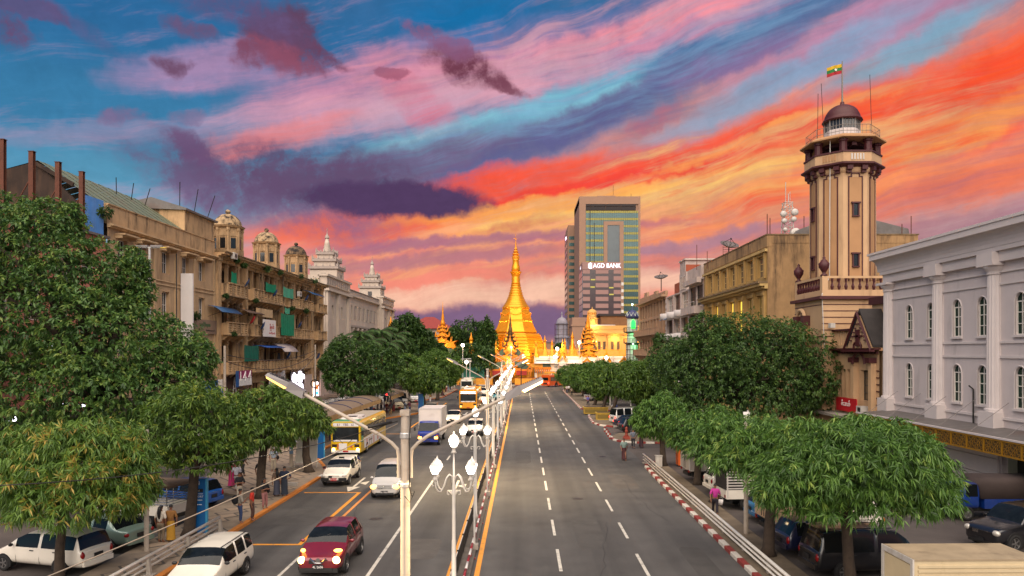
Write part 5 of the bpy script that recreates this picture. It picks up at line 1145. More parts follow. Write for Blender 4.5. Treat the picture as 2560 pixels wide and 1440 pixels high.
for q in range(8):
 a=R(45*q)+A0;obj('pier',MB().use(maroon).lathe([(.34,25.9),(.32,26.7),(.42,26.78),(.42,26.95)],8,(2.82*math.cos(a),2.82*math.sin(a),0)),gal)
for q in(5,6):
 a=R(45*q);n=(math.cos(a),math.sin(a),0);u=(-math.sin(a),math.cos(a),0);r=3.2*math.cos(R(22.5));Wq=Wall((n[0]*r,n[1]*r,0),u,n);mb=MB().use(white_metal if q==6 else sand_panel)
 for s in range(5):Wq.box(mb,-.55+s*.25,-.42+s*.25,25.1,25.62,.01,.05)
 obj('balustrade',mb,gal)
obj('beams',MB().use(maroon).lathe([(rs*.7,26.6),(rs*.7,26.9)],8,a0=A0).box(-.2,.2,-2.4,2.4,26.5,26.8).box(-2.4,2.4,-.2,.2,26.5,26.8),gal)
dk=obj('deck',MB().use(sand_panel).lathe([(rs*.8,26.95),(rs*1.05,26.96),(3.6,27.0),(3.6,27.12),(3.0,27.42),(rs*.6,27.45)],8,a0=A0),t)
rail_g=mat('grey_painted_rail',(120,112,104),.5,vary=.1)
mb=MB().use(rail_g)
for q in range(8):
 a,b=R(45*q)+A0,R(45*q+45)+A0;r=3.05;p,w_=(r*math.cos(a),r*math.sin(a)),(r*math.cos(b),r*math.sin(b))
 for z in(.25,.78):mb.tube([(*p,27.4+z),(*w_,27.4+z)],.025,4)
 for s in range(7):x,y=p[0]+(w_[0]-p[0])*s/7,p[1]+(w_[1]-p[1])*s/7;mb.tube([(x,y,27.35),(x,y,28.18)],.03 if s==0 else .014,4)
obj('railing',mb,dk)
rl=1.52
lan=obj('lantern_room',MB().use(white_tr).lathe([(rl,27.4),(rl,28.3),(rl*.97,28.34)],8,a0=A0).use(mat('lantern_glass',(50,52,56),.15,vary=.2,scale=2)).lathe([(rl*.94,28.34),(rl*.94,29.3)],8,a0=A0,cap=False),t)
mb=MB().use(mat('grey_glazing_bar',(150,144,138),.5))
for q in range(8):
 a,b=R(45*q)+A0,R(45*q+45)+A0
 for s in range(4):x=rl*.96*(math.cos(a)*(1-s/4)+math.cos(b)*s/4);y=rl*.96*(math.sin(a)*(1-s/4)+math.sin(b)*s/4);mb.tube([(x,y,28.34),(x,y,29.3)],.06 if s==0 else .025,4)
obj('glazing_bar',mb,lan)
obj('dome',MB().use(maroon,True).lathe([(rl*1.14,29.22),(rl*1.12,29.34)]+[(rl*1.02*math.cos(R(a)),29.38+1.4*math.sin(R(a)))for a in range(0,84,10)]+[(.2,30.8),(.16,31.05),(.02,31.1)],16),t)
obj('flagpole',MB().use(rail_g).tube([(0,0,31.0),(0,0,34.75)],[.09,.05],6),t)
k_=TY/F
for k,(px,b,tp,dx)in enumerate(((2037,335,240,.05),(2053,330,215,-.25),(2172,325,193,-.2))):x=(px-VX)*k_-TX;obj('whip_aerial',MB().use(black_iron).tube([(x,-.6,27.4),(x+dx,-.6,CAM_H+(VY-tp)*k_)],.025,4),t)
fx=thing('flag','yellow green and red striped flag with a white star flying from the tower','flag',(TX-.05,TY,33.9))
for k,c in enumerate(((198,160,20),(30,110,52),(160,28,36))):
 mb=MB().use(mat(f'flag_cloth_{k}',c,.8,vary=.1),True);n=10;vs=[];fs=[]
 for i in range(n+1):
  u=i/n;x=-1.3*u;yy=.16*math.sin(u*7);sag=-.32*u+.05*math.sin(u*6)
  for j in range(2):vs.append((x,yy,.62+sag-.29*(k+j)))
 for i in range(n):fs.append((2*i,2*i+1,2*i+3,2*i+2))
 obj('stripe',mb.add(vs,fs),fx)
mb=MB().use(sign_white);pts=[((.16 if i%2==0 else .065)*math.sin(i*PI/5)-.62,(.16 if i%2==0 else .065)*math.cos(i*PI/5)+.02)for i in range(10)]
mb.add([(-.62,-.2,.02)]+[(x,-.2,z)for x,z in pts],[(0,i+1,(i+1)%10+1)for i in range(10)]);obj('star',mb,fx)
# square rusticated base
b0=3.1
base=obj('rusticated_base',MB().use(sand).box(-b0,b0,-b0,b0,0,13.0).use(maroon).box(-b0-.35,b0+.35,-b0-.35,b0+.35,12.98,13.25).use(sand).box(-b0,b0,-b0,b0,13.26,13.8),t)
for q in range(7):
 for s in range(2):obj('joint_line',MB().use(maroon).box(-b0-.03,b0+.03,-b0-.03,-b0-.001,9.2+q*.55,9.27+q*.55)if s==0 else MB().use(maroon).box(-b0-.03,-b0-.001,-b0+(0.0 if not 1<q<6 else 4.2),b0,9.2+q*.55,9.27+q*.55),base)
mb=MB().use(sand);
for sx in(-1,1):
 for sy in(-1,1):
  mb.box(sx*b0-.5*(sx>0)-.0,sx*b0+.5*(sx<0),sy*b0-.5*(sy>0),sy*b0+.5*(sy<0),13.801,15.0)
for s in(-1,1):mb.box(-b0+.5,b0-.5,s*b0-(.2 if s>0 else 0),s*b0+(.2 if s<0 else 0),14.8,15.0);mb.box(s*b0-(.2 if s>0 else 0),s*b0+(.2 if s<0 else 0),-b0+.5,b0-.5,14.8,15.0)
mb.use(maroon)
for q in range(9):mb.lathe([(.1,13.81),(.16,14.1),(.07,14.4),(.14,14.79)],6,(-b0+.9+q*.6,-b0+.12,0));mb.lathe([(.1,13.81),(.16,14.1),(.07,14.4),(.14,14.79)],6,(-b0+.12,-b0+.9+q*.6,0))
obj('parapet',mb,base)
for x,y in((-b0+.25,-b0+.25),(b0-.25,-b0+.25),(-b0+.25,b0-.25)):obj('urn',MB().use(maroon,True).lathe([(.3,15.0),(.3,15.1),(.12,15.25),(.2,15.4),(.42,15.75),(.46,16.1),(.34,16.2),(.26,16.35),(.1,16.5),(.14,16.6),(.02,16.75)],12,(x,y,0)),base)
mb=MB().use(sand_panel);Wn=Wall((-b0,.8,0),(0,1,0),(-1,0,0));Wn.box(mb,-1.2,1.2,8,10.8,.0,.35);mb.use(maroon);Wn.box(mb,-1.3,-.6,10.81,11.7,.0,.6);Wn.box(mb,.6,1.3,10.81,11.7,.0,.6);mb.use(sand);mb.tube([(-b0-.35,.8+.95*math.cos(R(a)),11.3+.95*math.sin(R(a)))for a in range(0,181,20)],.16,6);obj('niche',mb,base)
obj('cable',MB().use(white_metal).tube([(-rs*.7,-rs*.72,27.4),(-rs*.73,-rs*.74,15),(-b0-.05,-b0-.05,13.4),(-b0+.2,-b0-.06,8)],.04,5),t)
t=thing('station_house','sand and maroon station house with a gabled porch below the tower','building',(RX,54.4,0));W=wallR(0);SW=14.4
ops=[(1.6,3.0,4.6,7.0),(4.9,5.5,4.4,7.0),(5.7,6.3,4.4,7.0),(6.5,7.1,4.4,7.0),(8.4,9.0,4.4,7.0),(9.2,9.8,4.4,7.0),(10.0,10.6,4.4,7.0)]
mb=MB().use(sand);W.skin(mb,SW,8.6,ops,.4);mb.box(.42,12,0,SW,0,8.55);mb.box(.02,12,SW-.02,SW,0,8.6);obj('wall',mb,t)
for k,o in enumerate(ops):W.window(t,*o,black_iron if k==0 else sand_panel,pane_tan,depth=.35,nu=2,nz=4)
mb=MB().use(maroon);cornice(mb,W,-.2,SW+.2,8.6,[(.14,.5)]);W.box(mb,3.6,SW,10.2,10.35,-.3,.3)
for q in range(28):W.box(mb,.1+q*.5,.3+q*.5,8.3,8.5,.01,.18)
mb.use(sand);W.box(mb,3.8,SW,8.75,9.0,-.2,.2);W.box(mb,3.8,4.4,9.0,10.2,-.2,.2);W.box(mb,8.6,9.2,9.0,10.2,-.2,.2);W.box(mb,12,SW,9.0,10.2,-.2,.2)
for q in range(9):
 for u in(4.5,9.3):W.box(mb,u+q*.45,u+.2+q*.45,9.002,10.198,-.1,.1)if u+q*.45<(8.5 if u<5 else 11.9)else None
obj('parapet',mb,t)
pg=obj('gable',MB().use(sand).prism([(.1,8.76),(4.1,8.76),(2.1,11.3)],'x',-.6,.5),t)
mb=MB().use(maroon);mb.tube([(-.75,-.2,8.6),(-.75,2.1,11.55)],.11,4);mb.tube([(-.75,4.4,8.6),(-.75,2.1,11.55)],.11,4);mb.box(-.9,-.5,-.3,4.5,8.45,8.62)
for q in range(5):mb.lathe([(.12,0),(.12,.1)],8,(-.66,.9+q*.25,9.3+q*.32));mb.lathe([(.12,0),(.12,.1)],8,(-.66,3.3-q*.25,9.3+q*.32))
mb.box(-.75,-.61,1.5,2.7,9.6,9.75);mb.box(-.75,-.61,1.85,2.35,8.9,10.2);mb.tube([(-.7,1.7,9.2),(-.7,1.5,9.0),(-.7,1.5,8.7)],.08,5);mb.tube([(-.7,2.5,9.2),(-.7,2.7,9.0),(-.7,2.7,8.7)],.08,5);obj('gable_trim',mb,pg)
obj('gable_roof',MB().use(mat('dark_slate',(52,46,44),.8,vary=.3)).prism([(-.1,8.8),(2.1,11.6),(4.3,8.8),(4.3,9.0),(2.1,11.85),(-.1,9.0)],'x',-.55,6),pg)
mb=MB().use(sand)
for u in(.5,3.4):W.box(mb,u,u+.45,2.4,7.6,.0,.4)
mb.use(maroon)
for u in(.4,3.3):W.box(mb,u,u+.65,7.602,8.0,.0,.6)
mb.tube([(-.5,2.3+1.0*math.cos(R(a)),7.5+.9*math.sin(R(a)))for a in range(0,181,20)],.1,5)
for q in range(9):W.box(mb,-.05,.4,2.8+q*.52,2.88+q*.52,.01,.06);W.box(mb,4.1,4.6,2.8+q*.52,2.88+q*.52,.01,.06)
obj('porch',mb,t)
obj('curved_gable',MB().use(maroon).tube([(-.4,12.6+1.5*math.cos(R(a)),8.8+1.9*math.sin(R(a)))for a in range(0,181,15)],.16,6).use(sand).prism([(12.6+1.4*math.cos(R(a)),8.8+1.8*math.sin(R(a)))for a in range(0,181,15)],'x',-.35,.1),t)
obj('attic_block',MB().use(sand).box(1.2,8,-.1,3.6,8.8,12.2).use(maroon).box(1.0,8.2,-.3,3.8,12.21,12.8),t)
obj('canopy',MB().use(concrete).box(-1.8,-.01,.2,SW,3.2,3.4),t);obj('shopfront',MB().use(mat('station_door',(60,40,34),.6)).box(-.06,-.01,1,SW-1,.2,3.0),t)
s_=thing('shop_sign','small red board with white script above the station canopy','sign',(RX-.6,56.9,3.6));obj('board',MB().use(sign_red).box(0,.1,0,3.6,0,1.1),s_);put_text('lettering',s_,'မီးသတ်',.5,sign_white,(-.02,1.8,.6),'w')
for k,(u,z,lab)in enumerate(((2.0,3.5,'air conditioner under the station porch window'),)):s_=thing('air_conditioner',lab,'air conditioner',(RX-.35,54.4+u,z));obj('casing',MB().use(white_metal).box(-.3,.3,-.4,.4,0,.7),s_);obj('fan',MB().use(black_iron).box(-.31,-.301,-.3,.15,.1,.6),s_)
t=thing('floodlight','grey floodlight on the station parapet','floodlight',(RX-.5,61.6,10.5));obj('lamp_housing',MB().use(white_metal).box(-.2,.2,-.25,.25,0,.4),t)
# --- white arcaded building at the right edge
t=thing('white_building','big white building with fluted columns and narrow arched windows','building',(RX+.45,24,0));W=wallR(0);WL=29.9
cols=[29.7,23.3,17.7,12.0,6.4,.8]
wins=[26.8,24.1-.0,21.3,18.4+.0,15.3,13.4,9.6,7.6,4.0,2.4]
wins=[27.0,24.3,21.4,18.9,15.6,13.2,9.9,7.7,4.4,2.2]
ops=[(u-.45,u+.45,z,z+2.35)for u in wins for z in(9.4,5.3)]
mb=MB().use(white_st);W.skin(mb,WL,13.6,ops+[(22.9,26.9,.2,3.2),(12.5,17.2,.2,3.2),(2,9,.2,3.2)],.35);mb.box(1.6,16,0,WL,0,13.5);mb.box(.02,16,WL-.02,WL,0,14)
for u0,u1,z0,z1 in ops:
 c=(u0+u1)/2;zs=z1-.45
 for s in(-1,1):
  prev=(c+s*.45,zs)
  for k in range(1,6):
   a=R(90*k/5);cur=(c+s*.45*math.cos(a),zs+.45*math.sin(a))
   for d in(0.0,):mb.poly([W.p(*prev,-.001),W.p(*cur,-.001),W.p(cur[0],z1,-.001),W.p(prev[0],z1,-.001)]);mb.quad(W.p(*prev,0),W.p(*cur,0),W.p(*cur,-.35),W.p(*prev,-.35))
   prev=cur
obj('wall',mb,t)
pane_g=mat('green_tinted_pane',(14,46,34),.2,vary=.3,scale=2,spec=.25)
for o in ops:
 u0,u1,z0,z1=o;w_=W.window(t,u0,u1,z0,z1-.45,frame_white,pane_g,depth=.14,nu=2,nz=3,fw=.07)
 mb=MB().use(white_tr);c=(u0+u1)/2;zs=z1-.45
 mb.tube([W.p(c+.48*math.cos(R(a)),zs+.48*math.sin(R(a)),.03)for a in range(0,181,18)],.045,4);W.box(mb,c-.02,c+.02,zs,z1-.02,-.14,-.08);W.box(mb,u0-.1,u1+.1,z0-.12,z0,-.02,.14);W.box(mb,u0-.09,u0,z0,zs,-.02,.06);W.box(mb,u1,u1+.09,z0,zs,-.02,.06);obj('arch_moulding',mb,w_)
 pm=MB().use(pane_g);pm.poly([W.p(c+.45*math.cos(R(a)),zs+.45*math.sin(R(a)),-.12)for a in range(0,181,18)]);obj('fanlight',pm,w_)
for u in cols:
 cb=obj('column',MB().use(white_tr).box(-.62,-.0,u-.7,u+.7,3.9,5.0).lathe([(.6,5.0),(.6,5.15),(.5,5.2)],16,(-.02,u,0)),t)
 mb=MB().use(white_tr,False);n=32;vs=[];fs=[]
 for z,s in((5.2,1.0),(9,.96),(12.9,.88)):
  for k in range(n):r=.48*s*(1 if k%2 else .93);a=2*PI*k/n;vs.append((-.02+r*math.cos(a),u+r*math.sin(a),z))
 for i in range(2):
  for k in range(n):fs.append((i*n+k,i*n+(k+1)%n,(i+1)*n+(k+1)%n,(i+1)*n+k))
 obj('shaft',mb.add(vs,fs),cb)
 obj('capital',MB().use(white_tr).lathe([(.44,12.9),(.5,12.95),(.44,13.0),(.46,13.1),(.62,13.3),(.64,13.42)],16,(-.02,u,0)).box(-.7,-.0,u-.75,u+.75,13.42,13.6),cb)
 if u<29:obj('spur',MB().use(white_tr).box(-.7,-.001,u-.7,u+.7,13.602,14.19),cb)
mb=MB().use(white_tr)
for z0,z1,d in((8.1,8.25,.08),(8.95,9.1,.08),(12.3,12.42,.08),(4.6,4.75,.1),(4.0,4.12,.12),(13.0,13.1,.1)):W.box(mb,0,WL,z0,z1,-.01,d)
obj('string_course',mb,t)
mb=MB().use(white_tr);W.box(mb,-.2,WL+.3,13.601,14.2,-.1,.3);W.box(mb,-.2,WL+.4,14.202,14.45,-.1,.48)
prof=[(0,14.45)]+[(-.5-.5*(1-math.cos(R(a))),14.46+.85*math.sin(R(a)))for a in range(0,91,15)]+[(-1.12,15.32),(-1.12,15.7),(0,15.7)]
mb.prism(prof[::-1],'y',-.2,WL+.7);obj('cornice',mb,t)
for k in range(21):obj('coping_slab',MB().use(white_tr).box(-1.18,.6,k*1.48-.2,k*1.48+1.26,15.702,15.86),t)
# shopfront under the canopy
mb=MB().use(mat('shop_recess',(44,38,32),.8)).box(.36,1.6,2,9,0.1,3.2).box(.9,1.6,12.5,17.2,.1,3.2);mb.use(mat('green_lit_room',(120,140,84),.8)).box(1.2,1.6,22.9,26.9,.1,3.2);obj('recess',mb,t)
for a_,b_,c_ in((23.1,24.0,24.0),(25.8,26.8,25.7)):obj('door_leaf',MB().use(pane_g).box(.3,.34,a_,b_,.2,3.0),t);obj('door_post',MB().use(black_iron).box(.28,.36,c_,c_+.1,.1,3.1),t)
tube_l=obj('tube_lamp',MB().use(glow('green_white_tube',(220,255,226),7)).box(1.05,1.15,25.3,25.4,1.3,2.7),t)
l_=uplight(.7,25.2,2.3,45,.2,(.8,1,.7));l_.parent=t
for k,(u0,u1)in enumerate(((9.2,12.3),(17.4,22.7),(27,29.8))):
 for q in range(3):obj('wall_panel',MB().use(white_tr).box(-.12,-.001,u0,u1,.3+q*1.0,1.26+q*1.0),t)
cn=thing('canopy','grey canopy edged with gold fretwork panels on the white building','canopy',(RX+.45,24,0))
obj('canopy_roof',MB().use(tin_grey).hexa([(-2.5,0,3.85),(-.02,0,4.0),(-.02,29.6,4.0),(-2.5,29.6,3.85)],[(-2.5,0,3.95),(-.02,0,4.15),(-.02,29.6,4.15),(-2.5,29.6,3.95)]),cn)
fret_b=mat('fret_backing',(70,50,22),.7,vary=.2);fret_g=mat('gold_fretwork',(176,128,36),.45,metal=.4,vary=.2,scale=4)
obj('gutter',MB().use(white_tr).box(-2.62,-2.5,0,29.6,3.9,4.0).use(fret_g).box(-2.6,-2.52,0,29.6,3.05,3.12).box(-2.6,-2.52,0,29.6,3.8,3.87),cn)
FP=None
for k in range(20):
 if FP is None:
  mb=MB().use(fret_b).box(-2.55,-2.53,.06,1.42,3.13,3.79).use(fret_g).box(-2.6,-2.5,0,.06,3.1,3.88)
  for i in range(9):
   for j in range(4):
    yy,zz=.14+i*.15,3.2+j*.165;r=.07
    mb.tube([(-2.565,yy+r*math.cos(a),zz+r*math.sin(a))for a in[R(q)for q in range(20+90*((i+j)%4),300+90*((i+j)%4),56)]],.012,3,cap=False)
  FP=mb.mesh('fret_panel')
 obj('fret_panel',FP,cn,loc=(0,k*1.48,0))
for k in range(10):obj('tie_rod',MB().use(mat('tie_rod_grey',(120,112,108),.5)).tube([(-2.3,1.5+k*3,3.97),(-.05,1.5+k*3,5.6)],.016,5),cn)
obj('pipe',MB().use(black_iron).tube([(-.12,19.6,4.1),(-.12,19.6,6.2),(-.2,19.9,6.4)],.05,5),t)
# ---------------------------------------------------------------- vehicles
def paint(name,c,metal=0.0):return mat('car_paint_'+name,c,.28,metal=metal,vary=.04,scale=1.5,coat=.7,stain=(120,104,86),stain_amt=.12,stain_scale=1.2)
car_white=paint('white',(222,214,200));car_silver=paint('silver',(196,192,186),.25);car_red=paint('dark_red',(112,22,34),.2);car_green=paint('pale_green',(128,150,138),.3)
car_blue=paint('bright_blue',(22,78,150));car_navy=paint('navy',(22,26,52));car_black=paint('black',(20,20,24));car_cream=paint('cream',(214,196,160));car_teal=paint('teal',(40,122,124));car_cyan=paint('cyan_blue',(16,110,160),.2)
truck_blue=paint('truck_blue',(26,46,130));box_white=mat('white_box_body',(210,198,188),.5,vary=.08,stain=(150,130,110),stain_amt=.3,stain_scale=1)
car_glass=mat('car_glass',(18,21,23),.06,vary=0,spec=.35);tyre_m=mat('tyre_rubber',(24,23,22),.85,vary=.15,scale=6);rim_m=mat('alloy_rim',(150,148,146),.3,metal=.8,vary=.1,scale=8)
trim_b=mat('black_trim',(26,25,25),.55,vary=.1);chrome=mat('chrome',(200,198,196),.15,metal=1,vary=0);plate_red=mat('plate_red',(170,30,34),.5,vary=0);plate_black=mat('plate_black',(30,30,32),.5,vary=0)
head_on=glow('headlight_on',(255,214,130),7.0);head_amber=glow('headlight_amber',(255,176,80),2.2);head_off=mat('headlight_glass',(186,180,170),.12,vary=.1,scale=10,metal=.2);tail_m=mat('tail_light_glass',(130,14,18),.15,vary=.1);tail_on=glow('tail_light_lit',(255,40,24),3.5);indic=mat('indicator_amber',(214,110,20),.2,vary=0)
def split_subsurf(mb,names,parent,levels=2,creases=None):
 """subdivide a cage and cut it into one mesh per material: names gives the part name of each slot"""
 me=mb.mesh('cage')
 if creases:
  at_=me.attributes.new('crease_edge','FLOAT','EDGE')
  ek={tuple(sorted(e.vertices)):e.index for e in me.edges}
  for k,v in creases.items():
   if k in ek:at_.data[ek[k]].value=v
  av=me.attributes.new('crease_vert','FLOAT','POINT')
  for k,v in creases.items():
   if v>.75:
    for q in k:av.data[q].value=.9
 o=bpy.data.objects.new('cage',me);COL.objects.link(o)
 md=o.modifiers.new('s','SUBSURF');md.levels=levels;md.render_levels=levels
 dg=bpy.context.evaluated_depsgraph_get();dg.update()
 ev=bpy.data.meshes.new_from_object(o.evaluated_get(dg));bpy.data.objects.remove(o)
 vs=[tuple(v.co)for v in ev.vertices];out=[]
 for i,nm in enumerate(names):
  pol=[p.vertices[:]for p in ev.polygons if p.material_index==i]
  if not pol:continue
  comps=[pol]
  if 'side' in nm:
   comps=[];own={}
   for p in pol:
    hit={id(own[a]):own[a]for a in p if a in own};c=[p]
    for h in hit.values():c+=h
    for q in c:
     for a in q:own[a]=c
   comps=list({id(c):c for c in own.values()}.values())
  for pol in comps:
   used=sorted({a for p in pol for a in p});mp={a:b for b,a in enumerate(used)}
   m2=bpy.data.meshes.new(nm);m2.from_pydata([vs[a]for a in used],[],[[mp[a]for a in p]for p in pol]);m2.materials.append(mb.mats[i])
   m2.polygons.foreach_set('use_smooth',[True ]*len(pol));m2.update()
   out.append(obj(nm,m2,parent))
 return out
_wheels={}
def wheel_meshes(r,w):
 if(r,w)not in _wheels:
  t=MB().use(tyre_m,True).lathe([(r*.62,-w/2),(r*.9,-w/2),(r,-w*.32),(r,w*.32),(r*.9,w/2),(r*.62,w/2),(r*.6,w*.3)],22,cap=False)
  q=MB().use(rim_m).lathe([(r*.64,w*.28),(r*.64,w*.46),(r*.58,w*.47),(r*.55,w*.2),(.01,w*.18)],18,cap=False)
  for k in range(5):
   a=2*PI*k/5;q.xf=Matrix.Rotation(a,4,'Z');q.hexa([(.02,-.07*r,w*.2),(r*.58,-.1*r,w*.3),(r*.58,.1*r,w*.3),(.02,.07*r,w*.2)],[(.02,-.07*r,w*.44),(r*.58,-.1*r,w*.42),(r*.58,.1*r,w*.42),(.02,.07*r,w*.44)])
  q.xf=None ;q.lathe([(r*.16,w*.3),(r*.14,w*.48),(.01,w*.49)],10,cap=False)
  tm,qm=t.mesh('wheel'),q.mesh('rim')
  for m_ in(tm,qm):m_.transform(Matrix.Rotation(R(-90),4,'X'))
  _wheels[(r,w)]=(tm,qm)
 return _wheels[(r,w)]
def wheels(t,xs,yw,r=.31,w=.2):
 tm,qm=wheel_meshes(r,w)
 for x in xs:
  for s in(-1,1):
   o=obj('wheel',tm,t,loc=(x,s*(yw-w/2),r));
   if s<0:o.rotation_euler=(0,0,PI)
   obj('rim',qm,o)
def car(name,label,cat,body,L=4.3,W=1.7,H=1.5,hf=.72,hc=.95,belt=.92,xc=.27,xw=.44,xr=.93,xb=.975,ht=None,roofw=.80,pillars=(.60,.78),wb=(.19,.79),wr=.31,heads=None,tails=None,plate=None,plate_txt=None,grille=trim_b,mirror=True,lower=None,hs=(.34,.15),roof_sign=False,rack=False,group=None):
 t=thing(name,label,cat,group=group);ht=ht or belt;z0=.2
 sts=[(0,.30,hf*.72,hf*.82,.74,.70),(.025,.24,hf*.9,hf*.97,.9,.86),(.11,z0,hf*.97,hf*1.04,.985,.9),(xc-.012,z0,hc*.97,hc,1.0,.9),(xc+.012,z0,belt,hc+.03,1.0,.89)]
 xm=xc+(xw-xc)*.5;sts.append((xm,z0,belt,hc+(H-hc)*.56,1.0,.86));sts.append((xw,z0,belt,H*.975,1.0,roofw))
 flags={}
 for p in pillars:sts+=[(p-.012,z0,belt+.01,H,1.0,roofw),(p+.012,z0,belt+.01,H,1.0,roofw)]
 sts+=[(xr,z0,belt+.03,H*.97,.985,roofw*.96),(xb,.24,ht-.02,ht+.02,.96,.86)]
 if xb<.94:sts+=[(.965,.26,ht*.96,ht+.01,.93,.84)]
 sts+=[(1.0,.32,ht*.84,ht*.95,.86,.78)]
 mb=MB();mats_=[body,car_glass,mat('windscreen_glass',(22,26,28),.05,vary=.5,scale=3,spec=.3),mat('rear_glass',(18,21,23),.06,vary=0,spec=.35),lower or body]
 mb.mats=mats_
 n=len(sts);rows=[]
 for x,zs,zb,zt,wf,wt in sts:
  X=L/2-x*L;w=W/2*wf;wt_=W/2*min(wt,wf);zm=zs+(zb-zs)*.5
  half=[(w*.93,zs),(w*1.0,zm),(w*.97,zb),(wt_,zt-.02),(wt_*.5,zt+.015)]
  rows.append([(X,y,z)for y,z in half]+[(X,-y,z)for y,z in half[::-1]])
 vs=[p for r_ in rows for p in r_];k=10;fs=[];ms=[];cre={};seen={}
 for i in range(n-1):
  xm_=(sts[i][0]+sts[i+1][0])/2;narrow=sts[i+1][0]-sts[i][0]<.03
  for j in range(k-1):
   a,b,c,d=i*k+j,i*k+j+1,(i+1)*k+j+1,(i+1)*k+j;m_=0
   side=j in(2,6);top=j in(3,4,5)
   if side and not narrow and xm<xm_+.04 and sts[i][0]>=xm-.001 and sts[i+1][0]<=xr+.001:m_=1
   if top and sts[i][0]>=xc-.001 and sts[i+1][0]<=xw+.001:m_=2
   if top and sts[i][0]>=xr-.001 and sts[i+1][0]<=xb+.001:m_=3
   if j in(0,8):m_=4 if lower else 0
   fs.append((a,d,c,b));ms.append(m_)
   if m_ in(1,2,3):
    for e in((a,b),(b,c),(c,d),(d,a)):
     e=tuple(sorted(e));seen.setdefault((m_,e),0);seen[(m_,e)]+=1
  fs.append((i*k+9,(i+1)*k+9,(i+1)*k,i*k));ms.append(4 if lower else 0)
 for(m_,e),q in seen.items():
  if q==1:cre[e]=.97
 for i,rev in((0,0),(n-1,1)):
  for j in range(4):
   a,b,c,d=i*k+j,i*k+j+1,i*k+8-j,i*k+9-j;fs.append((a,b,c,d)if not rev else(d,c,b,a));ms.append(0)
   cre[tuple(sorted((a,b)))]=.3
 mb.v=vs;mb.f=fs;mb.m=ms;mb.sm=[True ]*len(fs)
 parts=split_subsurf(mb,['body','side_window','windscreen','rear_window','lower_body'],t,2,cre)
 bd=parts[0]
# shut lines of the doors and bonnet
 sl=MB().use(trim_b)
 for f in(xm+.005,pillars[0],pillars[-1]+.03):
  X=L/2-f*L
  for s in(-1,1):sl.tube([(X,s*W/2*.945,z0+.1),(X,s*W/2*.985,z0+(belt-z0)*.5),(X,s*W/2*.955,belt-.03)],.009,4,cap=False)
 for s in(-1,1):sl.tube([(L/2-.02*L-.05,s*W*.30,hf*.98),(L/2-.12*L,s*W*.37,hf*1.02),(L/2-xc*L+.02,s*W*.41,hc*.985)],.009,4,cap=False)
 obj('shut_line',sl,bd,kind='stuff')
# wheel arches, wheels
 xs=[L/2-f*L for f in wb]
 for x in xs:
  for s in(-1,1):
   ra=wr*1.2;pts=[(x+ra*math.cos(R(a)),wr+ra*math.sin(R(a)))for a in range(-20,201,20)]
   y0,y1=s*(W/2-.25),s*(W/2*1.0-.004)
   obj('wheel_arch',MB().use(trim_b).prism(pts if s<0 else pts,'y',y0,y1),t)
 wheels(t,xs,W/2+.012,wr)
 hl=heads or head_off;tl=tails or tail_m
 hz=hf*.80;xf=L/2
 for s in(-1,1):
  o=obj('headlight',MB().use(hl,True).sphere((0,0,0),1,12,8),t,loc=(xf-.12,s*W*.36,hz));o.scale=(.13,hs[0]/2,hs[1]/2)
  o=obj('tail_light',MB().use(tl,True).sphere((0,0,0),1,10,8),t,loc=(-xf+.09,s*W*.385,ht*.8));o.scale=(.10,.11,.17 if xb>.94 else .1)
  if mirror:
   X=L/2-xm*L+.1;o=obj('wing_mirror',MB().use(body if body in(car_red,car_silver)else trim_b,True).sphere((0,0,0),1,10,6),t,loc=(X,s*(W/2+.08),belt+.08));o.scale=(.05,.1,.065)
  for f in((xm+pillars[0])/2+.05,(pillars[0]+pillars[-1])/2+.07):obj('door_handle',MB().use(trim_b).box(-.09,.09,-.012,.012,-.018,.018),t,loc=(L/2-f*L,s*W/2*.99,belt-.1))
 obj('grille',MB().use(grille).box(-.03,.03,-W*.2,W*.2,-.07,.07),t,loc=(xf-.035,0,hf*.76))
 obj('front_bumper',MB().use(trim_b).box(-.04,.04,-W*.3,W*.3,-.07,.05),t,loc=(xf-.02,0,.37))
 obj('rear_bumper',MB().use(trim_b if lower else body).box(-.05,.05,-W*.40,W*.40,-.09,.09),t,loc=(-xf+.01,0,.46))
 pm=plate or plate_black
 for X,zz,a in((xf+.035,.46,1),(-xf-.02,ht*.72,-1)):
  p_=obj('number_plate',MB().use(pm).box(-.012,.012,-.2,.2,-.085,.085),t,loc=(X,0,zz))
  if plate_txt:o=put_text('plate_text',p_,plate_txt,.12,sign_white,(a*.014,0,0),'e' if a>0 else 'w',depth=.004)
 obj('wiper',MB().use(trim_b).tube([(L/2-xc*L-.12,-.45,hc+.05),(L/2-xm*L,.1,hc+(H-hc)*.5+.03)],.012,4),t)
 if roof_sign:obj('roof_sign',MB().use(sign_black).box(-.06,.06,-.16,.16,0,.09),t,loc=(.1,0,H+.01))
 if rack:obj('roof_rack',MB().use(trim_b).tube([(.6,W*.36,H+.02),(-L*.4,W*.36,H+.02)],.02,5).tube([(.6,-W*.36,H+.02),(-L*.4,-W*.36,H+.02)],.02,5),t)
 return t
def put(t,x,y,rz,z=0.0):t.location=(x,y,z);t.rotation_euler=(0,0,R(rz));return t
def beam(t,x,y,z,e,c=(1,.78,.45)):
 ld=bpy.data.lights.new('headlight_beam','SPOT');ld.energy=e;ld.color=c;ld.spot_size=R(70);ld.spot_blend=.8;ld.shadow_soft_size=.1
 lo=bpy.data.objects.new('headlight_beam',ld);COL.objects.link(lo);lo.parent=t;lo.location=(x,y,z);lo.rotation_euler=(R(78),0,R(-90))
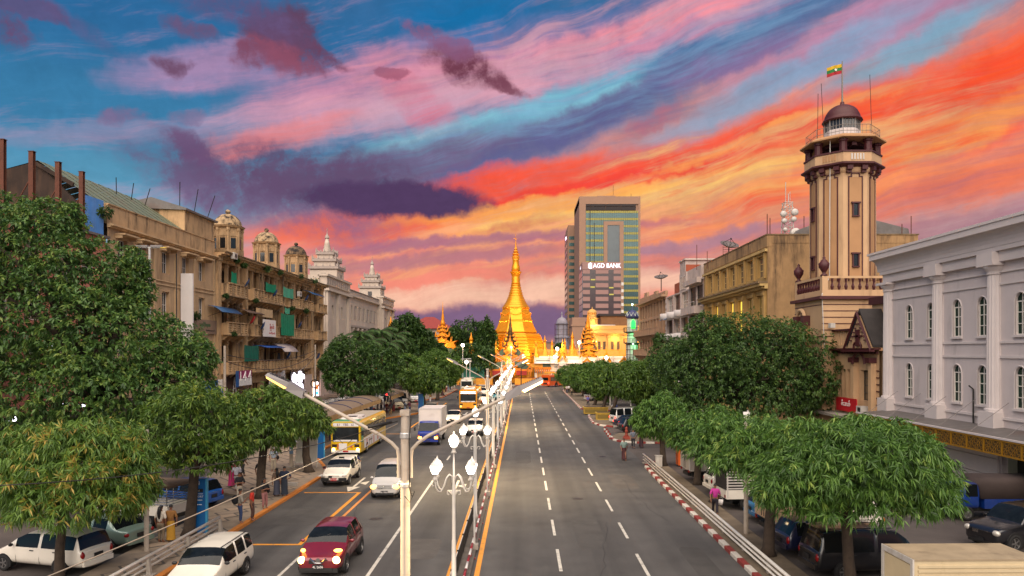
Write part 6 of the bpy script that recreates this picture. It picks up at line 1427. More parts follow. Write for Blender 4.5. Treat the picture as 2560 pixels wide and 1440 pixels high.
# moving traffic on the left carriageway, coming towards the camera
c=car('compact_suv','dark red rounded compact suv with both headlights lit','car',car_red,4.13,1.77,1.57,hf=.84,hc=1.06,belt=1.03,xc=.25,xw=.43,xr=.86,xb=.96,roofw=.72,pillars=(.58,.80),wb=(.2,.81),wr=.34,heads=head_on,plate=plate_black,plate_txt='4L 2606',hs=(.3,.28),lower=None)
put(c,-7.6,28.9,-90);beam(c,2.0,.55,.75,60);beam(c,2.0,-.55,.75,60)
for s in(-1,1):o=obj('side_lamp',MB().use(head_amber,True).sphere((0,0,0),1,10,6),c,loc=(1.72,s*.66,.98));o.scale=(.26,.09,.07);o.rotation_euler=(0,R(-12),R(s*-22))
obj('v_trim',MB().use(chrome).tube([(2.1,-.3,.78),(2.1,-.12,.6),(2.1,.12,.6),(2.1,.3,.78)],.035,5),c);obj('badge',MB().use(chrome).lathe([(.09,0),(.09,.02)],12),c).matrix_local=Matrix.Translation((2.09,0,.7))@Matrix.Rotation(R(90),4,'Y')
obj('lower_trim',MB().use(trim_b).box(1.95,2.06,-.72,.72,.24,.4),c)
c=car('minivan','silver minivan with amber headlights beside the nearest lamp post','van',car_silver,4.5,1.72,1.85,hf=.92,hc=1.12,belt=1.02,xc=.19,xw=.36,xr=.955,xb=.985,roofw=.82,pillars=(.53,.74),wb=(.18,.81),wr=.31,heads=head_amber,plate=plate_black,plate_txt='5L 9066',hs=(.44,.27),grille=chrome)
put(c,-7.85,43.3,-90);beam(c,2.2,0,.8,12)
obj('grille_bar',(lambda m:([m.box(2.22,2.27,-.42,.42,.68+q*.055,.705+q*.055)for q in range(4)],m)[1])(MB().use(chrome)),c)
c=car('taxi','white estate taxi with dark bumpers and a red number plate','taxi',car_white,4.2,1.69,1.5,hf=.82,hc=1.0,belt=.96,xc=.25,xw=.41,xr=.955,xb=.985,pillars=(.59,.78),wb=(.19,.80),plate=plate_red,plate_txt='3H 7518',hs=(.36,.17),roof_sign=True)
obj('black_bumper',MB().use(trim_b).box(2.02,2.12,-.78,-.3,.36,.56).box(2.02,2.12,.3,.78,.36,.56),c);TAXI=c
put(c,-11.8,47.2,-90)
c=car('estate_car','white estate car with a black windscreen at the lower left edge','car',car_white,4.4,1.7,1.48,hf=.8,hc=.97,belt=.94,xc=.27,xw=.43,xr=.95,xb=.985,pillars=(.60,.79),plate=plate_red,rack=True);put(c,-11.35,26.2,-90);ESTATE=c
c=car('saloon_car','white saloon with one bright headlight behind the box truck','car',car_white,4.4,1.7,1.46,hf=.78,hc=.95,belt=.92,xc=.29,xw=.45,xr=.76,xb=.87,ht=.98,pillars=(.58,),heads=head_on,wb=(.19,.79));put(c,-8.1,86,-90);SALOON=c
def again(src,label,x,y,rz,swap=None,group=None):return dup(src,(x,y,0),R(rz),label,group,swap=swap)
again(TAXI,'white estate car passing behind the second lamp standard',-4.75,73.8,-90)
again(TAXI,'white taxi with a teal windscreen band beside the yellow bus',-6.6,119,-90)
again(ESTATE,'white estate car behind the taxi beside the yellow bus',-7.5,139,-90)
again(SALOON,'teal and white saloon close to the far lamp standards',-4.6,126,-90,{car_white:car_teal,head_on:head_off})
again(SALOON,'silver saloon farthest up the left carriageway',-4.7,138,-90,{car_white:car_silver,head_on:head_off})
again(ESTATE,'white estate car parked in the bus bay behind the box truck',-12.3,97.5,-90)
def rounded(w,h,r,n=4):
 pts=[]
 for cx,cy,a0 in((w/2-r,h-r,0),(-w/2+r,h-r,90)):
  pts+=[(cx+r*math.cos(R(a0+90*k/n)),cy+r*math.sin(R(a0+90*k/n)))for k in range(n+1)]
 return[(w/2,0)]+pts+[(-w/2,0)]
def bus(name,label,body,roofc,upper,L=10.8,W=2.45,H=2.85,board=None,txt=None,heads=head_on,frontc=None,ac=True,tails=tail_m):
 t=thing(name,label,'bus');z0=.32
 prof=rounded(W,H-z0,.28)
 def ring(x,s,dz=0):return[(x,y*s,z0+dz+z*(1 if s>.99 else .985))for y,z in prof]
 n=len(prof);sts=[(L/2,.95),(L/2-.08,.99),(L/2-.3,1),(-L/2+.2,1),(-L/2,.97)]
 zsplit=1.25
 mb=MB();vs=[];fs=[];ms=[];mb.mats=[body,upper,roofc]
 for x,s in sts:vs+=ring(x,s)
 for i in range(len(sts)-1):
  for j in range(n-1):
   zc=(vs[i*n+j][2]+vs[i*n+j+1][2])/2;fs.append((i*n+j,(i+1)*n+j,(i+1)*n+j+1,i*n+j+1));ms.append(2 if abs(vs[i*n+j][1]+vs[i*n+j+1][1])<W*.6 and zc>H-.3 else 1 if zc>2.0 else 0)
  fs.append((i*n+n-1,(i+1)*n+n-1,(i+1)*n,i*n));ms.append(0)
 fs+=[tuple(range(n)),tuple(range((len(sts)-1)*n,len(sts)*n))[::-1]];ms+=[0,0]
 mb.v=vs;mb.f=fs;mb.m=ms;mb.sm=[False ]*len(fs);obj('body',mb,t)
 for s in(-1,1):
  y=s*(W/2+.004)
  obj('window_strip',MB().use(trim_b).box(-L/2+.5,L/2-.5,s*(W/2-.01),y,1.42,2.32),t)
  nb=7
  for k in range(nb):x0=-L/2+.6+k*(L-1.2)/nb;obj('side_window',MB().use(mat('bus_side_glass',(110,96,78),.15,vary=.4,scale=.8)).box(x0+.05,x0+(L-1.2)/nb-.06,y,y+s*.012,1.48,2.26),t)
  obj('cant_rail',MB().use(upper).box(-L/2+.2,L/2-.2,s*(W/2-.02),y+s*.004,2.36,2.6),t)
  for k,x in enumerate((L/2-2.3,-L/2+2.7)):pts=[(x+.58*math.cos(R(a)),.46+.58*math.sin(R(a)))for a in range(-14,195,19)];obj('wheel_arch',MB().use(trim_b).prism(pts,'y',s*(W/2-.3),s*(W/2+.006)),t)
 wheels(t,(L/2-2.3,-L/2+2.7),W/2+.02,.47,.28)
 X=L/2+.004
 obj('windscreen',MB().use(mat('bus_windscreen',(40,44,46),.08,vary=.5,scale=1.5)).box(X-.1,X+.012,-W*.43,W*.43,1.18,2.36),t)
 obj('dash_strip',MB().use(sign_white).box(X+.013,X+.02,-W*.4,W*.38,1.2,1.34),t)
 obj('front_panel',MB().use(frontc or body).box(X-.05,X+.01,-W*.455,W*.455,.5,1.15),t)
 b_=obj('destination_board',MB().use(board or sign_white).box(X-.1,X+.014,-W*.42,W*.42,2.42,2.68),t)
 if txt:put_text('lettering',b_,txt,.27,mat('board_purple',(96,26,84),.5,vary=0),(X+.02,0,2.55),'e',depth=.01)
 for s in(-1,1):
  obj('headlight',MB().use(heads,True).sphere((0,0,0),.12,10,6),t,loc=(X-.02,s*W*.40,.56));obj('lamp_cluster',MB().use(mat('lamp_cluster_dark',(58,50,46),.15,vary=.3,scale=8)).box(X-.03,X+.02,s*W*.29,s*W*.45,.74,.98),t)
  obj('wing_mirror',MB().use(trim_b).box(X+.1,X+.2,s*(W/2+.08),s*(W/2+.26),1.7,2.1).tube([(X-.05,s*(W/2-.1),2.3),(X+.15,s*(W/2+.17),2.15)],.02,4),t)
  obj('tail_light',MB().use(tails).box(-L/2-.02,-L/2+.02,s*W*.36,s*W*.45,.8,1.2),t)
  obj('wiper',MB().use(trim_b).tube([(X+.03,s*.2,1.05),(X+.03,s*.75,1.6)],.02,4),t)
 obj('bumper',MB().use(sign_white if frontc else body).box(X-.1,X+.03,-W*.47,W*.47,.3,.48),t);obj('number_plate',MB().use(plate_red).box(X+.031,X+.04,-.22,.22,.34,.46),t)
 obj('rear_window',MB().use(car_glass).box(-L/2-.014,-L/2,-W*.36,W*.36,1.55,2.25),t);obj('engine_grille',MB().use(trim_b).box(-L/2-.014,-L/2,-W*.3,W*.3,.6,.95),t)
 if ac:obj('roof_unit',MB().use(box_white).hexa([(1.2,-.8,H-.02),(4.2,-.8,H-.02),(4.2,.8,H-.02),(1.2,.8,H-.02)][::1],[(1.5,-.65,H+.22),(3.9,-.65,H+.16),(3.9,.65,H+.16),(1.5,.65,H+.22)]).use(louvre).box(2.9,3.5,-.4,.4,H+.18,H+.215).box(1.6,2.6,.66,.74,H+.03,H+.12),t)
 return t
bus_yellow=paint('bus_yellow',(222,178,24));bus_gold=paint('bus_gold',(226,150,14));bus_green=paint('bus_green',(70,160,110));bus_roof=mat('bus_roof_grey',(170,156,136),.6,vary=.15)
b=bus('city_bus','yellow and green city bus 61 standing in the roadside bay',bus_yellow,bus_roof,bus_yellow,board=sign_white,txt='61   YBS   61',frontc=bus_yellow)
put(b,-14.25,63.6,-90)
obj('green_brow',MB().use(bus_green).hexa([(4.6,-1.15,2.70),(5.42,-1.15,2.70),(5.42,1.15,2.70),(4.6,1.15,2.70)],[(4.3,-1.0,2.9),(5.2,-1.0,2.86),(5.2,1.0,2.86),(4.3,1.0,2.9)]).box(4.55,5.2,1.23,1.242,1.1,2.66).box(4.55,5.2,-1.242,-1.23,1.1,2.66),b)
obj('advert_panel',MB().use(sign_white).hexa([(-3,1.232,.5),(4.2,1.232,.5),(4.2,1.236,.5),(-3,1.236,.5)],[(-1,1.232,1.36),(4.2,1.232,1.36),(4.2,1.236,1.36),(-1,1.236,1.36)]).use(mat('advert_orange',(200,90,30),.5)).box(.2,.5,1.237,1.242,.5,1.2).box(-1.6,-1.2,1.237,1.242,.6,1.3).box(3.0,3.3,1.237,1.242,.6,1.2).use(mat('advert_brown',(120,80,50),.5)).box(1.0,2.4,1.237,1.242,.9,1.0).box(1.2,1.35,1.237,1.242,.5,1.2).box(2.0,2.15,1.237,1.242,.5,1.2),b)
obj('front_graphic',MB().use(sign_white).box(5.415,5.425,-.55,.1,.55,1.05).use(mat('graphic_orange',(206,96,30),.5)).prism([(.25,.8),(.55,.95),(.55,.65)],'x',5.415,5.43).box(5.415,5.428,-.68,-.57,.6,1.0),b)
b=bus('city_bus','golden yellow bus with a lit white destination board',bus_gold,bus_gold,bus_gold,L=11,W=2.6,H=3.0,board=glow('bus_board_lit',(255,226,220),3.5),heads=head_amber);put(b,-7.75,109,-90)
for s in(-1,1):obj('marker_light',MB().use(tail_on).box(5.45,5.53,s*.95,s*1.2,2.45,2.66),b)
b=bus('city_bus','green and white bus following the golden yellow bus',mat('bus_white',(206,204,192),.4,vary=.1),bus_roof,bus_green,board=sign_white,txt='YBS',heads=head_off);put(b,-11.3,152,-90)
b=bus('city_bus','orange red bus with bright tail lights turning at the crossing',paint('bus_orange',(206,84,26)),bus_gold,paint('bus_orange',(206,84,26)),L=9.5,H=2.9,tails=tail_on);put(b,8.6,174.8,50)
for s in(-1,1):obj('brake_light',MB().use(tail_on,True).sphere((0,0,0),.2,8,6),b,loc=(-4.78,s*.95,.95))
def truck(name,label,cabc,L=5.6,W=2.0,box_h=(.95,3.15),boxc=None,kind='box',cat='truck',heads=head_off,group=None,cab_l=1.55,cab_h=2.15):
 t=thing(name,label,cat,group=group);xf=L/2;z0=.5
 mb=MB();mb.mats=[cabc,mat('windscreen_glass',(26,30,32),.05),car_glass]
 Wc=W*.92;sts=[(xf,.93),(xf-.1,1.0),(xf-.25,1.0),(xf-.62,1.0),(xf-.75,1.0),(xf-cab_l+.18,1.0),(xf-cab_l,.98)]
 rows=[]
 for i,(x,s)in enumerate(sts):
  zt=(1.15,1.22,1.28,cab_h-.12,cab_h,cab_h,cab_h-.04)[i];w=Wc/2*s;wt=w*(.95 if i<3 else .9);zb=1.12 if i<2 else 1.2
  half=[(w*.96,z0),(w,.8),(w*.99,zb),(wt,zt-.02),(wt*.5,zt+.01)];rows.append([(x,y,z)for y,z in half]+[(x,-y,z)for y,z in half[::-1]])
 k=10;fs=[];ms=[];cre={}
 for i in range(6):
  for j in range(9):
   a,b_,c_,d=i*k+j,i*k+j+1,(i+1)*k+j+1,(i+1)*k+j;m_=0
   if j in(3,4,5)and i==2:m_=1
   if j in(2,6)and i==4:m_=2
   fs.append((a,d,c_,b_));ms.append(m_)
   if m_:
    for e in((a,b_),(b_,c_),(c_,d),(d,a)):cre[tuple(sorted(e))]=.8
  fs.append((i*k+9,(i+1)*k+9,(i+1)*k,i*k));ms.append(0)
 for i,rev in((0,0),(6,1)):
  for j in range(4):q=(i*k+j,i*k+j+1,i*k+8-j,i*k+9-j);fs.append(q if not rev else q[::-1]);ms.append(0)
 mb.v=[p for r_ in rows for p in r_];mb.f=fs;mb.m=ms;mb.sm=[True ]*len(fs)
 split_subsurf(mb,['cab','windscreen','side_window'],t,2,cre)
 obj('chassis',MB().use(trim_b).box(-xf,xf-.5,-W*.3,W*.3,.42,.62).box(-xf+.2,-xf+.35,-W*.45,W*.45,.4,.6),t)
 x1=xf-cab_l-.08;z0b,z1b=box_h;bc=boxc or box_white
 if kind=='box':
  bo=obj('box_body',MB().use(bc).box(-xf,x1,-W/2,W/2,z0b,z1b),t)
  mb=MB().use(white_metal)
  for x in(-xf,x1):
   for y in(-W/2,W/2):mb.box(x-.035,x+.035,y-.035,y+.035,z0b,z1b)
  for y in(-W/2,W/2):mb.box(-xf+.036,x1-.036,y-.03,y+.03,z1b-.03,z1b+.03);mb.box(-xf+.036,x1-.036,y-.03,y+.03,z0b-.03,z0b+.03)
  for x in(-xf,x1):mb.box(x-.03,x+.03,-W/2+.036,W/2-.036,z1b-.028,z1b+.028)
  obj('box_frame',mb,bo);obj('rear_door',MB().use(bc).box(-xf-.03,-xf-.001,-W/2+.06,-.01,z0b+.05,z1b-.06).box(-xf-.03,-xf-.001,.01,W/2-.06,z0b+.05,z1b-.06).use(chrome).tube([(-xf-.05,.12,z0b+.1),(-xf-.05,.12,z1b-.1)],.02,5).tube([(-xf-.05,-.12,z0b+.1),(-xf-.05,-.12,z1b-.1)],.02,5),bo)
 else:
  obj('cargo_bed',MB().use(cabc).box(-xf,x1,-W/2,W/2,.62,.7).box(-xf,x1,-W/2,-W/2+.05,.7,1.1).box(-xf,x1,W/2-.05,W/2,.7,1.1).box(x1-.05,x1,-W/2+.051,W/2-.051,.7,1.1),t)
  if kind=='stake':
   mb=MB().use(white_metal)
   for s in(-1,1):
    for q in range(8):mb.box(-xf,x1,s*(W/2-.03)-.02,s*(W/2-.03)+.02,1.15+q*.15,1.21+q*.15)
    for q in range(4):x=-xf+.05+(x1+xf-.1)*q/3;mb.box(x-.03,x+.03,s*(W/2-.03)-.035,s*(W/2-.03)+.035,.7,2.35)
   obj('stake_side',mb,t);obj('tarpaulin',MB().use(mat('bed_shade',(40,34,32),.8,vary=.2)).box(-xf+.03,x1,-W/2+.08,W/2-.08,1.1,2.25),t)  # dark box fills the bed, standing for the shade inside its open rear
  if kind=='canopy':
   obj('canvas_hood',MB().use(mat('brown_canvas',(62,50,46),.85,vary=.2),True).prism([(y,z+1.1)for y,z in rounded(W*.98,1.05,.3)],'x',-xf-.02,x1+.1),t)
  if kind=='cage':
   mb=MB().use(chrome)
   for s in(-1,1):
    for q in range(6):mb.tube([(-xf,s*(W/2-.04),1.15+q*.13),(x1,s*(W/2-.04),1.15+q*.13)],.018,4)
    for q in range(4):x=-xf+.02+(x1+xf-.04)*q/3;mb.tube([(x,s*(W/2-.04),.7),(x,s*(W/2-.04),1.95)],.025,5)
   for q in range(5):mb.tube([(-xf,-W/2+.04,1.15+q*.13),(-xf,W/2-.04,1.15+q*.13)],.018,4)
   obj('passenger_cage',mb,t);obj('canopy_roof',MB().use(mat('tan_roof_cloth',(110,90,74),.8,vary=.2),True).prism([(y,z+1.95)for y,z in rounded(W*.98,.22,.1)],'x',-xf-.1,x1+.2),t)
  obj('tail_gate',MB().use(cabc).box(-xf-.05,-xf-.001,-W/2,W/2,.66,1.08),t)
 wheels(t,(xf-.8,-xf+1.1),W/2-.02,.36,.24)
 for s in(-1,1):
  obj('headlight',MB().use(heads).box(xf-.06,xf+.012,s*W*.28,s*W*.43,.62,.82),t);obj('indicator',MB().use(indic).box(xf-.04,xf+.008,s*W*.36,s*W*.44,.84,.98),t)
  obj('wing_mirror',MB().use(trim_b).box(xf-.1,xf,s*(W/2+.08),s*(W/2+.24),1.35,1.65).tube([(xf-.2,s*(W/2-.1),1.5),(xf-.05,s*(W/2+.1),1.5)],.015,4),t);obj('tail_light',MB().use(tail_m).box(-xf-.06,-xf,s*W*.38,s*W*.47,.68,.84),t)
 obj('bumper',MB().use(cabc).box(xf-.1,xf+.04,-W*.44,W*.44,.36,.56),t);obj('grille',MB().use(trim_b).box(xf-.04,xf+.006,-W*.24,W*.24,.66,.84),t);obj('number_plate',MB().use(plate_black).box(xf+.041,xf+.05,-.2,.2,.4,.5),t)
 return t
put(truck('box_truck','blue cab box truck with a plain white box in the left lanes',truck_blue,L=5.9,W=2.05,box_h=(.8,3.2),heads=head_amber),-8.45,67.6,-90)
# parked at an angle on the left
c=car('estate_car','white estate car parked under the nearest pruned tree at far left','car',car_white,4.42,1.7,1.54,hf=.78,hc=1.0,belt=.98,xc=.2,xw=.40,xr=.93,xb=.975,pillars=(.56,.76),wb=(.17,.78));put(c,-18.45,28.3,165)
c=dup(SALOON,(-18.35,31.4,0),R(162),'pale green saloon parked behind the white estate car',swap={car_white:car_green,head_on:head_off})
put(truck('pickup_truck','white pickup with a chrome passenger cage parked behind the tree trunk',car_white,L=4.5,W=1.65,kind='cage',cat='pickup',cab_h=1.75),-18.9,35.6,166)
c=car('hatchback','blue hatchback parked where the paving widens','car',car_blue,4.0,1.7,1.5,xc=.24,xw=.42,xr=.9,xb=.975,pillars=(.58,.78),tails=tail_m);put(c,-18.6,39.8,160);HATCH=c
# parked on the right
c=car('minivan','black minivan with red tail lights parked behind the nearest right hand trunk','van',car_black,4.8,1.8,1.85,hf=.9,hc=1.1,belt=1.02,xc=.2,xw=.36,xr=.945,xb=.98,roofw=.84,pillars=(.53,.75),wr=.33,rack=True);put(c,13.25,27.6,4)
c=dup(HATCH,(12.75,30.4,0),R(7),'navy blue hatchback parked beside the black minivan',swap={car_blue:car_navy})
c=dup(HATCH,(13.4,36.3,0),R(6),'bright cyan hatchback parked between the cream and stake trucks',swap={car_blue:car_cyan})
put(truck('box_truck','cream box truck parked behind the navy hatchback',car_white,L=5.2,W=2.0,box_h=(.85,2.95),boxc=mat('cream_box',(206,172,136),.6,vary=.08)),13.7,33.2,3)
put(truck('stake_truck','white stake sided truck with a dark block for the shade in its bed',car_white,L=4.8,W=1.85,kind='stake'),13.2,39.4,5)
put(car('estate_suv','white suv parked beyond the stake sided truck','car',car_white,4.5,1.8,1.7,hf=.9,hc=1.08,belt=1.05,xc=.24,xw=.4,xr=.92,xb=.975,pillars=(.57,.77),wr=.36),13.3,43.2,4)
put(truck('box_truck','small grey box truck farthest along the right hand parking row',car_white,L=4.6,W=1.8,box_h=(.8,2.6),boxc=mat('grey_box',(170,160,150),.6,vary=.1)),13.0,47.4,5)
put(truck('canopy_truck','blue light truck with a brown canvas hood by the white building',paint('deep_blue',(16,50,120)),L=5.0,W=1.8,kind='canopy',cab_h=1.85),24.0,36.9,180)
put(car('off_road_car','dark off road car with a chrome grille at the right edge','car',car_black,4.7,1.85,1.8,hf=1.02,hc=1.15,belt=1.12,xc=.27,xw=.41,xr=.9,xb=.975,pillars=(.58,.78),wr=.39,grille=chrome,hs=(.36,.26)),21.9,31.6,197)
put(car('van','silver van parked by the yellow tree planters','van',car_silver,4.6,1.75,1.9,hf=.92,hc=1.12,belt=1.05,xc=.19,xw=.35,xr=.955,xb=.985,pillars=(.53,.75),tails=tail_on),12.6,84.5,22)
c=dup(SALOON,(12.4,80.0,0),R(20),'navy saloon between the silver van and the black suv',swap={car_white:car_navy,head_on:head_off,tail_m:tail_on})
put(car('estate_suv','black suv parked behind the red kerb pillar','car',car_black,4.5,1.8,1.65,hf=.9,hc=1.05,belt=1.02,xc=.26,xw=.42,xr=.9,xb=.97,pillars=(.58,.78),wr=.36),12.3,75.2,14)
VAN=car('van','cream minibus van nearest the bus shelters','van',car_cream,4.7,1.72,2.1,hf=1.0,hc=1.18,belt=1.12,xc=.12,xw=.27,xr=.965,xb=.988,roofw=.86,pillars=(.45,.70),plate=plate_red,group='vans waiting behind the bus shelters');put(VAN,-18.6,104.5,-60)
for k,(x,y,rz,sw,lab)in enumerate([(-21.8,103,-65,{car_cream:car_white},'white minibus van beside the cream van at the shelters'),(-19.0,112,-70,{car_cream:car_white},'white van behind the cream van at the shelters'),(-17.8,119,-75,{car_cream:car_silver},'silver van at the far end of the shelters'),(12.9,123,30,{car_cream:car_silver},'silver van glimpsed behind the far pruned trees'),(-23.2,84,200,{car_cream:car_white},'white van behind the nearer bus shelter')]):again(VAN,lab,x,y,rz,sw)
PICK=truck('pickup_truck','white pickup parked in the row before the shops',car_white,L=4.6,W=1.7,kind='cage',cat='pickup',cab_h=1.7,group='pickups in front of the domed building');put(PICK,-27.2,98,10)
for k,(x,y,rz,sw,lab)in enumerate([(-27.0,102,12,{car_white:car_silver},'silver caged pickup next to the white one by the shops'),(-26.6,106,10,{},'white caged pickup in the middle of the shop row'),(-26.4,110.5,12,{car_white:car_navy},'navy caged pickup toward the end of the shop row'),(-26.0,115,10,{},'white caged pickup at the far end of the shop row'),(-27.6,92,8,{car_white:car_silver},'silver caged pickup hidden by the pruned tree')]):again(PICK,lab,x,y,rz,sw)
c=dup(SALOON,(-24.6,121,0),R(10),'white saloon parked before the white hall',swap={head_on:head_off});c=dup(SALOON,(-24.2,126,0),R(10),'dark saloon parked before the white hall',swap={car_white:car_black,head_on:head_off})
c=dup(HATCH,(-27.5,118.5,0),R(190),'black hatchback with red lights by the grey screen',swap={car_blue:car_black,tail_m:tail_on})
# near box lorry, only its roof and end in view
t=thing('lorry_box','beige box lorry with a ribbed side at the bottom right corner','lorry',(11.1,20.4,0),rz=R(1));beige=mat('beige_box',(190,172,138),.6,vary=.1,stain=(120,100,74),stain_amt=.5,stain_scale=.8)
bo=obj('box_body',MB().use(beige).box(0,3.6,0,1.65,.7,2.55),t)
obj('roof_panel',MB().use(mat('dusty_roof',(150,132,106),.8,vary=.2,stain=(90,74,56),stain_amt=.5,stain_scale=1.2)).box(-.02,3.62,-.02,1.67,2.552,2.6),bo)
mb=MB().use(beige)
for q in range(13):mb.box(.12,3.55,-.035,-.001,.8+q*.13,.87+q*.13)
obj('side_rib',mb,bo);obj('end_door',MB().use(beige).box(-.03,-.001,.12,1.53,.85,2.4).use(white_metal).box(-.05,-.001,-.03,.1,.7,2.6).box(-.05,-.001,1.56,1.69,.7,2.6).box(-.05,-.001,.101,1.559,2.44,2.6),bo)
obj('chassis',MB().use(trim_b).box(.1,5.2,.3,1.35,.4,.69),t);obj('cab',MB().use(car_white,True).hexa([(3.75,.05,.5),(5.4,.1,.5),(5.4,1.55,.5),(3.75,1.6,.5)],[(3.75,.1,1.9),(4.9,.15,1.9),(4.9,1.5,1.9),(3.75,1.55,1.9)]),t);wheels(t,(4.6,.9),.8,.36,.24)
for o in[q for q in KIDS[t.name]if q.name.startswith('wheel')]:o.location.y+=.82
# ---------------------------------------------------------------- lamps, posts, rails and other street furniture
lamp_white=glow('lantern_glow',(255,244,228),2.2)
head_glow=glow('street_light_glass',(255,206,132),4.0)
post_paint=mat('cream_post_paint',(176,162,146),.6,vary=.1,scale=2,stain=(110,84,60),stain_amt=.5,stain_scale=2.2,bump=.1)
head_dim=glow('street_light_glass_dim',(255,190,100),.9)
def street_post(label,x,y,lit=(True,True),detail=False):
 t=thing('street_light',label,'street light',(x,y,.1),group='twin arm street lights on the median')
 obj('post',MB().use(post_paint).lathe([(.115,0),(.11,3.4),(.105,3.42),(.096,3.44),(.09,6.2),(.084,7.15)],14).box(-.09,.09,-.09,.09,7.152,7.26),t)
 obj('collar',MB().use(steel).lathe([(.09,6.7),(.105,6.72),(.105,6.8),(.09,6.82)],14,cap=False).lathe([(.09,5.75),(.105,5.77),(.105,5.83),(.09,5.85)],14,cap=False).lathe([(.11,3.3),(.125,3.32),(.125,3.36),(.11,3.38)],14,cap=False),t)
 for s in(-1,1):
  bend=[(s*.12,-.05,5.95),(s*.12,-.05,6.35),(s*.14,-.05,6.5),(s*.25,-.05,6.62),(s*.45,-.05,6.76)]
  tip=(s*1.98,-.05,7.58)if s<0 else(s*1.98,-.05,7.52)
  ar=obj('arm',MB().use(post_paint).tube(bend+[tip],.034,8),t)
  d=Vector((tip[0]-bend[-1][0],0,tip[2]-bend[-1][2])).normalized()
  M=Matrix.Translation(tip)@Matrix(((d.x,0,-d.z*s,0),(0,s,0,0),(d.z,0,d.x*s,0),(0,0,0,1)))
  h_=obj('lamp_head',MB().use(mat('lamp_head_grey',(128,122,120),.5,vary=.1)).hexa([(-.06,-.12,-.07),(.3,-.13,-.07),(.3,.13,-.07),(-.06,.12,-.07)],[(-.02,-.1,.07),(.3,-.13,.09),(.3,.13,.09),(-.02,.1,.07)]).hexa([(.302,-.13,-.02),(.78,-.11,-.02),(.78,.11,-.02),(.302,.13,-.02)],[(.302,-.12,.085),(.76,-.08,.05),(.76,.08,.05),(.302,.12,.085)]),t);h_.matrix_local=M
  mb=MB().use(black_iron)
  for q in range(9):mb.box(.34+q*.045,.355+q*.045,-.10,.10,.088-q*.004,.096-q*.004)
  obj('cooling_fin',mb,h_)
  if lit[0 if s<0 else 1]:
   obj('lamp_glass',MB().use(head_glow if s>0 else head_dim).hexa([(.34,-.09,-.075),(.74,-.07,-.06),(.74,.07,-.06),(.34,.09,-.075)],[(.32,-.11,-.022),(.76,-.09,-.022),(.76,.09,-.022),(.32,.11,-.022)]),h_)
   ld=bpy.data.lights.new('street_light_beam','SPOT');ld.energy=1300;ld.color=(1,.74,.42);ld.spot_size=R(150);ld.spot_blend=.9;ld.shadow_soft_size=.25
   lo=bpy.data.objects.new('street_light_beam',ld);COL.objects.link(lo);lo.parent=t;lo.location=(tip[0]+d.x*.5,-.05,tip[2]-.05)
 if detail:
  obj('wire_tangle',MB().use(black_iron).tube([(.13,-.13,7.1),(.1,-.17,6.7),(.12,-.18,6.1),(.1,-.17,5.8),(.16,-.16,5.6),(.2,-.12,5.7),(.12,-.2,5.5),(.02,-.18,5.62)],.012,5).tube([(-.3,-.05,7.25),(-.2,-.1,7.42),(-.05,-.1,7.44),(.05,-.05,7.3)],.015,5),t)
 return t
for k,y in enumerate((14.0,47.4,80.5,113,144)):
 street_post(['cream twin arm street light nearest the camera','second twin arm street light behind the fancy lamp standards','third twin arm street light along the median','fourth twin arm street light along the median','farthest twin arm street light before the crossing'][k],-2.27,y,detail=k==0)
def lantern_mesh():
 return(MB().use(white_metal,True).lathe([(.03,0),(.12,.02),(.08,.1),(.06,.18),(.1,.24),(.14,.26)],12).mesh('lantern_base'),MB().use(lamp_white,True).lathe([(.11,.265),(.17,.38),(.2,.5),(.19,.58),(.13,.66),(.05,.70)],12).mesh('lantern_globe'),MB().use(white_metal,True).lathe([(.2,.585),(.15,.68),(.06,.735),(.03,.78),(.02,.86)],12,cap=False).mesh('lantern_cap'))
LB,LG,LC=lantern_mesh()
def fancy_lamp(label,y,light=True):
 t=thing('lamp_standard',label,'lamp standard',(-2.3,y,.1),group='five lantern lamp standards on the median')
 obj('post',MB().use(white_metal,True).lathe([(.13,0),(.13,.3),(.09,.36),(.075,2.0),(.065,2.05),(.06,3.9),(.05,4.0),(.035,4.05),(.03,4.95)],10),t)
 obj('scroll_bracket',MB().use(white_metal).tube([(-.05,0,3.55),(-.12,0,3.7),(-.22,0,3.68),(-.22,0,3.58),(-.16,0,3.56)],.02,5).tube([(.05,0,3.55),(.12,0,3.7),(.22,0,3.68),(.22,0,3.58),(.16,0,3.56)],.02,5),t)
 tops=[(0,0,4.95)]
 for a in(25,155,205,335):
  ca,sa=math.cos(R(a)),math.sin(R(a));r=.66
  path=[(.04,3.9),(.08,4.18),(.17,4.24),(.26,4.14),(.36,3.86),(.46,3.7),(.56,3.72),(.64,3.86),(r,4.1)]
  obj('arm',MB().use(white_metal,True).tube([(q*ca,q*sa,z)for q,z in path],.024,6).tube([((r+.04)*ca,(r+.04)*sa,3.92),((r+.1)*ca,(r+.1)*sa,3.9),((r+.1)*ca,(r+.1)*sa,3.98)],.02,4),t);tops.append((r*ca,r*sa,4.08))
 for p in tops:
  o=obj('lantern',LB,t,loc=p);o.scale=(.86,.86,.86);obj('globe',LG,o);obj('cap',LC,o)
 if light:
  ld=bpy.data.lights.new('lantern_light','POINT');ld.energy=70;ld.color=(1,.84,.62);ld.shadow_soft_size=.5
  lo=bpy.data.objects.new('lantern_light',ld);COL.objects.link(lo);lo.parent=t;lo.location=(0,-.0,5.95)
 return t
ordn=['nearest','second','third','fourth','fifth','sixth','seventh','eighth','ninth','tenth','eleventh','twelfth','thirteenth']
for k,y in enumerate((24.3,35.6,56.5,67.5,78.5,89.5,100,111,122,133,144,155)):
 fancy_lamp(f'{ordn[k]} white five lantern lamp standard along the median fence',y)
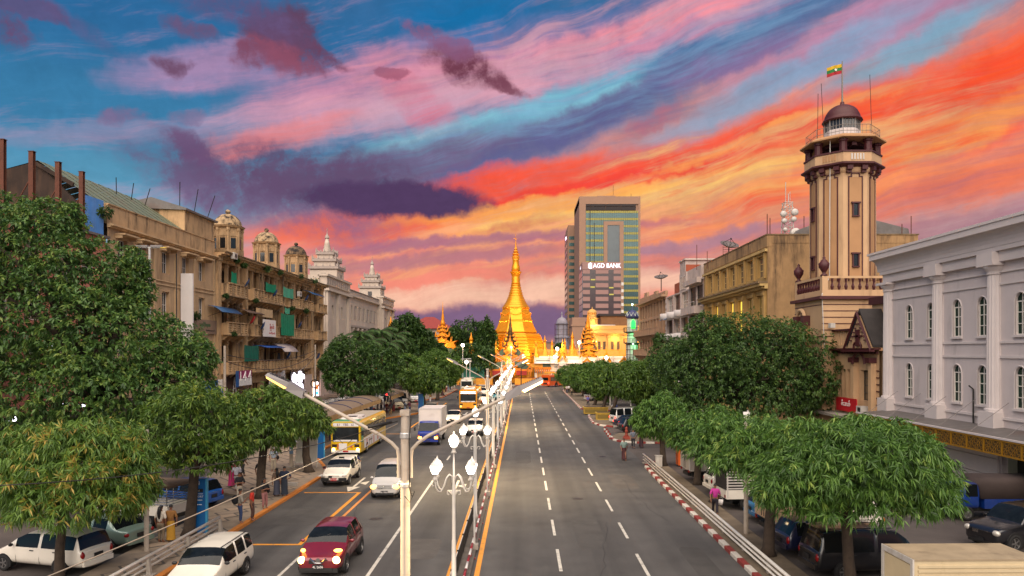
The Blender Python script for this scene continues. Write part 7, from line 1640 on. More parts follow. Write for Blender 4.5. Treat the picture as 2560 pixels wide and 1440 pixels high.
for k,y in enumerate((30.6,42,52,62,73,84,95)):
 t=thing('sign_pole',f'{ordn[k]} thin bare grey pole on the median beside the fence','pole',(-2.02,y,.1),group='thin bare poles on the median')
 obj('pole',MB().use(steel).tube([(0,0,0),(0,0,5.0)],.045,7),t);obj('foot',MB().use(concrete).box(-.16,.16,-.16,.16,0,.22),t)
# median fence: panels of close upright bars, and a striped pipe rail beside it
pm=MB().use(black_iron)
for q in range(22):pm.box(-.014,.014,.06+q*.105,.105+q*.105,.12,.78)
pm.box(-.02,.02,0,2.4,.1,.14);pm.box(-.02,.02,0,2.4,.72,.76);pm.use(white_metal)
for q in range(22):pm.box(-.016,.016,.06+q*.105,.105+q*.105,.781,.81)
pmesh=pm.mesh('fence_panel');postm=MB().use(black_iron).box(-.035,.035,-.035,.035,0,.86).mesh('fence_post')
t=thing('median_fence','low dark fence of close upright bars along the median','fence',(-2.46,8,.03))
for k in range(64):obj('fence_panel',pmesh,t,loc=(0,k*2.45,.02));obj('fence_post',postm,t,loc=(0,k*2.45-.025,0))
t=thing('pipe_rail','red and white striped pipe rail on short legs along the median','rail',(-2.1,8,.02));pipe_r=mat('pipe_red',(136,26,40),.5,vary=.15);pipe_w=mat('pipe_white',(206,200,196),.5,vary=.1)
pms=[MB().use(m_,True).tube([(0,0,0),(0,.9,0)],.05,8).mesh('pipe_segment')for m_ in(pipe_r,pipe_w)];leg=MB().use(pipe_r).box(-.04,.04,-.04,.04,0,.3).box(-.2,.2,-.06,.06,.0,.04).mesh('leg')
for k in range(172):obj('pipe_segment',pms[k%2],t,loc=(0,k*.9,.33))
for k in range(52):obj('leg',leg,t,loc=(0,k*3.0+.4,0))
def guardrail(name,label,x,y0,y1,n,z0=.03):
 t=thing(name,label,'guard rail',(x,0,z0));step=(y1-y0-.3)/(n-1)
 for z,r in((.68,.065),(.47,.046),(.27,.046)):obj('rail',MB().use(rail_paint,True).tube([(-.09,y0,z),(-.09,y1,z)],r,9),t)
 pm_=MB().use(concrete).hexa([(-.05,-.08,.05),(.12,-.08,.05),(.12,.08,.05),(-.05,.08,.05)],[(-.05,-.06,.62),(.05,-.06,.62),(.05,.06,.62),(-.05,.06,.62)]).box(-.2,.25,-.16,.16,0,.06).mesh('post')
 for k in range(n):obj('post',pm_,t,loc=(.0,y0+.15+k*step,0))
guardrail('guard_rail','silver three bar guard rail along the right hand pavement',9.3,18,54.6,13)
guardrail('guard_rail','silver three bar guard rail beside the lower left pavement',-13.95,14,33.4,7,.12)
# bus shelters
sh_roof=mat('shelter_roof',(126,106,86),.7,vary=.15,scale=1,stain=(88,72,58),stain_amt=.4);navy=mat('navy_post',(26,34,72),.5,vary=.1);tarp_tan=mat('shelter_valance',(176,140,92),.7,vary=.15)
def shelter(label,x,y0,n,w=3.0):
 t=thing('bus_shelter',label,'bus shelter',(x,y0,.12),group='curved roof bus shelters');sl=5.0
 for k in range(n):
  y=k*sl;pts=[]
  for q in range(9):a=R(35+110*q/8);pts.append((w*.62*math.cos(a)/math.cos(R(35)),2.0+1.1*math.sin(a)))
  r_=obj('roof',MB().use(sh_roof).prism(pts+[(px,pz-.06)for px,pz in pts[::-1]],'y',y+.03,y+sl-.03),t)
  obj('roof_rib',MB().use(navy).tube([(px,y,pz+.02)for px,pz in pts],.05,5),r_);obj('valance',MB().use(tarp_tan).box(pts[0][0]-.02,pts[0][0]+.02,y+.1,y+sl-.1,pts[0][1]-.5,pts[0][1]-.03),r_)
  for s in(-.9,.9):obj('post',MB().use(navy).tube([(s,y+.4,0),(s,y+.4,2.75)],.07,6),t)
  obj('bench',MB().use(steel).box(-1.0,-.6,y+.8,y+4.2,.42,.47).box(-.85,-.75,y+1,y+1.1,0,.42).box(-.85,-.75,y+3.9,y+4.0,0,.42),t)
  if k%2==0:obj('ad_panel',MB().use(mat('shelter_blue',(28,92,150),.4,vary=.2)).box(-1.1,-1.04,y+1.2,y+2.8,.6,2.1),t)
 return t
shelter('nearer curved roof bus shelter behind the yellow and green bus',-18.9,62,5);shelter('farther curved roof bus shelter beside the cream van',-18.6,92,2)
t=thing('small_lamp','small red lamp on the farther shelter roof','lamp',(-17.2,91.5,3.0));obj('lens',MB().use(led_red,True).sphere((0,0,0),.12,8,6),t);obj('bracket',MB().use(black_iron).box(-.04,.04,-.04,.04,-.3,-.1),t)
# bus stop totems
def totem(label,x,y,text=False,h=2.5):
 t=thing('bus_stop_sign',label,'bus stop sign',(x,y,.13));sb=mat('totem_blue',(12,88,148),.45,vary=.1,scale=1)
 obj('slab',MB().use(sb).box(-.34,.34,-.09,.09,.0,h),t);obj('edge_strip',MB().use(mat('totem_light_blue',(60,150,190),.4)).box(.342,.40,-.09,.09,0,h),t)
 if text:
  f=-.092
  obj('name_band',MB().use(sign_black).box(-.27,.23,f-.004,f,h-.62,h-.46),t);obj('rule',MB().use(sign_white).box(-.28,.23,f-.004,f,h-.70,h-.68),t)
  obj('bus_symbol',MB().use(sign_white).box(-.07,.07,f-.004,f,h-.28,h-.12).use(sb).box(-.05,.05,f-.006,f-.0041,h-.19,h-.15).box(-.05,.05,f-.006,f-.0041,h-.26,h-.22),t)
  put_text('lettering',t,'SULE',.1,sign_white,(-.02,f-.006,h-.54),'s',depth=.004);put_text('lettering',t,'AIRPORT',.13,sign_white,(-.02,f-.004,h-.82),'s',depth=.004,shear=.15)
  mb=MB().use(sign_white)
  for z,x0,x1 in((h-.96,-.27,-.12),(h-.99,-.05,.2),(h-1.2,-.27,.18),(h-1.28,-.27,-.08),(h-1.36,-.27,-.08)):mb.box(x0,x1,f-.004,f,z,z+.03)
  obj('small_print',mb,t)
 return t
totem('tall blue bus stop totem marked AIRPORT by the guard rail',-14.9,33.2,True)
totem('blue bus stop totem beside the dark trunk at the far stop',-13.9,98.8)
totem('blue totem behind the leaning notice boards',-15.8,56.2)
t=thing('notice_board','pale double notice board leaning by the tree on the paving','notice board',(-15.6,52.2,.13));bw=mat('board_paper',(190,186,176),.7,vary=.15,scale=3)
obj('panel',MB().use(bw).hexa([(-.75,-.3,.3),(.15,-.1,.3),(.15,-.06,.3),(-.75,-.26,.3)],[(-.6,.1,2.2),(.0,.15,2.2),(.0,.19,2.2),(-.6,.14,2.2)]),t);obj('panel',MB().use(bw).hexa([(.2,-.1,.4),(.8,-.3,.4),(.8,-.26,.4),(.2,-.06,.4)],[(.1,.15,2.3),(.75,.0,2.3),(.75,.04,2.3),(.1,.19,2.3)]),t)
obj('stripe',MB().use(mat('board_yellow',(196,160,50),.6)).hexa([(.05,-.15,.5),(.15,-.13,.5),(.15,-.11,.5),(.05,-.13,.5)],[(-.1,.1,2.1),(-.02,.12,2.1),(-.02,.14,2.1),(-.1,.12,2.1)]),t);obj('frame',MB().use(steel).tube([(-.8,-.35,0),(-.65,.05,2.1)],.025,5).tube([(.8,-.3,0),(.78,.05,2.3)],.025,5).tube([(-.75,-.3,.3),(.8,-.3,.4)],.02,5),t)
t=thing('bill_post','white bill covered post on the paving between two trees','post',(-16.6,51.8,.13));obj('post',MB().use(post_paint).lathe([(.14,0),(.13,2.6)],10),t);obj('poster',MB().use(mat('torn_poster',(120,150,180),.7,vary=.3)).lathe([(.145,1.0),(.142,1.5)],10,cap=False),t);obj('base_plate',MB().use(concrete).box(-.3,.3,-.2,.2,0,.08),t)
t=thing('utility_pole','peeling white pole beside the pale green saloon','pole',(-15.75,30.2,.0));obj('pole',MB().use(post_paint).lathe([(.1,0),(.095,5.2)],10),t);obj('band',MB().use(steel).lathe([(.105,3.5),(.11,3.52),(.11,3.6),(.105,3.62)],10,cap=False),t)
t=thing('utility_pole','peeling white pole in front of the stake sided truck','pole',(10.3,33.1,.0));obj('pole',MB().use(post_paint).lathe([(.11,0),(.1,5.2)],10),t);obj('band',MB().use(steel).lathe([(.115,4.5),(.12,4.52),(.12,4.6),(.115,4.62)],10,cap=False),t)
t=thing('street_light','twin head street light before the cream building','street light',(-25.5,49.3,0));obj('post',MB().use(steel).lathe([(.13,0),(.1,5),(.08,15.6)],10),t);obj('arm',MB().use(steel).tube([(-1.0,0,15.6),(1.0,0,15.6)],.05,6),t)
for s in(-1,1):h_=obj('lamp_head',MB().use(mat('lamp_head_grey',(128,122,120),.5,vary=.1)).box(s*.5-.4,s*.5+.4,-.12,.12,15.62,15.75),t);obj('lamp_glass',MB().use(mat('lamp_glass_dim',(210,180,70),.3)).box(s*.95-.18,s*.95+.18,-.1,.1,15.55,15.615),h_)
t=thing('utility_pole','white utility pole with a box before the brown shop board','pole',(-27.5,66.6,0));obj('pole',MB().use(post_paint).lathe([(.16,0),(.11,9.0)],9),t);obj('junction_box',MB().use(white_metal).box(-.5,-.12,-.3,.0,5.1,5.9),t)
t=thing('utility_pole','utility pole with a dark ring before the grey screen','pole',(-28.0,97.5,0));obj('pole',MB().use(post_paint).lathe([(.14,0),(.1,9.4)],9),t);obj('cable_coil',MB().use(black_iron,True).tube([(.55*math.cos(R(a)),-.15,4.1+.55*math.sin(R(a)))for a in range(0,361,20)],.07,6),t)
t=thing('overhead_cables','slack black cables strung along the shop fronts','cables',(0,0,0))
for(a,b,sag)in(((-27.5,66.6,8.2),(-28.0,97.5,8.6),.9),((-27.5,66.6,7.6),(-28.0,97.5,8.2),1.4),((-27.5,66.6,8.0),(-26,50,6.8),.8),((-28.0,97.5,8.4),(-29,126,8.8),1.0),((-28.0,97.5,8.0),(-32.5,104,5.6),.4)):
 obj('cable',MB().use(black_iron).tube([tuple(Vector(a).lerp(Vector(b),q/12)-Vector((0,0,sag*4*(q/12)*(1-q/12))))for q in range(13)],.035,4),t)
# stay wires from the nearest post
for k,(p,q,lab)in enumerate([((-2.4,13.9,7.15),(-6.55,9.0,6.82),'upper grey wire running from the nearest post to the left edge'),((-2.4,13.9,7.1),(-6.3,8.6,5.55),'lower pale wire slanting from the nearest post to the bottom left')]):
 t=thing('wire',lab,'wire',p);d=Vector(q)-Vector(p);obj('strand',MB().use([black_iron,mat('pale_wire',(150,134,116),.6)][k],True).tube([tuple(d*(i/14)-Vector((0,0,.22*(1,.25)[k]*4*(i/14)*(1-i/14))))for i in range(15)],(.008,.009)[k],5),t)
 if k==0:obj('insulator',MB().use(black_iron,True).tube([(-.1,-.12,-.01),(-.45,-.53,-.06)],.03,6),t)
# right hand side
def planter(label,x,y,rz,w=2.6):
 t=thing('planter',label,'planter',(x,y,.12),R(rz));py_=mat('planter_yellow',(164,132,44),.7,vary=.2,scale=3,stain=(90,70,30),stain_amt=.4);obj('box',MB().use(py_).box(-w/2,w/2,-.7,.7,0,.75).use(mat('planter_lattice',(110,90,30),.7)).box(-w/2+.1,w/2-.1,-.712,-.701,.15,.6),t);obj('rim',MB().use(py_).box(-w/2-.08,w/2+.08,-.78,.78,.752,.88),t);obj('soil',MB().use(mat('soil',(62,46,34),.95,vary=.3)).box(-w/2+.1,w/2-.1,-.6,.6,.882,.9),t)
planter('yellow lattice planter at the foot of the leaning tree',10.6,88.5,0,3.0);planter('yellow planter behind the leaning tree planter',9.9,97,0,3.2)
t=thing('kerb_pillar','brick red turned pillar on a square plinth by the black suv','pillar',(9.95,68.6,.12));t.scale=(.62,)*3;brick=mat('brick_red_paint',(140,58,40),.7,vary=.15);obj('plinth',MB().use(brick).box(-.5,.5,-.5,.5,0,.35).box(-.38,.38,-.38,.38,.351,.55),t);obj('shaft',MB().use(brick,True).lathe([(.28,.55),(.22,.7),(.2,1.1),(.3,1.2),(.2,1.35),(.18,1.6),(.26,1.7),(.1,1.85),(.02,1.95)],12),t)
for k,(px,py)in enumerate(((1512,1080),(1517,1086),(1521,1092),(1525,1098))):
 x,y=gnd(px,py);t=thing('bollard',['striped short bollard nearest the red kerb end','second striped short bollard in the row of four','third striped short bollard in the row of four','striped short bollard nearest the camera in the row of four'][k],'bollard',(x,y,0),group='striped bollards by the parking entrance')
 for q in range(3):obj('band',MB().use((kerb_red,kerb_white)[q%2]).lathe([(.1,.2*q),(.1,.2*q+.198)],10),t)
t=thing('utility_box','orange utility box beside the grey box truck','utility box',(12.0,53.4,0));orange=mat('orange_box_paint',(206,92,24),.6,vary=.12);obj('cabinet',MB().use(orange).box(-.5,.5,-.45,.45,.1,1.5),t);obj('lid',MB().use(orange).box(-.55,.55,-.5,.5,1.502,1.58),t)
t=thing('ballot_box','small white box standing by the dark trunk','box',(9.95,52.4,.12));obj('box',MB().use(white_metal).box(-.22,.22,-.2,.2,0,.75),t);obj('lid',MB().use(white_metal).box(-.25,.25,-.23,.23,.752,.8),t)
t=thing('traffic_ball','round orange marker on the car park beyond the beige lorry','marker',(14.7,21.6,.0));obj('ball',MB().use(mat('marker_orange',(222,74,30),.5),True).sphere((0,0,2.42),.17,12,8),t);obj('post',MB().use(steel).tube([(0,0,0),(0,0,2.27)],.04,6),t);obj('foot',MB().use(concrete).box(-.25,.25,-.25,.25,0,.1),t)
t=thing('billboard','blue billboard half hidden among the pruned trees','billboard',(15.2,111,0),R(0));bb=mat('billboard_blue',(16,84,168),.4,vary=.3,scale=.25);obj('panel',MB().use(bb).box(-2.3,2.4,0,.2,2.0,5.2),t);obj('post',MB().use(steel).tube([(-1.6,.1,0),(-1.6,.1,2)],.12,8).tube([(1.6,.1,0),(1.6,.1,2)],.12,8),t)
mb=MB().use(sign_white)
for q,(x0,x1,z)in enumerate(((-1.6,-.7,2.9),(-1.5,-.5,2.75),(-1.6,-.9,2.45))):mb.box(x0,x1,-.012,-.001,z,z+.07)
obj('small_print',mb,t)
t=thing('street_sign','slim white street sign on a pole above the pruned trees','sign',(13.8,44,0));obj('pole',MB().use(steel).tube([(0,0,0),(0,0,4.9)],.05,6),t);obj('plate',MB().use(sign_white).box(-.3,.1,-.08,-.05,3.6,4.8),t)
t=thing('street_light','street light with a level arm over the far left carriageway','street light',(-11.0,152,0));obj('post',MB().use(steel).lathe([(.14,0),(.1,6.6)],8),t);obj('arm',MB().use(steel).tube([(-4.4,0,6.7),(.3,0,6.9)],.08,6),t);obj('lamp_head',MB().use(white_metal).box(-.3,.3,-.15,.15,6.2,6.6),t)
t=thing('street_light','street light with a raised arm before the temple gate','street light',(-.2,171,0));obj('post',MB().use(black_iron).lathe([(.14,0),(.1,4.6)],8),t);obj('arm',MB().use(black_iron).tube([(0,0,4.6),(1.5,0,5.6)],.12,6),t);obj('lamp_glass',MB().use(head_glow).box(1.3,1.9,-.1,.1,5.55,5.65),t)
t=thing('concrete_block','loose concrete block lying on the paving near the kerb','block',(-14.4,44.8,.13));obj('block',MB().use(concrete).hexa([(-.45,-.2,0),(.45,-.15,0),(.45,.25,0),(-.45,.2,0)],[(-.42,-.17,.2),(.42,-.12,.18),(.42,.22,.18),(-.42,.17,.2)]),t)
# ---------------------------------------------------------------- people
skin_m=mat('skin',(128,84,60),.6,vary=.05);hair_m=mat('black_hair',(22,18,17),.5,vary=.1)
def cloth_mat(c):return mat('cloth_%d_%d_%d'%tuple(c),c,.85,vary=.12,scale=9)
def skinned(joints,edges,radii,root=0,sub=1):
 """grow a skin over a stick figure; joints (x, y, z), radii (rx, ry) per joint"""
 me=bpy.data.meshes.new('figure');me.from_pydata(joints,edges,[]);o=bpy.data.objects.new('figure',me);COL.objects.link(o)
 md=o.modifiers.new('skin','SKIN');md.use_smooth_shade=True
 for i,v in enumerate(me.skin_vertices[0].data):v.radius=radii[i];v.use_root=(i==root)
 s=o.modifiers.new('s','SUBSURF');s.levels=sub;s.render_levels=sub
 dg=bpy.context.evaluated_depsgraph_get();dg.update();r=bpy.data.meshes.new_from_object(o.evaluated_get(dg));bpy.data.objects.remove(o)
 r.polygons.foreach_set('use_smooth',[True ]*len(r.polygons));return r
POSES={ 'stand':dict(hl=(.24,.02,.80),hr=(-.24,.02,.80),el=(.27,-.04,1.08),er=(-.27,-.04,1.08),fl=(.10,.0),fr=(-.10,.02)),'walk':dict(hl=(.22,.24,.86),hr=(-.24,-.20,.84),el=(.26,-.0,1.08),er=(-.27,-.12,1.10),fl=(.09,-.26),fr=(-.09,.28)),'fold':dict(hl=(-.06,.20,1.10),hr=(.06,.22,1.13),el=(.27,.08,1.06),er=(-.27,.08,1.06),fl=(.09,.0),fr=(-.11,.02)),'phone':dict(hl=(.10,.30,1.20),hr=(-.22,.06,.80),el=(.26,.10,1.04),er=(-.27,-.02,1.08),fl=(.10,.0),fr=(-.10,.02)),'hip':dict(hl=(.20,.06,.98),hr=(-.24,.02,.80),el=(.40,-.06,1.10),er=(-.27,-.04,1.08),fl=(.12,.0),fr=(-.10,.02)),}
_pm={}
def figure(pose,female):
 """facing +y, 1.66 m tall: one continuous body with head, hands and feet; clothes fitted over it"""
 key=(pose,female)
 if key in _pm:return _pm[key]
 p=POSES[pose];sw=.17 if female else .195;hw=.09
 J=[(0,0,.92),(0,-.01,1.10),(0,0,1.32),(0,.0,1.42),(0,.01,1.50),(0,.02,1.57),(0,.015,1.66)];Rr=[(.15,.11),(.13,.095),(.15,.10),(.07,.065),(.05,.055),(.082,.095),(.055,.065)];E=[(i,i+1)for i in range(6)]
 def chain(start,pts,rs):
  prev=start
  for q,r in zip(pts,rs):J.append(q);Rr.append(r if isinstance(r,tuple)else(r,r));E.append((prev,len(J)-1));prev=len(J)-1
  return prev
 for s,h_,e_ in((1,p['hl'],p['el']),(-1,p['hr'],p['er'])):
  sh=(s*sw,0,1.37);H=Vector(h_);El=Vector(e_);d=(H-El).normalized()
  w_=chain(2,[sh,tuple((Vector(sh)+El)/2),e_,tuple(El.lerp(H,.55)),h_],[.055,.047,.04,.036,.026])
  palm=H+d*.06;ip=chain(w_,[tuple(palm)],[(.034,.02)])
  side=Vector((s,0,0))if abs(d.x)<.8 else Vector((0,0,1));fw=Vector((0,1,0))if abs(d.y)<.8 else Vector((1,0,0))
  for k,ln in enumerate((.05,.062,.058,.045)):b_=palm+fw*(.027-.018*k);chain(ip,[tuple(b_+d*.03),tuple(b_+d*(.03+ln*.6)-side*.008),tuple(b_+d*(.03+ln)-side*.02)],[.0085,.008,.006])
  chain(w_,[tuple(H+d*.03+fw*.03-side*.01),tuple(H+d*.065+fw*.05-side*.02)],[.010,.008])
 for s,f in((1,p['fl']),(-1,p['fr'])):
  kn=(s*hw+(f[0]-s*hw)*.5,f[1]*.5+.05,.48);lift=.05 if f[1]<-.2 else 0
  ft=chain(0,[(s*hw,0,.84),kn,(f[0],f[1]-.01,.10+lift)],[.088,.058,.042]);chain(ft,[(f[0]+s*.01,f[1]+.05,.045+lift*.8),(f[0]+s*.02,f[1]+.15,.03)],[(.042,.04),(.036,.024)])
 body=skinned(J,E,Rr);body.materials.append(skin_m);body.name='body'
# top: torso and sleeves
 J=[(0,0,.90),(0,-.01,1.08),(0,0,1.30),(0,0,1.43)];Rr=[(.175,.135),(.150,.118),(.172,.125),(.085,.08)];E=[(0,1),(1,2),(2,3)]
 for s,e_,h_ in((1,p['el'],p['hl']),(-1,p['er'],p['hr'])):
  sh=Vector((s*sw,0,1.37));El=Vector(e_);chain(2,[tuple(sh),tuple(sh.lerp(El,.5)),tuple(sh.lerp(El,.92))],[.075,.068,.06])
 top=skinned(J,E,Rr);top.name='shirt'
 J=[(0,0,.95),(0,0,.88)];Rr=[(.17,.135),(.165,.13)];E=[(0,1)]
 for s,f in((1,p['fl']),(-1,p['fr'])):chain(1,[(s*hw,0,.80),(s*hw+(f[0]-s*hw)*.5,f[1]*.5+.045,.48),(f[0],f[1],.13)],[.10,.075,.062])
 trousers=skinned(J,E,Rr);trousers.name='trousers'
 mb=MB();mb.use(skin_m,True);n=18;vs=[];fs=[]
 yc=(p['fl'][1]+p['fr'][1])/2;sp=abs(p['fl'][1]-p['fr'][1])/2
 for i,(z,rx,ry)in enumerate(((.12,.20,.15+sp*.8),(.3,.185,.14+sp*.55),(.6,.18,.135+sp*.2),(.85,.175,.135),(.98,.155,.12))):
  for k in range(n):a=2*PI*k/n;w_=1+.04*math.sin(5*a+i);vs.append((rx*w_*math.cos(a),ry*w_*math.sin(a)+yc*(1-z),z))
 for i in range(4):
  for k in range(n):fs.append((i*n+k,i*n+(k+1)%n,(i+1)*n+(k+1)%n,(i+1)*n+k))
 longyi=mb.add(vs,fs).mesh('longyi');longyi.materials.clear()
 hm=MB().use(hair_m,True)
 def cap(long):
  hm=MB().use(hair_m,True);prof=[(math.cos(R(a)),math.sin(R(a)))for a in range(-8,91,14)]
  vs=[];fs=[];n=14
  for i,(c_,s_)in enumerate(prof):
   for k in range(n):a=2*PI*k/n;f_=max(0,math.sin(a));vs.append((.088*c_*math.cos(a),.018+.103*c_*math.sin(a)-.012*f_,1.615+.085*s_+.045*f_*(1-s_)))
  for i in range(len(prof)-1):
   for k in range(n):fs.append((i*n+k,i*n+(k+1)%n,(i+1)*n+(k+1)%n,(i+1)*n+k))
  hm.add(vs,fs)
  if long:hm.tube([(0,-.06,1.62),(0,-.10,1.52),(0,-.125,1.38),(0,-.12,1.22),(0,-.11,1.1)],[.075,.085,.085,.07,.03],10)
  return hm.mesh('hair')
 face=MB().use(hair_m).box(-.045,-.018,.105,.112,1.592,1.604).box(.018,.045,.105,.112,1.592,1.604).use(mat('lip',(120,62,52),.6)).box(-.022,.022,.103,.108,1.528,1.537).use(skin_m,True).sphere((0,.115,1.565),.016,6,5).sphere((.085,.015,1.575),.018,6,5).sphere((-.085,.015,1.575),.018,6,5).mesh('face')
 _pm[key]=(body,top,trousers,longyi,cap(False),cap(True),face);return _pm[key]
def person(label,x,y,rz,pose,top_c,low_c,low='trousers',female=False,long_hair=None,h=1.66,z=0.0,bag=None,group=None,cap_c=None):
 """rz: direction faced, degrees clockwise from away (+y)"""
 body,top,tr,lo,hs_,hl_,face=figure(pose,female);t=thing('person',label,'person',(x,y,z),R(-rz),group);t.scale=(h/1.72,)*3
 b_=obj('body',body,t);obj('face',face,b_)
 def dressed(nm,me,c):
  m_=me.materials[0]if False else None ;o=bpy.data.objects.new(nm,me)
  if len(me.materials)==0:me.materials.append(cloth_mat((128,128,128)))
  o.material_slots[0].link='OBJECT';o.material_slots[0].material=cloth_mat(c);return link(o,t)
 dressed('shirt',top,top_c);dressed('longyi' if low=='longyi' else 'trousers',lo if low=='longyi' else tr,low_c)
 obj('hair',hl_ if(long_hair if long_hair is not None else female)else hs_,t)
 if cap_c:obj('cap',MB().use(cloth_mat(cap_c),True).lathe([(.1,1.63),(.095,1.68),(.06,1.72),(.01,1.735)],12,(0,.015,0)).box(-.06,.06,.08,.18,1.63,1.645),t)
 if bag=='back':obj('backpack',MB().use(cloth_mat((24,24,28)),True).sphere((0,-.22,1.18),.17,10,8,1.35),t);
 if bag=='side':obj('shoulder_bag',MB().use(cloth_mat((34,28,30)),True).sphere((-.27,-.02,.98),.11,10,8,1.4).tube([(-.25,0,1.05),(-.1,.13,1.36),(.1,.08,1.42)],.015,5),t)
 return t
P_=person
def feet(px,py):return gnd(px,py,.13)
def at_feet(px,py,z=.13):x,y=gnd(px,py,z);return x,y
crowd='people waiting along the left pavement'
for(px,py,rz,pose,tc,lc,kw,lab)in[(600,1309,60,'phone',(150,142,130),(44,60,96),dict(bag='back',h=1.72),'person in a checked shirt with a black backpack looking at a phone'),(630,1301,80,'stand',(196,52,34),(78,52,44),dict(female=True,long_hair=False),'person in a bright orange red top by the kerb'),(579,1217,0,'walk',(190,24,92),(176,40,100),dict(low='longyi',female=True,long_hair=False),'person in a long magenta dress walking away'),(592,1228,10,'walk',(206,204,214),(176,172,166),dict(h=1.74),'person in a white shirt seen from behind near the magenta dress'),(599,1254,150,'fold',(26,26,30),(160,150,134),dict(female=True,long_hair=False),'person in black with folded arms and pale trousers'),(650,1214,150,'stand',(24,26,30),(28,34,40),dict(female=True),'person in dark clothes standing behind the tree trunk'),(661,1272,120,'fold',(30,30,34),(150,100,96),dict(female=True,bag='side'),'person in a black top hugging a bag beside the trunk'),(692,1241,330,'stand',(104,84,70),(62,64,78),dict(low='longyi',female=True),'person with long hair and a patterned longyi'),(711,1241,0,'hip',(36,44,64),(36,44,56),dict(low='longyi',h=1.76),'person in a navy shirt and dark longyi with a hand on the hip'),(684,1179,170,'stand',(170,184,200),(168,156,136),dict(bag='side',cap_c=(196,190,184),h=1.7),'person in a pale blue tee and cap carrying a brown bag'),(606,1192,20,'walk',(24,24,28),(40,40,44),dict(),'person in black walking ahead of the white shirt'),(402,1357,10,'stand',(206,194,178),(120,104,84),dict(female=True),'person with long hair in a white blouse by the pale green saloon'),(427,1355,350,'stand',(140,96,48),(176,130,40),dict(low='longyi',female=True,long_hair=False),'person in an ochre patterned dress beside the white pickup'),(783,1133,200,'walk',(170,112,40),(96,70,54),dict(female=True),'person in an ochre top carrying a white bag near the trunk'),(792,1107,200,'walk',(150,40,52),(40,36,40),dict(),'person in a red top behind the pruned trees by the bus'),]:x,y=at_feet(px,py);P_(lab,x,y,rz,pose,tc,lc,z=.13,group=crowd,**kw)
# at the far stop
pal=[(176,168,164),(120,44,44),(40,40,48),(188,176,160),(130,150,176),(84,44,60),(200,196,192),(60,70,96),(150,116,70),(90,96,84)]
names=['grey','red','black','cream','pale blue','plum','white','slate blue','tan','olive']
where=[(953,1030),(967,1034),(976,1038),(984,1030),(1012,1031),(1024,1033),(958,1020),(944,1030),(1076,1006),(1092,990),(1098,992),(1105,990),(1110,982),(1116,980),(1121,978),(1126,975),(1131,974),(1135,972),(1128,970),(1138,967),(1102,981),(1118,972),(868,1010),(874,1012)]
spots=['beside the cream van','at the front of the far stop','under the farther shelter','near the tall dark trunk']
for k,(px,py)in enumerate(where):
 x,y=at_feet(px,py);c=pal[k%10];l2=pal[(k*3+2)%10]
 zone='beside the cream van' if px<1000 else 'at the far stop' if px<1080 else 'in the far queue'
 if k>=10:c=tuple(min(255,int(v*(1.15 if k<20 else .8)))for v in c)
 P_(f'person in a {"" if k < 10 else "light " if k < 20 else "dark "}{names[k % 10]} shirt and {names[(k * 3 + 2) % 10]} {"longyi" if k % 3 == 0 else "trousers"} {zone}',x,y,random.choice([0,40,150,200,300]),random.choice(['stand','walk','fold','stand']),c,l2,'longyi' if k%3==0 else 'trousers',female=k%2==0,z=.13 if px>900 else 0,group='people at the far bus stop',h=random.uniform(1.55,1.74))
for(px,py,rz,pose,tc,lc,kw,lab)in[(1560,1150,180,'walk',(116,136,130),(62,26,30),dict(low='longyi',h=1.72),'person in a pale teal shirt and maroon longyi crossing the entrance'),(1583,1121,10,'walk',(92,96,106),(30,32,40),dict(h=1.74),'person in a grey tee walking away past the red pillar'),(1603,1119,0,'walk',(92,30,36),(46,24,30),dict(low='longyi',h=1.7),'person in a maroon shirt carrying a sling bag by the island'),(1788,1287,10,'walk',(170,44,128),(34,28,38),dict(female=True,long_hair=False),'person in a magenta top carrying a white pail between parked trucks'),(1470,1016,170,'walk',(90,84,150),(34,34,48),dict(),'person in a violet shirt walking under the far pruned trees'),(1534,1038,10,'stand',(196,190,184),(40,40,60),dict(),'person in a white shirt by the yellow planter'),(1539,1039,20,'stand',(50,60,110),(40,40,50),dict(),'person in a blue shirt by the yellow planter'),(1417,984,180,'walk',(196,180,170),(30,40,70),dict(),'person in a pale pink shirt and jeans on the far right pavement'),(1422,983,180,'walk',(210,206,200),(26,26,30),dict(),'person in a white shirt and black trousers on the far right pavement'),(1429,990,180,'stand',(170,150,130),(40,40,44),dict(female=True),'person in a tan shirt nearest in the far right pavement group'),(1412,976,180,'stand',(70,70,90),(60,50,46),dict(),'person in a slate shirt at the far corner of the pavement'),(1434,982,180,'walk',(206,202,198),(90,60,60),dict(female=True),'person in a white blouse under the first far pruned tree'),(1427,976,200,'walk',(190,120,130),(60,60,70),dict(female=True),'person in a rose blouse at the back of the pavement group'),]:x,y=at_feet(px,py,.02 if px in(1560,1583,1603,1788)else .12);P_(lab,x,y,rz,pose,tc,lc,z=.0 if px in(1560,1583,1603,1788)else .12,group='people on the right hand side',**kw)
x,y=gnd(1795,1283);t=thing('pail','white pail carried by the person in magenta','pail',(x+.12,y-.05,.45));obj('pail',MB().use(sign_white,True).lathe([(.11,0),(.14,.27)],14),t);obj('handle',MB().use(steel).tube([(-.13,0,.26),(-.08,0,.37),(0,0,.41),(.08,0,.37),(.13,0,.26)],.008,5),t)
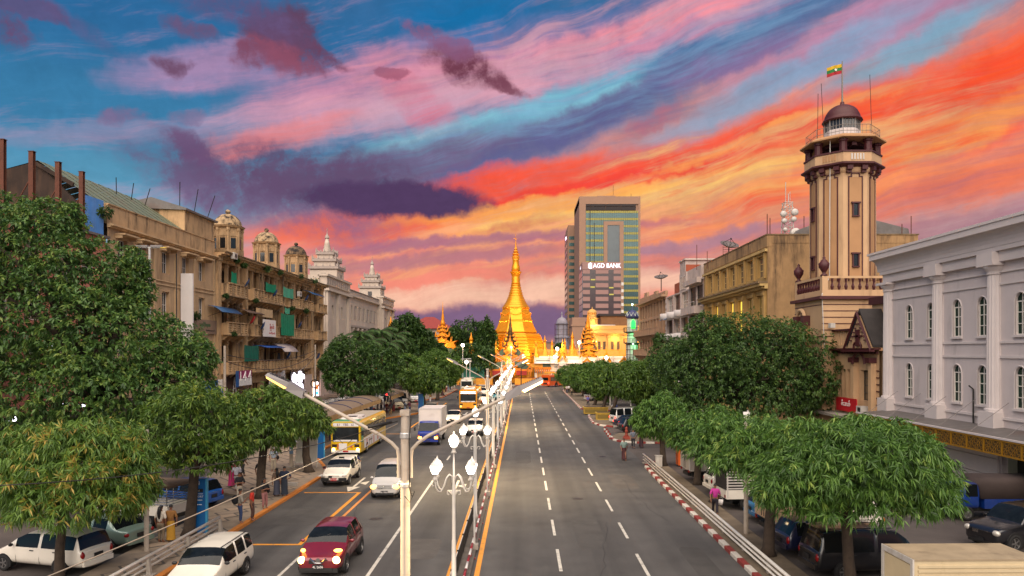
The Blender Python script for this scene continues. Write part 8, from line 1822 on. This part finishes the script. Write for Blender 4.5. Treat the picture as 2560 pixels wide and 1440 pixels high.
for(px,py,rz,pose,tc,lc,lab)in[(1332,963,270,'walk',(50,74,64),(40,44,50),'person in dark green crossing before the temple wall'),(1348,961,90,'walk',(150,156,150),(70,120,80),'person in a pale shirt and green longyi at the crossing'),(1364,965,270,'walk',(30,28,32),(26,24,28),'person in black crossing behind the orange bus'),(1368,964,90,'walk',(70,64,66),(180,176,170),'person in white trousers beside the person in black'),(1384,966,270,'walk',(90,40,40),(40,36,40),'person in maroon crossing behind the orange bus'),(1236,962,270,'walk',(90,96,110),(60,62,76),'person striding across the left side of the crossing'),(1292,961,90,'stand',(24,22,24),(24,22,24),'dark clad person waiting at the end of the median'),(1296,962,270,'stand',(34,30,34),(30,28,30),'second dark clad person waiting at the end of the median')]:
 x,y=gnd(px,py);P_(lab,x,y,rz,pose,tc,lc,group='people at the crossing')
# trishaw
x,y=gnd(1313,981);t=thing('trishaw','rider on a green trishaw crossing the right carriageway','trishaw',(x,y,0),R(0));gm=mat('trishaw_green',(70,96,52),.6)
obj('frame',MB().use(black_iron).tube([(-.5,0,.35),(.1,.0,.75),(.6,0,.4),(-.3,0,.8)],.03,5),t)
for p in((-.5,0),(.65,.35),(.65,-.45)):obj('wheel',MB().use(black_iron).tube([(p[0]+.33*math.cos(R(a)),p[1],.34+.33*math.sin(R(a)))for a in range(0,361,30)],.03,5),t)
obj('passenger_seat',MB().use(gm).box(.25,1.0,-.35,.3,.35,.75).box(.25,.35,-.35,.3,.75,1.15),t)
P_('person in a grey shirt and maroon longyi riding the trishaw',x-.3,y,180,'walk',(110,106,112),(96,34,40),'longyi',z=.15,group='people at the crossing')
# ---------------------------------------------------------------- trees
def leaf_mat(name,stops,trans=.28):
 m=bpy.data.materials.new(name);m.use_nodes=True ;nt=m.node_tree;N=nt.nodes;L=nt.links;b=N['Principled BSDF']
 a=N.new('ShaderNodeAttribute');a.attribute_name='tint';rp=N.new('ShaderNodeValToRGB');cr=rp.color_ramp
 while len(cr.elements)<len(stops):cr.elements.new(.5)
 for e,(p,c)in zip(cr.elements,stops):e.position=p;e.color=(*c,1)
 L.new(a.outputs['Fac'],rp.inputs[0]);L.new(rp.outputs[0],b.inputs['Base Color']);b.inputs['Roughness'].default_value=.42;b.inputs['Specular IOR Level'].default_value=.35
 t=N.new('ShaderNodeBsdfTranslucent');L.new(rp.outputs[0],t.inputs['Color']);mx=N.new('ShaderNodeMixShader');mx.inputs[0].default_value=trans
 L.new(b.outputs[0],mx.inputs[1]);L.new(t.outputs[0],mx.inputs[2]);L.new(mx.outputs[0],N['Material Output'].inputs['Surface']);return m
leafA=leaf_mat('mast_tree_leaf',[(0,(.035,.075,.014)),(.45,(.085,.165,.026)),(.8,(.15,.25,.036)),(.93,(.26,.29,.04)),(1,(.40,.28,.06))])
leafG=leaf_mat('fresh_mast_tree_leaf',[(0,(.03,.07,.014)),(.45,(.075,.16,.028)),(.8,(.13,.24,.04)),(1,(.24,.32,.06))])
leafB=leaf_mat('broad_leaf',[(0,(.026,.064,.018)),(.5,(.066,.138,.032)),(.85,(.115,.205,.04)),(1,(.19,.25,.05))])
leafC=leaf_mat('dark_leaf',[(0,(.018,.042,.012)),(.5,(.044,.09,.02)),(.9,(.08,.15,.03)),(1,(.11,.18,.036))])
leafL=leaf_mat('lime_leaf',[(0,(.034,.07,.014)),(.5,(.085,.155,.024)),(.85,(.15,.225,.034)),(1,(.23,.27,.035))])
bark=mat('dark_bark',(64,52,42),.95,vary=.3,scale=5,stain=(34,28,22),stain_amt=.6,stain_scale=4,bump=.6,bscale=12)
def leaf_mesh(name,P,D,Nn,ln,wd,tint,m_,bend=.25):
 """P base points, D leaf axes, Nn leaf normals; every leaf is two folded quads that droop toward the tip"""
 n=len(P);S=np.cross(D,Nn);S/=np.linalg.norm(S,axis=1)[:,None ]+1e-9;Nn=np.cross(S,D)
 ln=ln[:,None ];wd=wd[:,None ];down=np.array([0,0,-1.0])
 m1=P+D*ln*.45;tip=P+D*ln+down*ln*bend
 v=np.empty((n,4,3));v[:,0]=P;v[:,1]=m1+S*wd*.5-Nn*wd*.12;v[:,2]=tip;v[:,3]=m1-S*wd*.5-Nn*wd*.12
 me=bpy.data.meshes.new(name);me.vertices.add(n*4);me.loops.add(n*6);me.polygons.add(n*2)
 me.vertices.foreach_set('co',v.reshape(-1).astype(np.float32))
 base=(np.arange(n)*4)[:,None ];idx=(base+np.array([0,1,2,0,2,3])[None ]).reshape(-1)
 me.loops.foreach_set('vertex_index',idx.astype(np.int32));me.polygons.foreach_set('loop_start',(np.arange(n*2)*3).astype(np.int32))
 me.polygons.foreach_set('loop_total',np.full(n*2,3,np.int32))
 at_=me.attributes.new('tint','FLOAT','FACE');at_.data.foreach_set('value',np.repeat(tint,2).astype(np.float32))
 me.materials.append(m_);me.update();me.validate();return me
def unit(a):return a/(np.linalg.norm(a,axis=1)[:,None ]+1e-9)
def spray_leaves(C,O,k,ln,wd,droop,young,spread=.95):
 """k leaves round every twig tip C that points along O"""
 n=len(C);ph=rng.uniform(0,2*np.pi,(n,k))+np.arange(k)[None ]*2.4
 A=unit(np.cross(O,rng.normal(size=(n,3))));B=np.cross(O,A)
 t=rng.uniform(.25,spread,(n,k))[...,None ]
 D=O[:,None ]*(1-t)+(A[:,None ]*np.cos(ph)[...,None ]+B[:,None ]*np.sin(ph)[...,None ])*t
 D[...,2]-=droop*rng.uniform(.6,1.3,(n,k));D=unit(D.reshape(-1,3))
 back=(rng.uniform(0,1,(n,k))*ln*.7)[...,None ];P=(C[:,None ]-O[:,None ]*back).reshape(-1,3)
 Nn=unit(np.array([0,0,1.0])[None ]+rng.normal(size=(n*k,3))*.45)
 q=n*k;tint=np.clip(np.repeat(young,k)+rng.normal(0,.14,q),0,1)
 return P,D,Nn,ln*rng.uniform(.7,1.25,q),wd*rng.uniform(.75,1.2,q),tint
def crown_points(lobes,n,inner=.3,flat=None):
 """twig tips on the outside of a heap of ellipsoids (x, y, z, rx, ry, rz), some inside it"""
 L_=np.array(lobes);vol=(L_[:,3]*L_[:,5])**.9;pick=rng.choice(len(L_),size=n*3,p=vol/vol.sum())
 d=unit(rng.normal(size=(n*3,3)));rad=np.where(rng.random(n*3)<inner,rng.uniform(.45,.95,n*3),rng.uniform(.92,1.05,n*3))
 lump=1+.13*np.sin(d[:,0]*7+pick*2.1)*np.cos(d[:,2]*6+pick)+.09*np.sin(d[:,1]*13+d[:,2]*9+pick)
 C=L_[pick,:3]+d*L_[pick,3:]*(rad*lump)[:,None ];O=unit(d/L_[pick,3:]*L_[pick,3:].mean(1)[:,None ]);keep=np.ones(n*3,bool)
 for i,l in enumerate(L_):
  q=(((C-l[:3])/l[3:])**2).sum(1);keep&=~((q<.62)&(pick!=i)&(rad>.9))
 if flat is not None:keep&=C[:,2]>flat+rng.normal(0,.12,n*3)
 idx=np.nonzero(keep)[0][:n];return C[idx],O[idx],rad[idx]
def trunk_mesh(base,top,r0,lobes,limbs=5,lean=0.0,seed=1):
 rr=random.Random(seed);mb=MB().use(bark,True);b=Vector(base);t_=Vector(top)
 path=[b,b.lerp(t_,.08),b.lerp(t_,.35)+Vector((rr.uniform(-.1,.1),rr.uniform(-.1,.1),0)),b.lerp(t_,.7)+Vector((rr.uniform(-.12,.12),rr.uniform(-.1,.1),0)),t_]
 mb.tube(path,[r0*1.7,r0*1.1,r0*.95,r0*.85,r0*.6],10)
 return mb
def limbs_mesh(base,top,r0,lobes,limbs,seed):
 rr=random.Random(seed+5);mb=MB().use(bark,True);t_=Vector(top);b=Vector(base)
 for l in range(limbs):
  lb=lobes[l%len(lobes)];st=b.lerp(t_,rr.uniform(.6,.98));a=rr.uniform(0,6.28);e=Vector((lb[0]+lb[3]*.6*math.cos(a),lb[1]+lb[4]*.6*math.sin(a),lb[2]+lb[5]*rr.uniform(-.2,.5)))
  m1=st.lerp(e,.5)+Vector((rr.uniform(-.2,.2),rr.uniform(-.2,.2),.15*(e-st).length));mb.tube([st,m1,e],[r0*.42,r0*.25,r0*.07],6)
  for q in range(2):f=m1.lerp(e,rr.uniform(.2,.8));g=f+Vector((rr.uniform(-1,1),rr.uniform(-1,1),rr.uniform(.1,.9)))*lb[3]*.4;mb.tube([f,g],[r0*.16,r0*.04],5)
 return mb
def rough(lobes,n,seed,lo=.22,hi=.42):
 rr=random.Random(seed);out=list(lobes)
 for q in range(n):
  l=rr.choice(lobes);a=rr.uniform(0,2*PI);e=rr.uniform(-.3,1.2);s=rr.uniform(lo,hi)
  out.append((l[0]+l[3]*math.cos(a)*math.cos(e),l[1]+l[4]*math.sin(a)*math.cos(e),l[2]+l[5]*math.sin(e)*.95,l[3]*s,l[4]*s,l[5]*s))
 return out
def tree(name,label,base,r0,lobes,n,k,ln,wd,m_,droop=.35,young=(.2,.75),inner=.3,flat=None,limbs=7,sprays=0,group=None,young_tip=.0,seed=1,top=None):
 bx,by,bz=base;lobes=rough(lobes,10 if n>5000 else 7 if sprays else 4,seed);t=thing(name,label,'tree',base,group=group);lob=[(l[0]-bx,l[1]-by,l[2]-bz,*l[3:])for l in lobes]
 cz=min(l[2]for l in lob);tp=top or(np.mean([l[0]for l in lob])*.55,np.mean([l[1]for l in lob])*.55,cz+.25*lob[0][5])
 obj('trunk',trunk_mesh((0,0,-.05),tp,r0,lob,seed=seed),t);obj('limbs',limbs_mesh((0,0,0),tp,r0,lob,limbs,seed),t,kind='stuff')
 C,O,rad=crown_points(lob,n,inner,None if flat is None else flat-bz)
 low=np.array([l[2]-l[5]for l in lob]).min();hi=np.array([l[2]+l[5]for l in lob]).max()
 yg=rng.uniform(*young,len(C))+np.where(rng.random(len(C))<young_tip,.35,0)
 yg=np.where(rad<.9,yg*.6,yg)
 if sprays:
  cam_l=np.array([-bx,-by,CAM_H-bz]);face=((cam_l-C)*O).sum(1)>0;dist=np.linalg.norm(C-cam_l,axis=1)+np.where(face&(rad>.9),0,99)
  near=np.argsort(dist)[:sprays*3:3];var=[]
  for v in range(6):
   z=np.zeros((1,3));o1=np.array([[0,0,1.0]])
   dd=spray_leaves(z,o1,k+2,ln,wd,0,np.array([random.uniform(*young)+(.3 if v>3 else 0)]),.9);var.append(leaf_mesh('leaf_spray',*dd,m_,bend=.0))
  for i in near:
   o=bpy.data.objects.new('leaf_spray',random.choice(var));dv=Vector(O[i]);dv.z-=droop*.8;o.rotation_mode='QUATERNION';o.rotation_quaternion=dv.to_track_quat('Z','Y');o.location=C[i];link(o,t)
  msk=np.ones(len(C),bool);msk[near]=False ;C,O,yg=C[msk],O[msk],yg[msk]
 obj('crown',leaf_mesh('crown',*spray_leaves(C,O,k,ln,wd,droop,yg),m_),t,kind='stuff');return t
def lobe(px,py,Y,rpx,rpy,depth=None):
 x,y,z=at(px,py,Y);rx,rz=rpx*Y/F,rpy*Y/F;return(x,y,z,rx,depth or rx,rz)
pr='pruned mast trees along the pavements'
# right hand row, nearest first
Y=24.6;tree('pruned_tree','nearest flat topped pruned tree in front of the black minivan',(*at(2133,1500,Y)[:2],0),.2,[lobe(2150,1165,Y,175,118),lobe(2010,1200,Y,118,96),lobe(2280,1205,Y,104,96),lobe(2140,1240,Y+.6,190,80),lobe(2080,1130,Y+1,120,88),lobe(2230,1130,Y+1,100,84)],4200,9,.29,.05,leafG,droop=.75,young_tip=.06,flat=3.15,sprays=220,group=pr,seed=3)
Y=29.6;tree('pruned_tree','second pruned tree from the front beside the navy hatchback',(*at(1920,1396,Y)[:2],.12),.23,[lobe(1905,1150,Y,110,84),lobe(1990,1160,Y+.6,100,86),lobe(1850,1165,Y+.3,86,78),lobe(1950,1105,Y+1,110,66)],2000,9,.29,.052,leafG,droop=.7,young_tip=.05,flat=3.7,sprays=60,group=pr,seed=4)
Y=40;tree('pruned_tree','third pruned tree with the person in magenta beneath it',(*at(1788,1256,Y)[:2],.12),.24,[lobe(1800,1125,Y,84,72),lobe(1872,1120,Y+.5,88,74),lobe(1840,1090,Y+1,96,56)],1500,8,.30,.065,leafG,droop=.65,young_tip=.05,flat=2.7,group=pr,seed=5)
Y=46;tree('pruned_tree','fourth pruned tree behind the grey box truck',(11.2,Y,.0),.22,[lobe(1740,1090,Y,72,66),lobe(1800,1072,Y+.5,66,58),lobe(1715,1075,Y+.8,52,50)],1200,8,.31,.07,leafG,droop=.6,young_tip=.05,flat=2.4,group=pr,seed=6)
Y=52.8;tree('pruned_tree','round pruned tree on a dark trunk at the guard rail end',(*at(1659,1168,Y)[:2],.12),.22,[lobe(1636,1040,Y,52,50),lobe(1662,1022,Y+.5,44,44),lobe(1620,1055,Y+.2,36,40)],900,8,.32,.075,leafG,droop=.6,young_tip=.03,group=pr,seed=7)
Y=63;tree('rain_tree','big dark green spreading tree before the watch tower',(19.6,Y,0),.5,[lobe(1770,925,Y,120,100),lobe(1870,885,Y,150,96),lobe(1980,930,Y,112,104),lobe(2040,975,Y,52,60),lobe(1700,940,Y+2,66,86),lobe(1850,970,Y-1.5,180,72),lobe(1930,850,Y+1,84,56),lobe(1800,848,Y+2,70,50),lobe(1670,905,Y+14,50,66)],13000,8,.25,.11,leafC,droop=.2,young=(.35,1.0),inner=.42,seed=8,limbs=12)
# far right hand row
far=[(11.6,158,1425,935,40,30),(11.2,146,1440,945,38,38),(11.4,134,1462,940,42,38),(11.2,122,1490,945,46,42),(11.3,112,1512,962,40,44),(10.7,97,1545,950,46,48),(10.7,89,1583,955,50,50),(17,128,1560,925,52,30),(18,112,1605,935,50,42),(19,100,1640,925,44,52),(15.5,150,1490,922,50,24),(18,104,1612,985,40,30)]
lab=['farthest pruned tree on the right at the pavement corner','second from farthest pruned tree on the right','pruned tree above the walking group on the right','pruned tree above the person in violet','pruned tree just left of the blue billboard','leaning tree in the farther yellow planter','leaning tree in the nearer yellow planter before the billboard','tree behind the billboard below the tan balconies','tree right of the billboard below the white balconies','tree beside the big dark tree on the far side','low tree at the back of the far right row','small tree under the billboard edge']
for k,(x,Y,px,py,rx,ry)in enumerate(far):
 tree('pruned_tree',lab[k],(x,Y,.1),.24,[lobe(px,py,Y,rx*.8,ry*.8),lobe(px+rx*.35,py-ry*.2,Y+1,rx*.65,ry*.65),lobe(px-rx*.35,py+ry*.15,Y-.6,rx*.6,ry*.62)],900,6,.5,.16,leafL if k in(4,5,6)else leafA,droop=.35,young=(.15,.7),group='pruned trees on the far right pavement',seed=20+k,limbs=6)
# left hand row
Y=26.6;tree('pruned_tree','nearest left pruned tree with yellow leaf tips over the white estate car',(*at(148,1450,Y)[:2],.0),.17,[lobe(205,1170,Y,150,120),lobe(95,1195,Y,120,100),lobe(305,1190,Y,84,100),lobe(200,1235,Y-.4,160,86),lobe(60,1140,Y+.6,100,80),lobe(255,1110,Y+.8,110,70)],3600,9,.30,.05,leafA,droop=.85,young_tip=.22,flat=2.5,sprays=200,group=pr,seed=11)
Y=32.8;tree('pruned_tree','left pruned tree behind the blue totem',(*at(472,1345,Y)[:2],.12),.24,[lobe(480,1060,Y,110,110),lobe(560,1090,Y+.4,70,80),lobe(420,1090,Y+.6,80,96),lobe(500,1130,Y-.3,84,70)],1700,8,.27,.075,leafL,droop=.35,young_tip=.08,flat=3.2,sprays=60,group=pr,seed=12)
Y=41;tree('pruned_tree','left pruned tree on the dark trunk among the waiting people',(*at(652,1250,Y)[:2],.12),.26,[lobe(650,1035,Y,84,70),lobe(600,1055,Y+.5,52,60),lobe(700,1040,Y+.5,76,74),lobe(668,1080,Y-.3,80,52)],1400,8,.32,.085,leafL,droop=.5,young_tip=.14,flat=3.0,group=pr,seed=13)
Y=50;tree('pruned_tree','left pruned tree beside the leaning notice boards',(*at(772,1184,Y)[:2],.12),.28,[lobe(755,1045,Y,56,58),lobe(785,1070,Y+.5,44,44),lobe(735,1068,Y+.4,50,52)],1000,8,.34,.09,leafL,droop=.5,young_tip=.12,flat=2.8,group=pr,seed=14)
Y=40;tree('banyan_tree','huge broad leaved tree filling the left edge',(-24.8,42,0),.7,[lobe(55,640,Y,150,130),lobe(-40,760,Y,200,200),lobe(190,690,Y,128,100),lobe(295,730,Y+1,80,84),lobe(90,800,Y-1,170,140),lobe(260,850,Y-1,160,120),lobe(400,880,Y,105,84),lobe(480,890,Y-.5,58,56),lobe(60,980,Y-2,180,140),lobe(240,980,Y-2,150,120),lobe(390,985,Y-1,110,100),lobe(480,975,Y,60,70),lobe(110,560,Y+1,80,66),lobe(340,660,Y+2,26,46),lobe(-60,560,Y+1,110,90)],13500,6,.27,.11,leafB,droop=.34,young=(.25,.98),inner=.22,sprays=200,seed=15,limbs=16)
tree('dark_tree','dark bushy tree beside the white hall behind the shelters',(-20.3,90,.1),.35,[lobe(880,905,90,70,58),lobe(930,915,91,62,56),lobe(845,915,90,42,50),lobe(855,868,91,26,30),lobe(900,950,89,86,40)],2300,6,.5,.18,leafC,droop=.2,young=(.3,.9),seed=16)
for k,(x,Y,px,py,rx,ry,m_,lb)in enumerate([(-13.6,99,1060,945,60,42,leafL,'dome shaped pruned tree at the far bus stop'),(-14.4,108,1010,918,62,42,leafA,'dark pruned tree behind the dome shaped one'),(-14.6,124,1118,930,30,38,leafL,'narrow pruned tree at the far pavement end'),(-15,136,1090,900,44,32,leafA,'pruned tree behind the narrow one'),(-16,148,1135,915,24,30,leafA,'small pruned tree nearest the far crossing')]):
 tree('pruned_tree',lb,(x,Y,.1),.26,[lobe(px,py,Y,rx*.8,ry*.8),lobe(px+rx*.35,py+ry*.1,Y+1,rx*.65,ry*.7),lobe(px-rx*.4,py+ry*.1,Y-.6,rx*.6,ry*.7)],1000,6,.48,.16,m_,droop=.35,young=(.15,.75),group='pruned trees at the far bus stop',seed=40+k)
for k,(px,py,Y,rx,ry,lb)in enumerate([(1015,822,172,46,44,'dark tree against the corner of the white hall'),(1050,850,174,38,40,'dark tree below the red roof'),(1165,838,196,52,50,'dark tree with a rounded top left of the pagoda'),(1215,850,192,30,58,'dark tree touching the left side of the pagoda'),(1130,850,194,36,34,'dark tree beside the golden tiered roof'),(1180,885,184,60,32,'low dark trees behind the green boards'),(1085,880,182,34,30,'low dark tree below the tiered pavilion'),(1400,868,260,14,12,'small dark tree at the foot of the grey dome'),(1005,872,160,40,30,'dark tree behind the palms')]):
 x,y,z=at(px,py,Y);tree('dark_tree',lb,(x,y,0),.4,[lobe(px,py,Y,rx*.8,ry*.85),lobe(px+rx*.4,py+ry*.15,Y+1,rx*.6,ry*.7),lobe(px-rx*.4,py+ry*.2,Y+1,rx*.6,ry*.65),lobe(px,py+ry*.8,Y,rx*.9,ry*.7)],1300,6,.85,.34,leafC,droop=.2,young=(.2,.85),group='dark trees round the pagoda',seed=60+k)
# palms
def palm(label,px,py,Y,r):
 x,y,z=at(px,py,Y);t=thing('palm_tree',label,'palm',(x,y,0),group='palms before the white hall');obj('trunk',MB().use(bark,True).tube([(0,0,0),(.1,0,z*.5),(0,0,z)],[.24,.17,.14],8),t)
 P=[];D=[];Nn=[];mb=MB().use(bark)
 for q in range(20):
  a=q*2.4;el=.95-q*.06;prev=Vector((0,0,z));d=Vector((math.cos(a)*math.cos(el),math.sin(a)*math.cos(el),math.sin(el)));path=[prev]
  for s in range(9):d=(d+Vector((0,0,-.17))).normalized();prev=prev+d*r/9;path.append(prev)
  mb.tube(path,[.04]*9+[.01],4);dd=None
  for s in range(1,10):
   d_=(path[s]-path[s-1]).normalized();sd=d_.cross(Vector((0,0,1))).normalized()
   for u in(0,.33,.66):
    for sg in(-1,1):P.append(path[s-1].lerp(path[s],u));D.append((sd*sg+d_*.5+Vector((0,0,-.45))).normalized());Nn.append(Vector((0,0,1)))
 obj('fronds_stalk',mb,t);P,D,Nn=(np.array([tuple(v)for v in q])for q in(P,D,Nn));n=len(P)
 obj('crown',leaf_mesh('crown',P,D,Nn,np.full(n,r*.26),np.full(n,.14),rng.uniform(.2,.9,n),leafC),t,kind='stuff')
for k,(px,py,Y,r)in enumerate([(905,838,122,3.4),(948,832,126,3.6),(985,842,130,3.4),(925,858,116,3.0),(968,862,118,3.0)]):palm(['leftmost palm before the white hall','tall middle palm before the white hall','palm at the right end of the white hall','low palm above the dark bushy tree','low palm right of the dark bushy tree'][k],px,py,Y,r)
# weeds that root in the old ledges
for k,(px,py,X,r,lb)in enumerate([(264,530,-32.8,.8,'bushy weed growing at the corner of the cream parapet'),(488,788,-32.4,.7,'dark shrub above the brown shop board'),(592,650,-31.9,.45,'weeds under the first dome'),(610,662,-31.8,.5,'weeds hanging from the cornice after the first dome'),(668,672,-31.8,.6,'dark weeds below the middle dome'),(700,680,-31.8,.5,'weeds on the cornice beyond the middle dome'),(752,690,-31.8,.5,'weeds below the third dome'),(785,700,-31.8,.8,'bush at the far end of the cornice'),(730,770,-31.7,.5,'weeds along the balcony edge above the tall netting'),(765,775,-31.7,.6,'weeds trailing from the middle balcony ledge'),(585,833,-31.7,.4,'weeds on the lower corner balcony'),(566,738,-31.7,.35,'weeds under the first top floor balcony'),(640,750,-31.7,.4,'weeds between the middle balconies')]):
 Y=-X*1800/(1305-px);x,y,z=at(px,py,Y);n=60;C,O,rd=crown_points([(0,0,0,r*.7,r*.9,r*.6)],n,.5);t=thing('ledge_weed',lb,'weed',(x,y,z),group='weeds on the old ledges')
 obj('leaves',leaf_mesh('leaves',*spray_leaves(C,O,6,.25,.1,.4,rng.uniform(.1,.8,len(C))),leafC),t,kind='stuff')
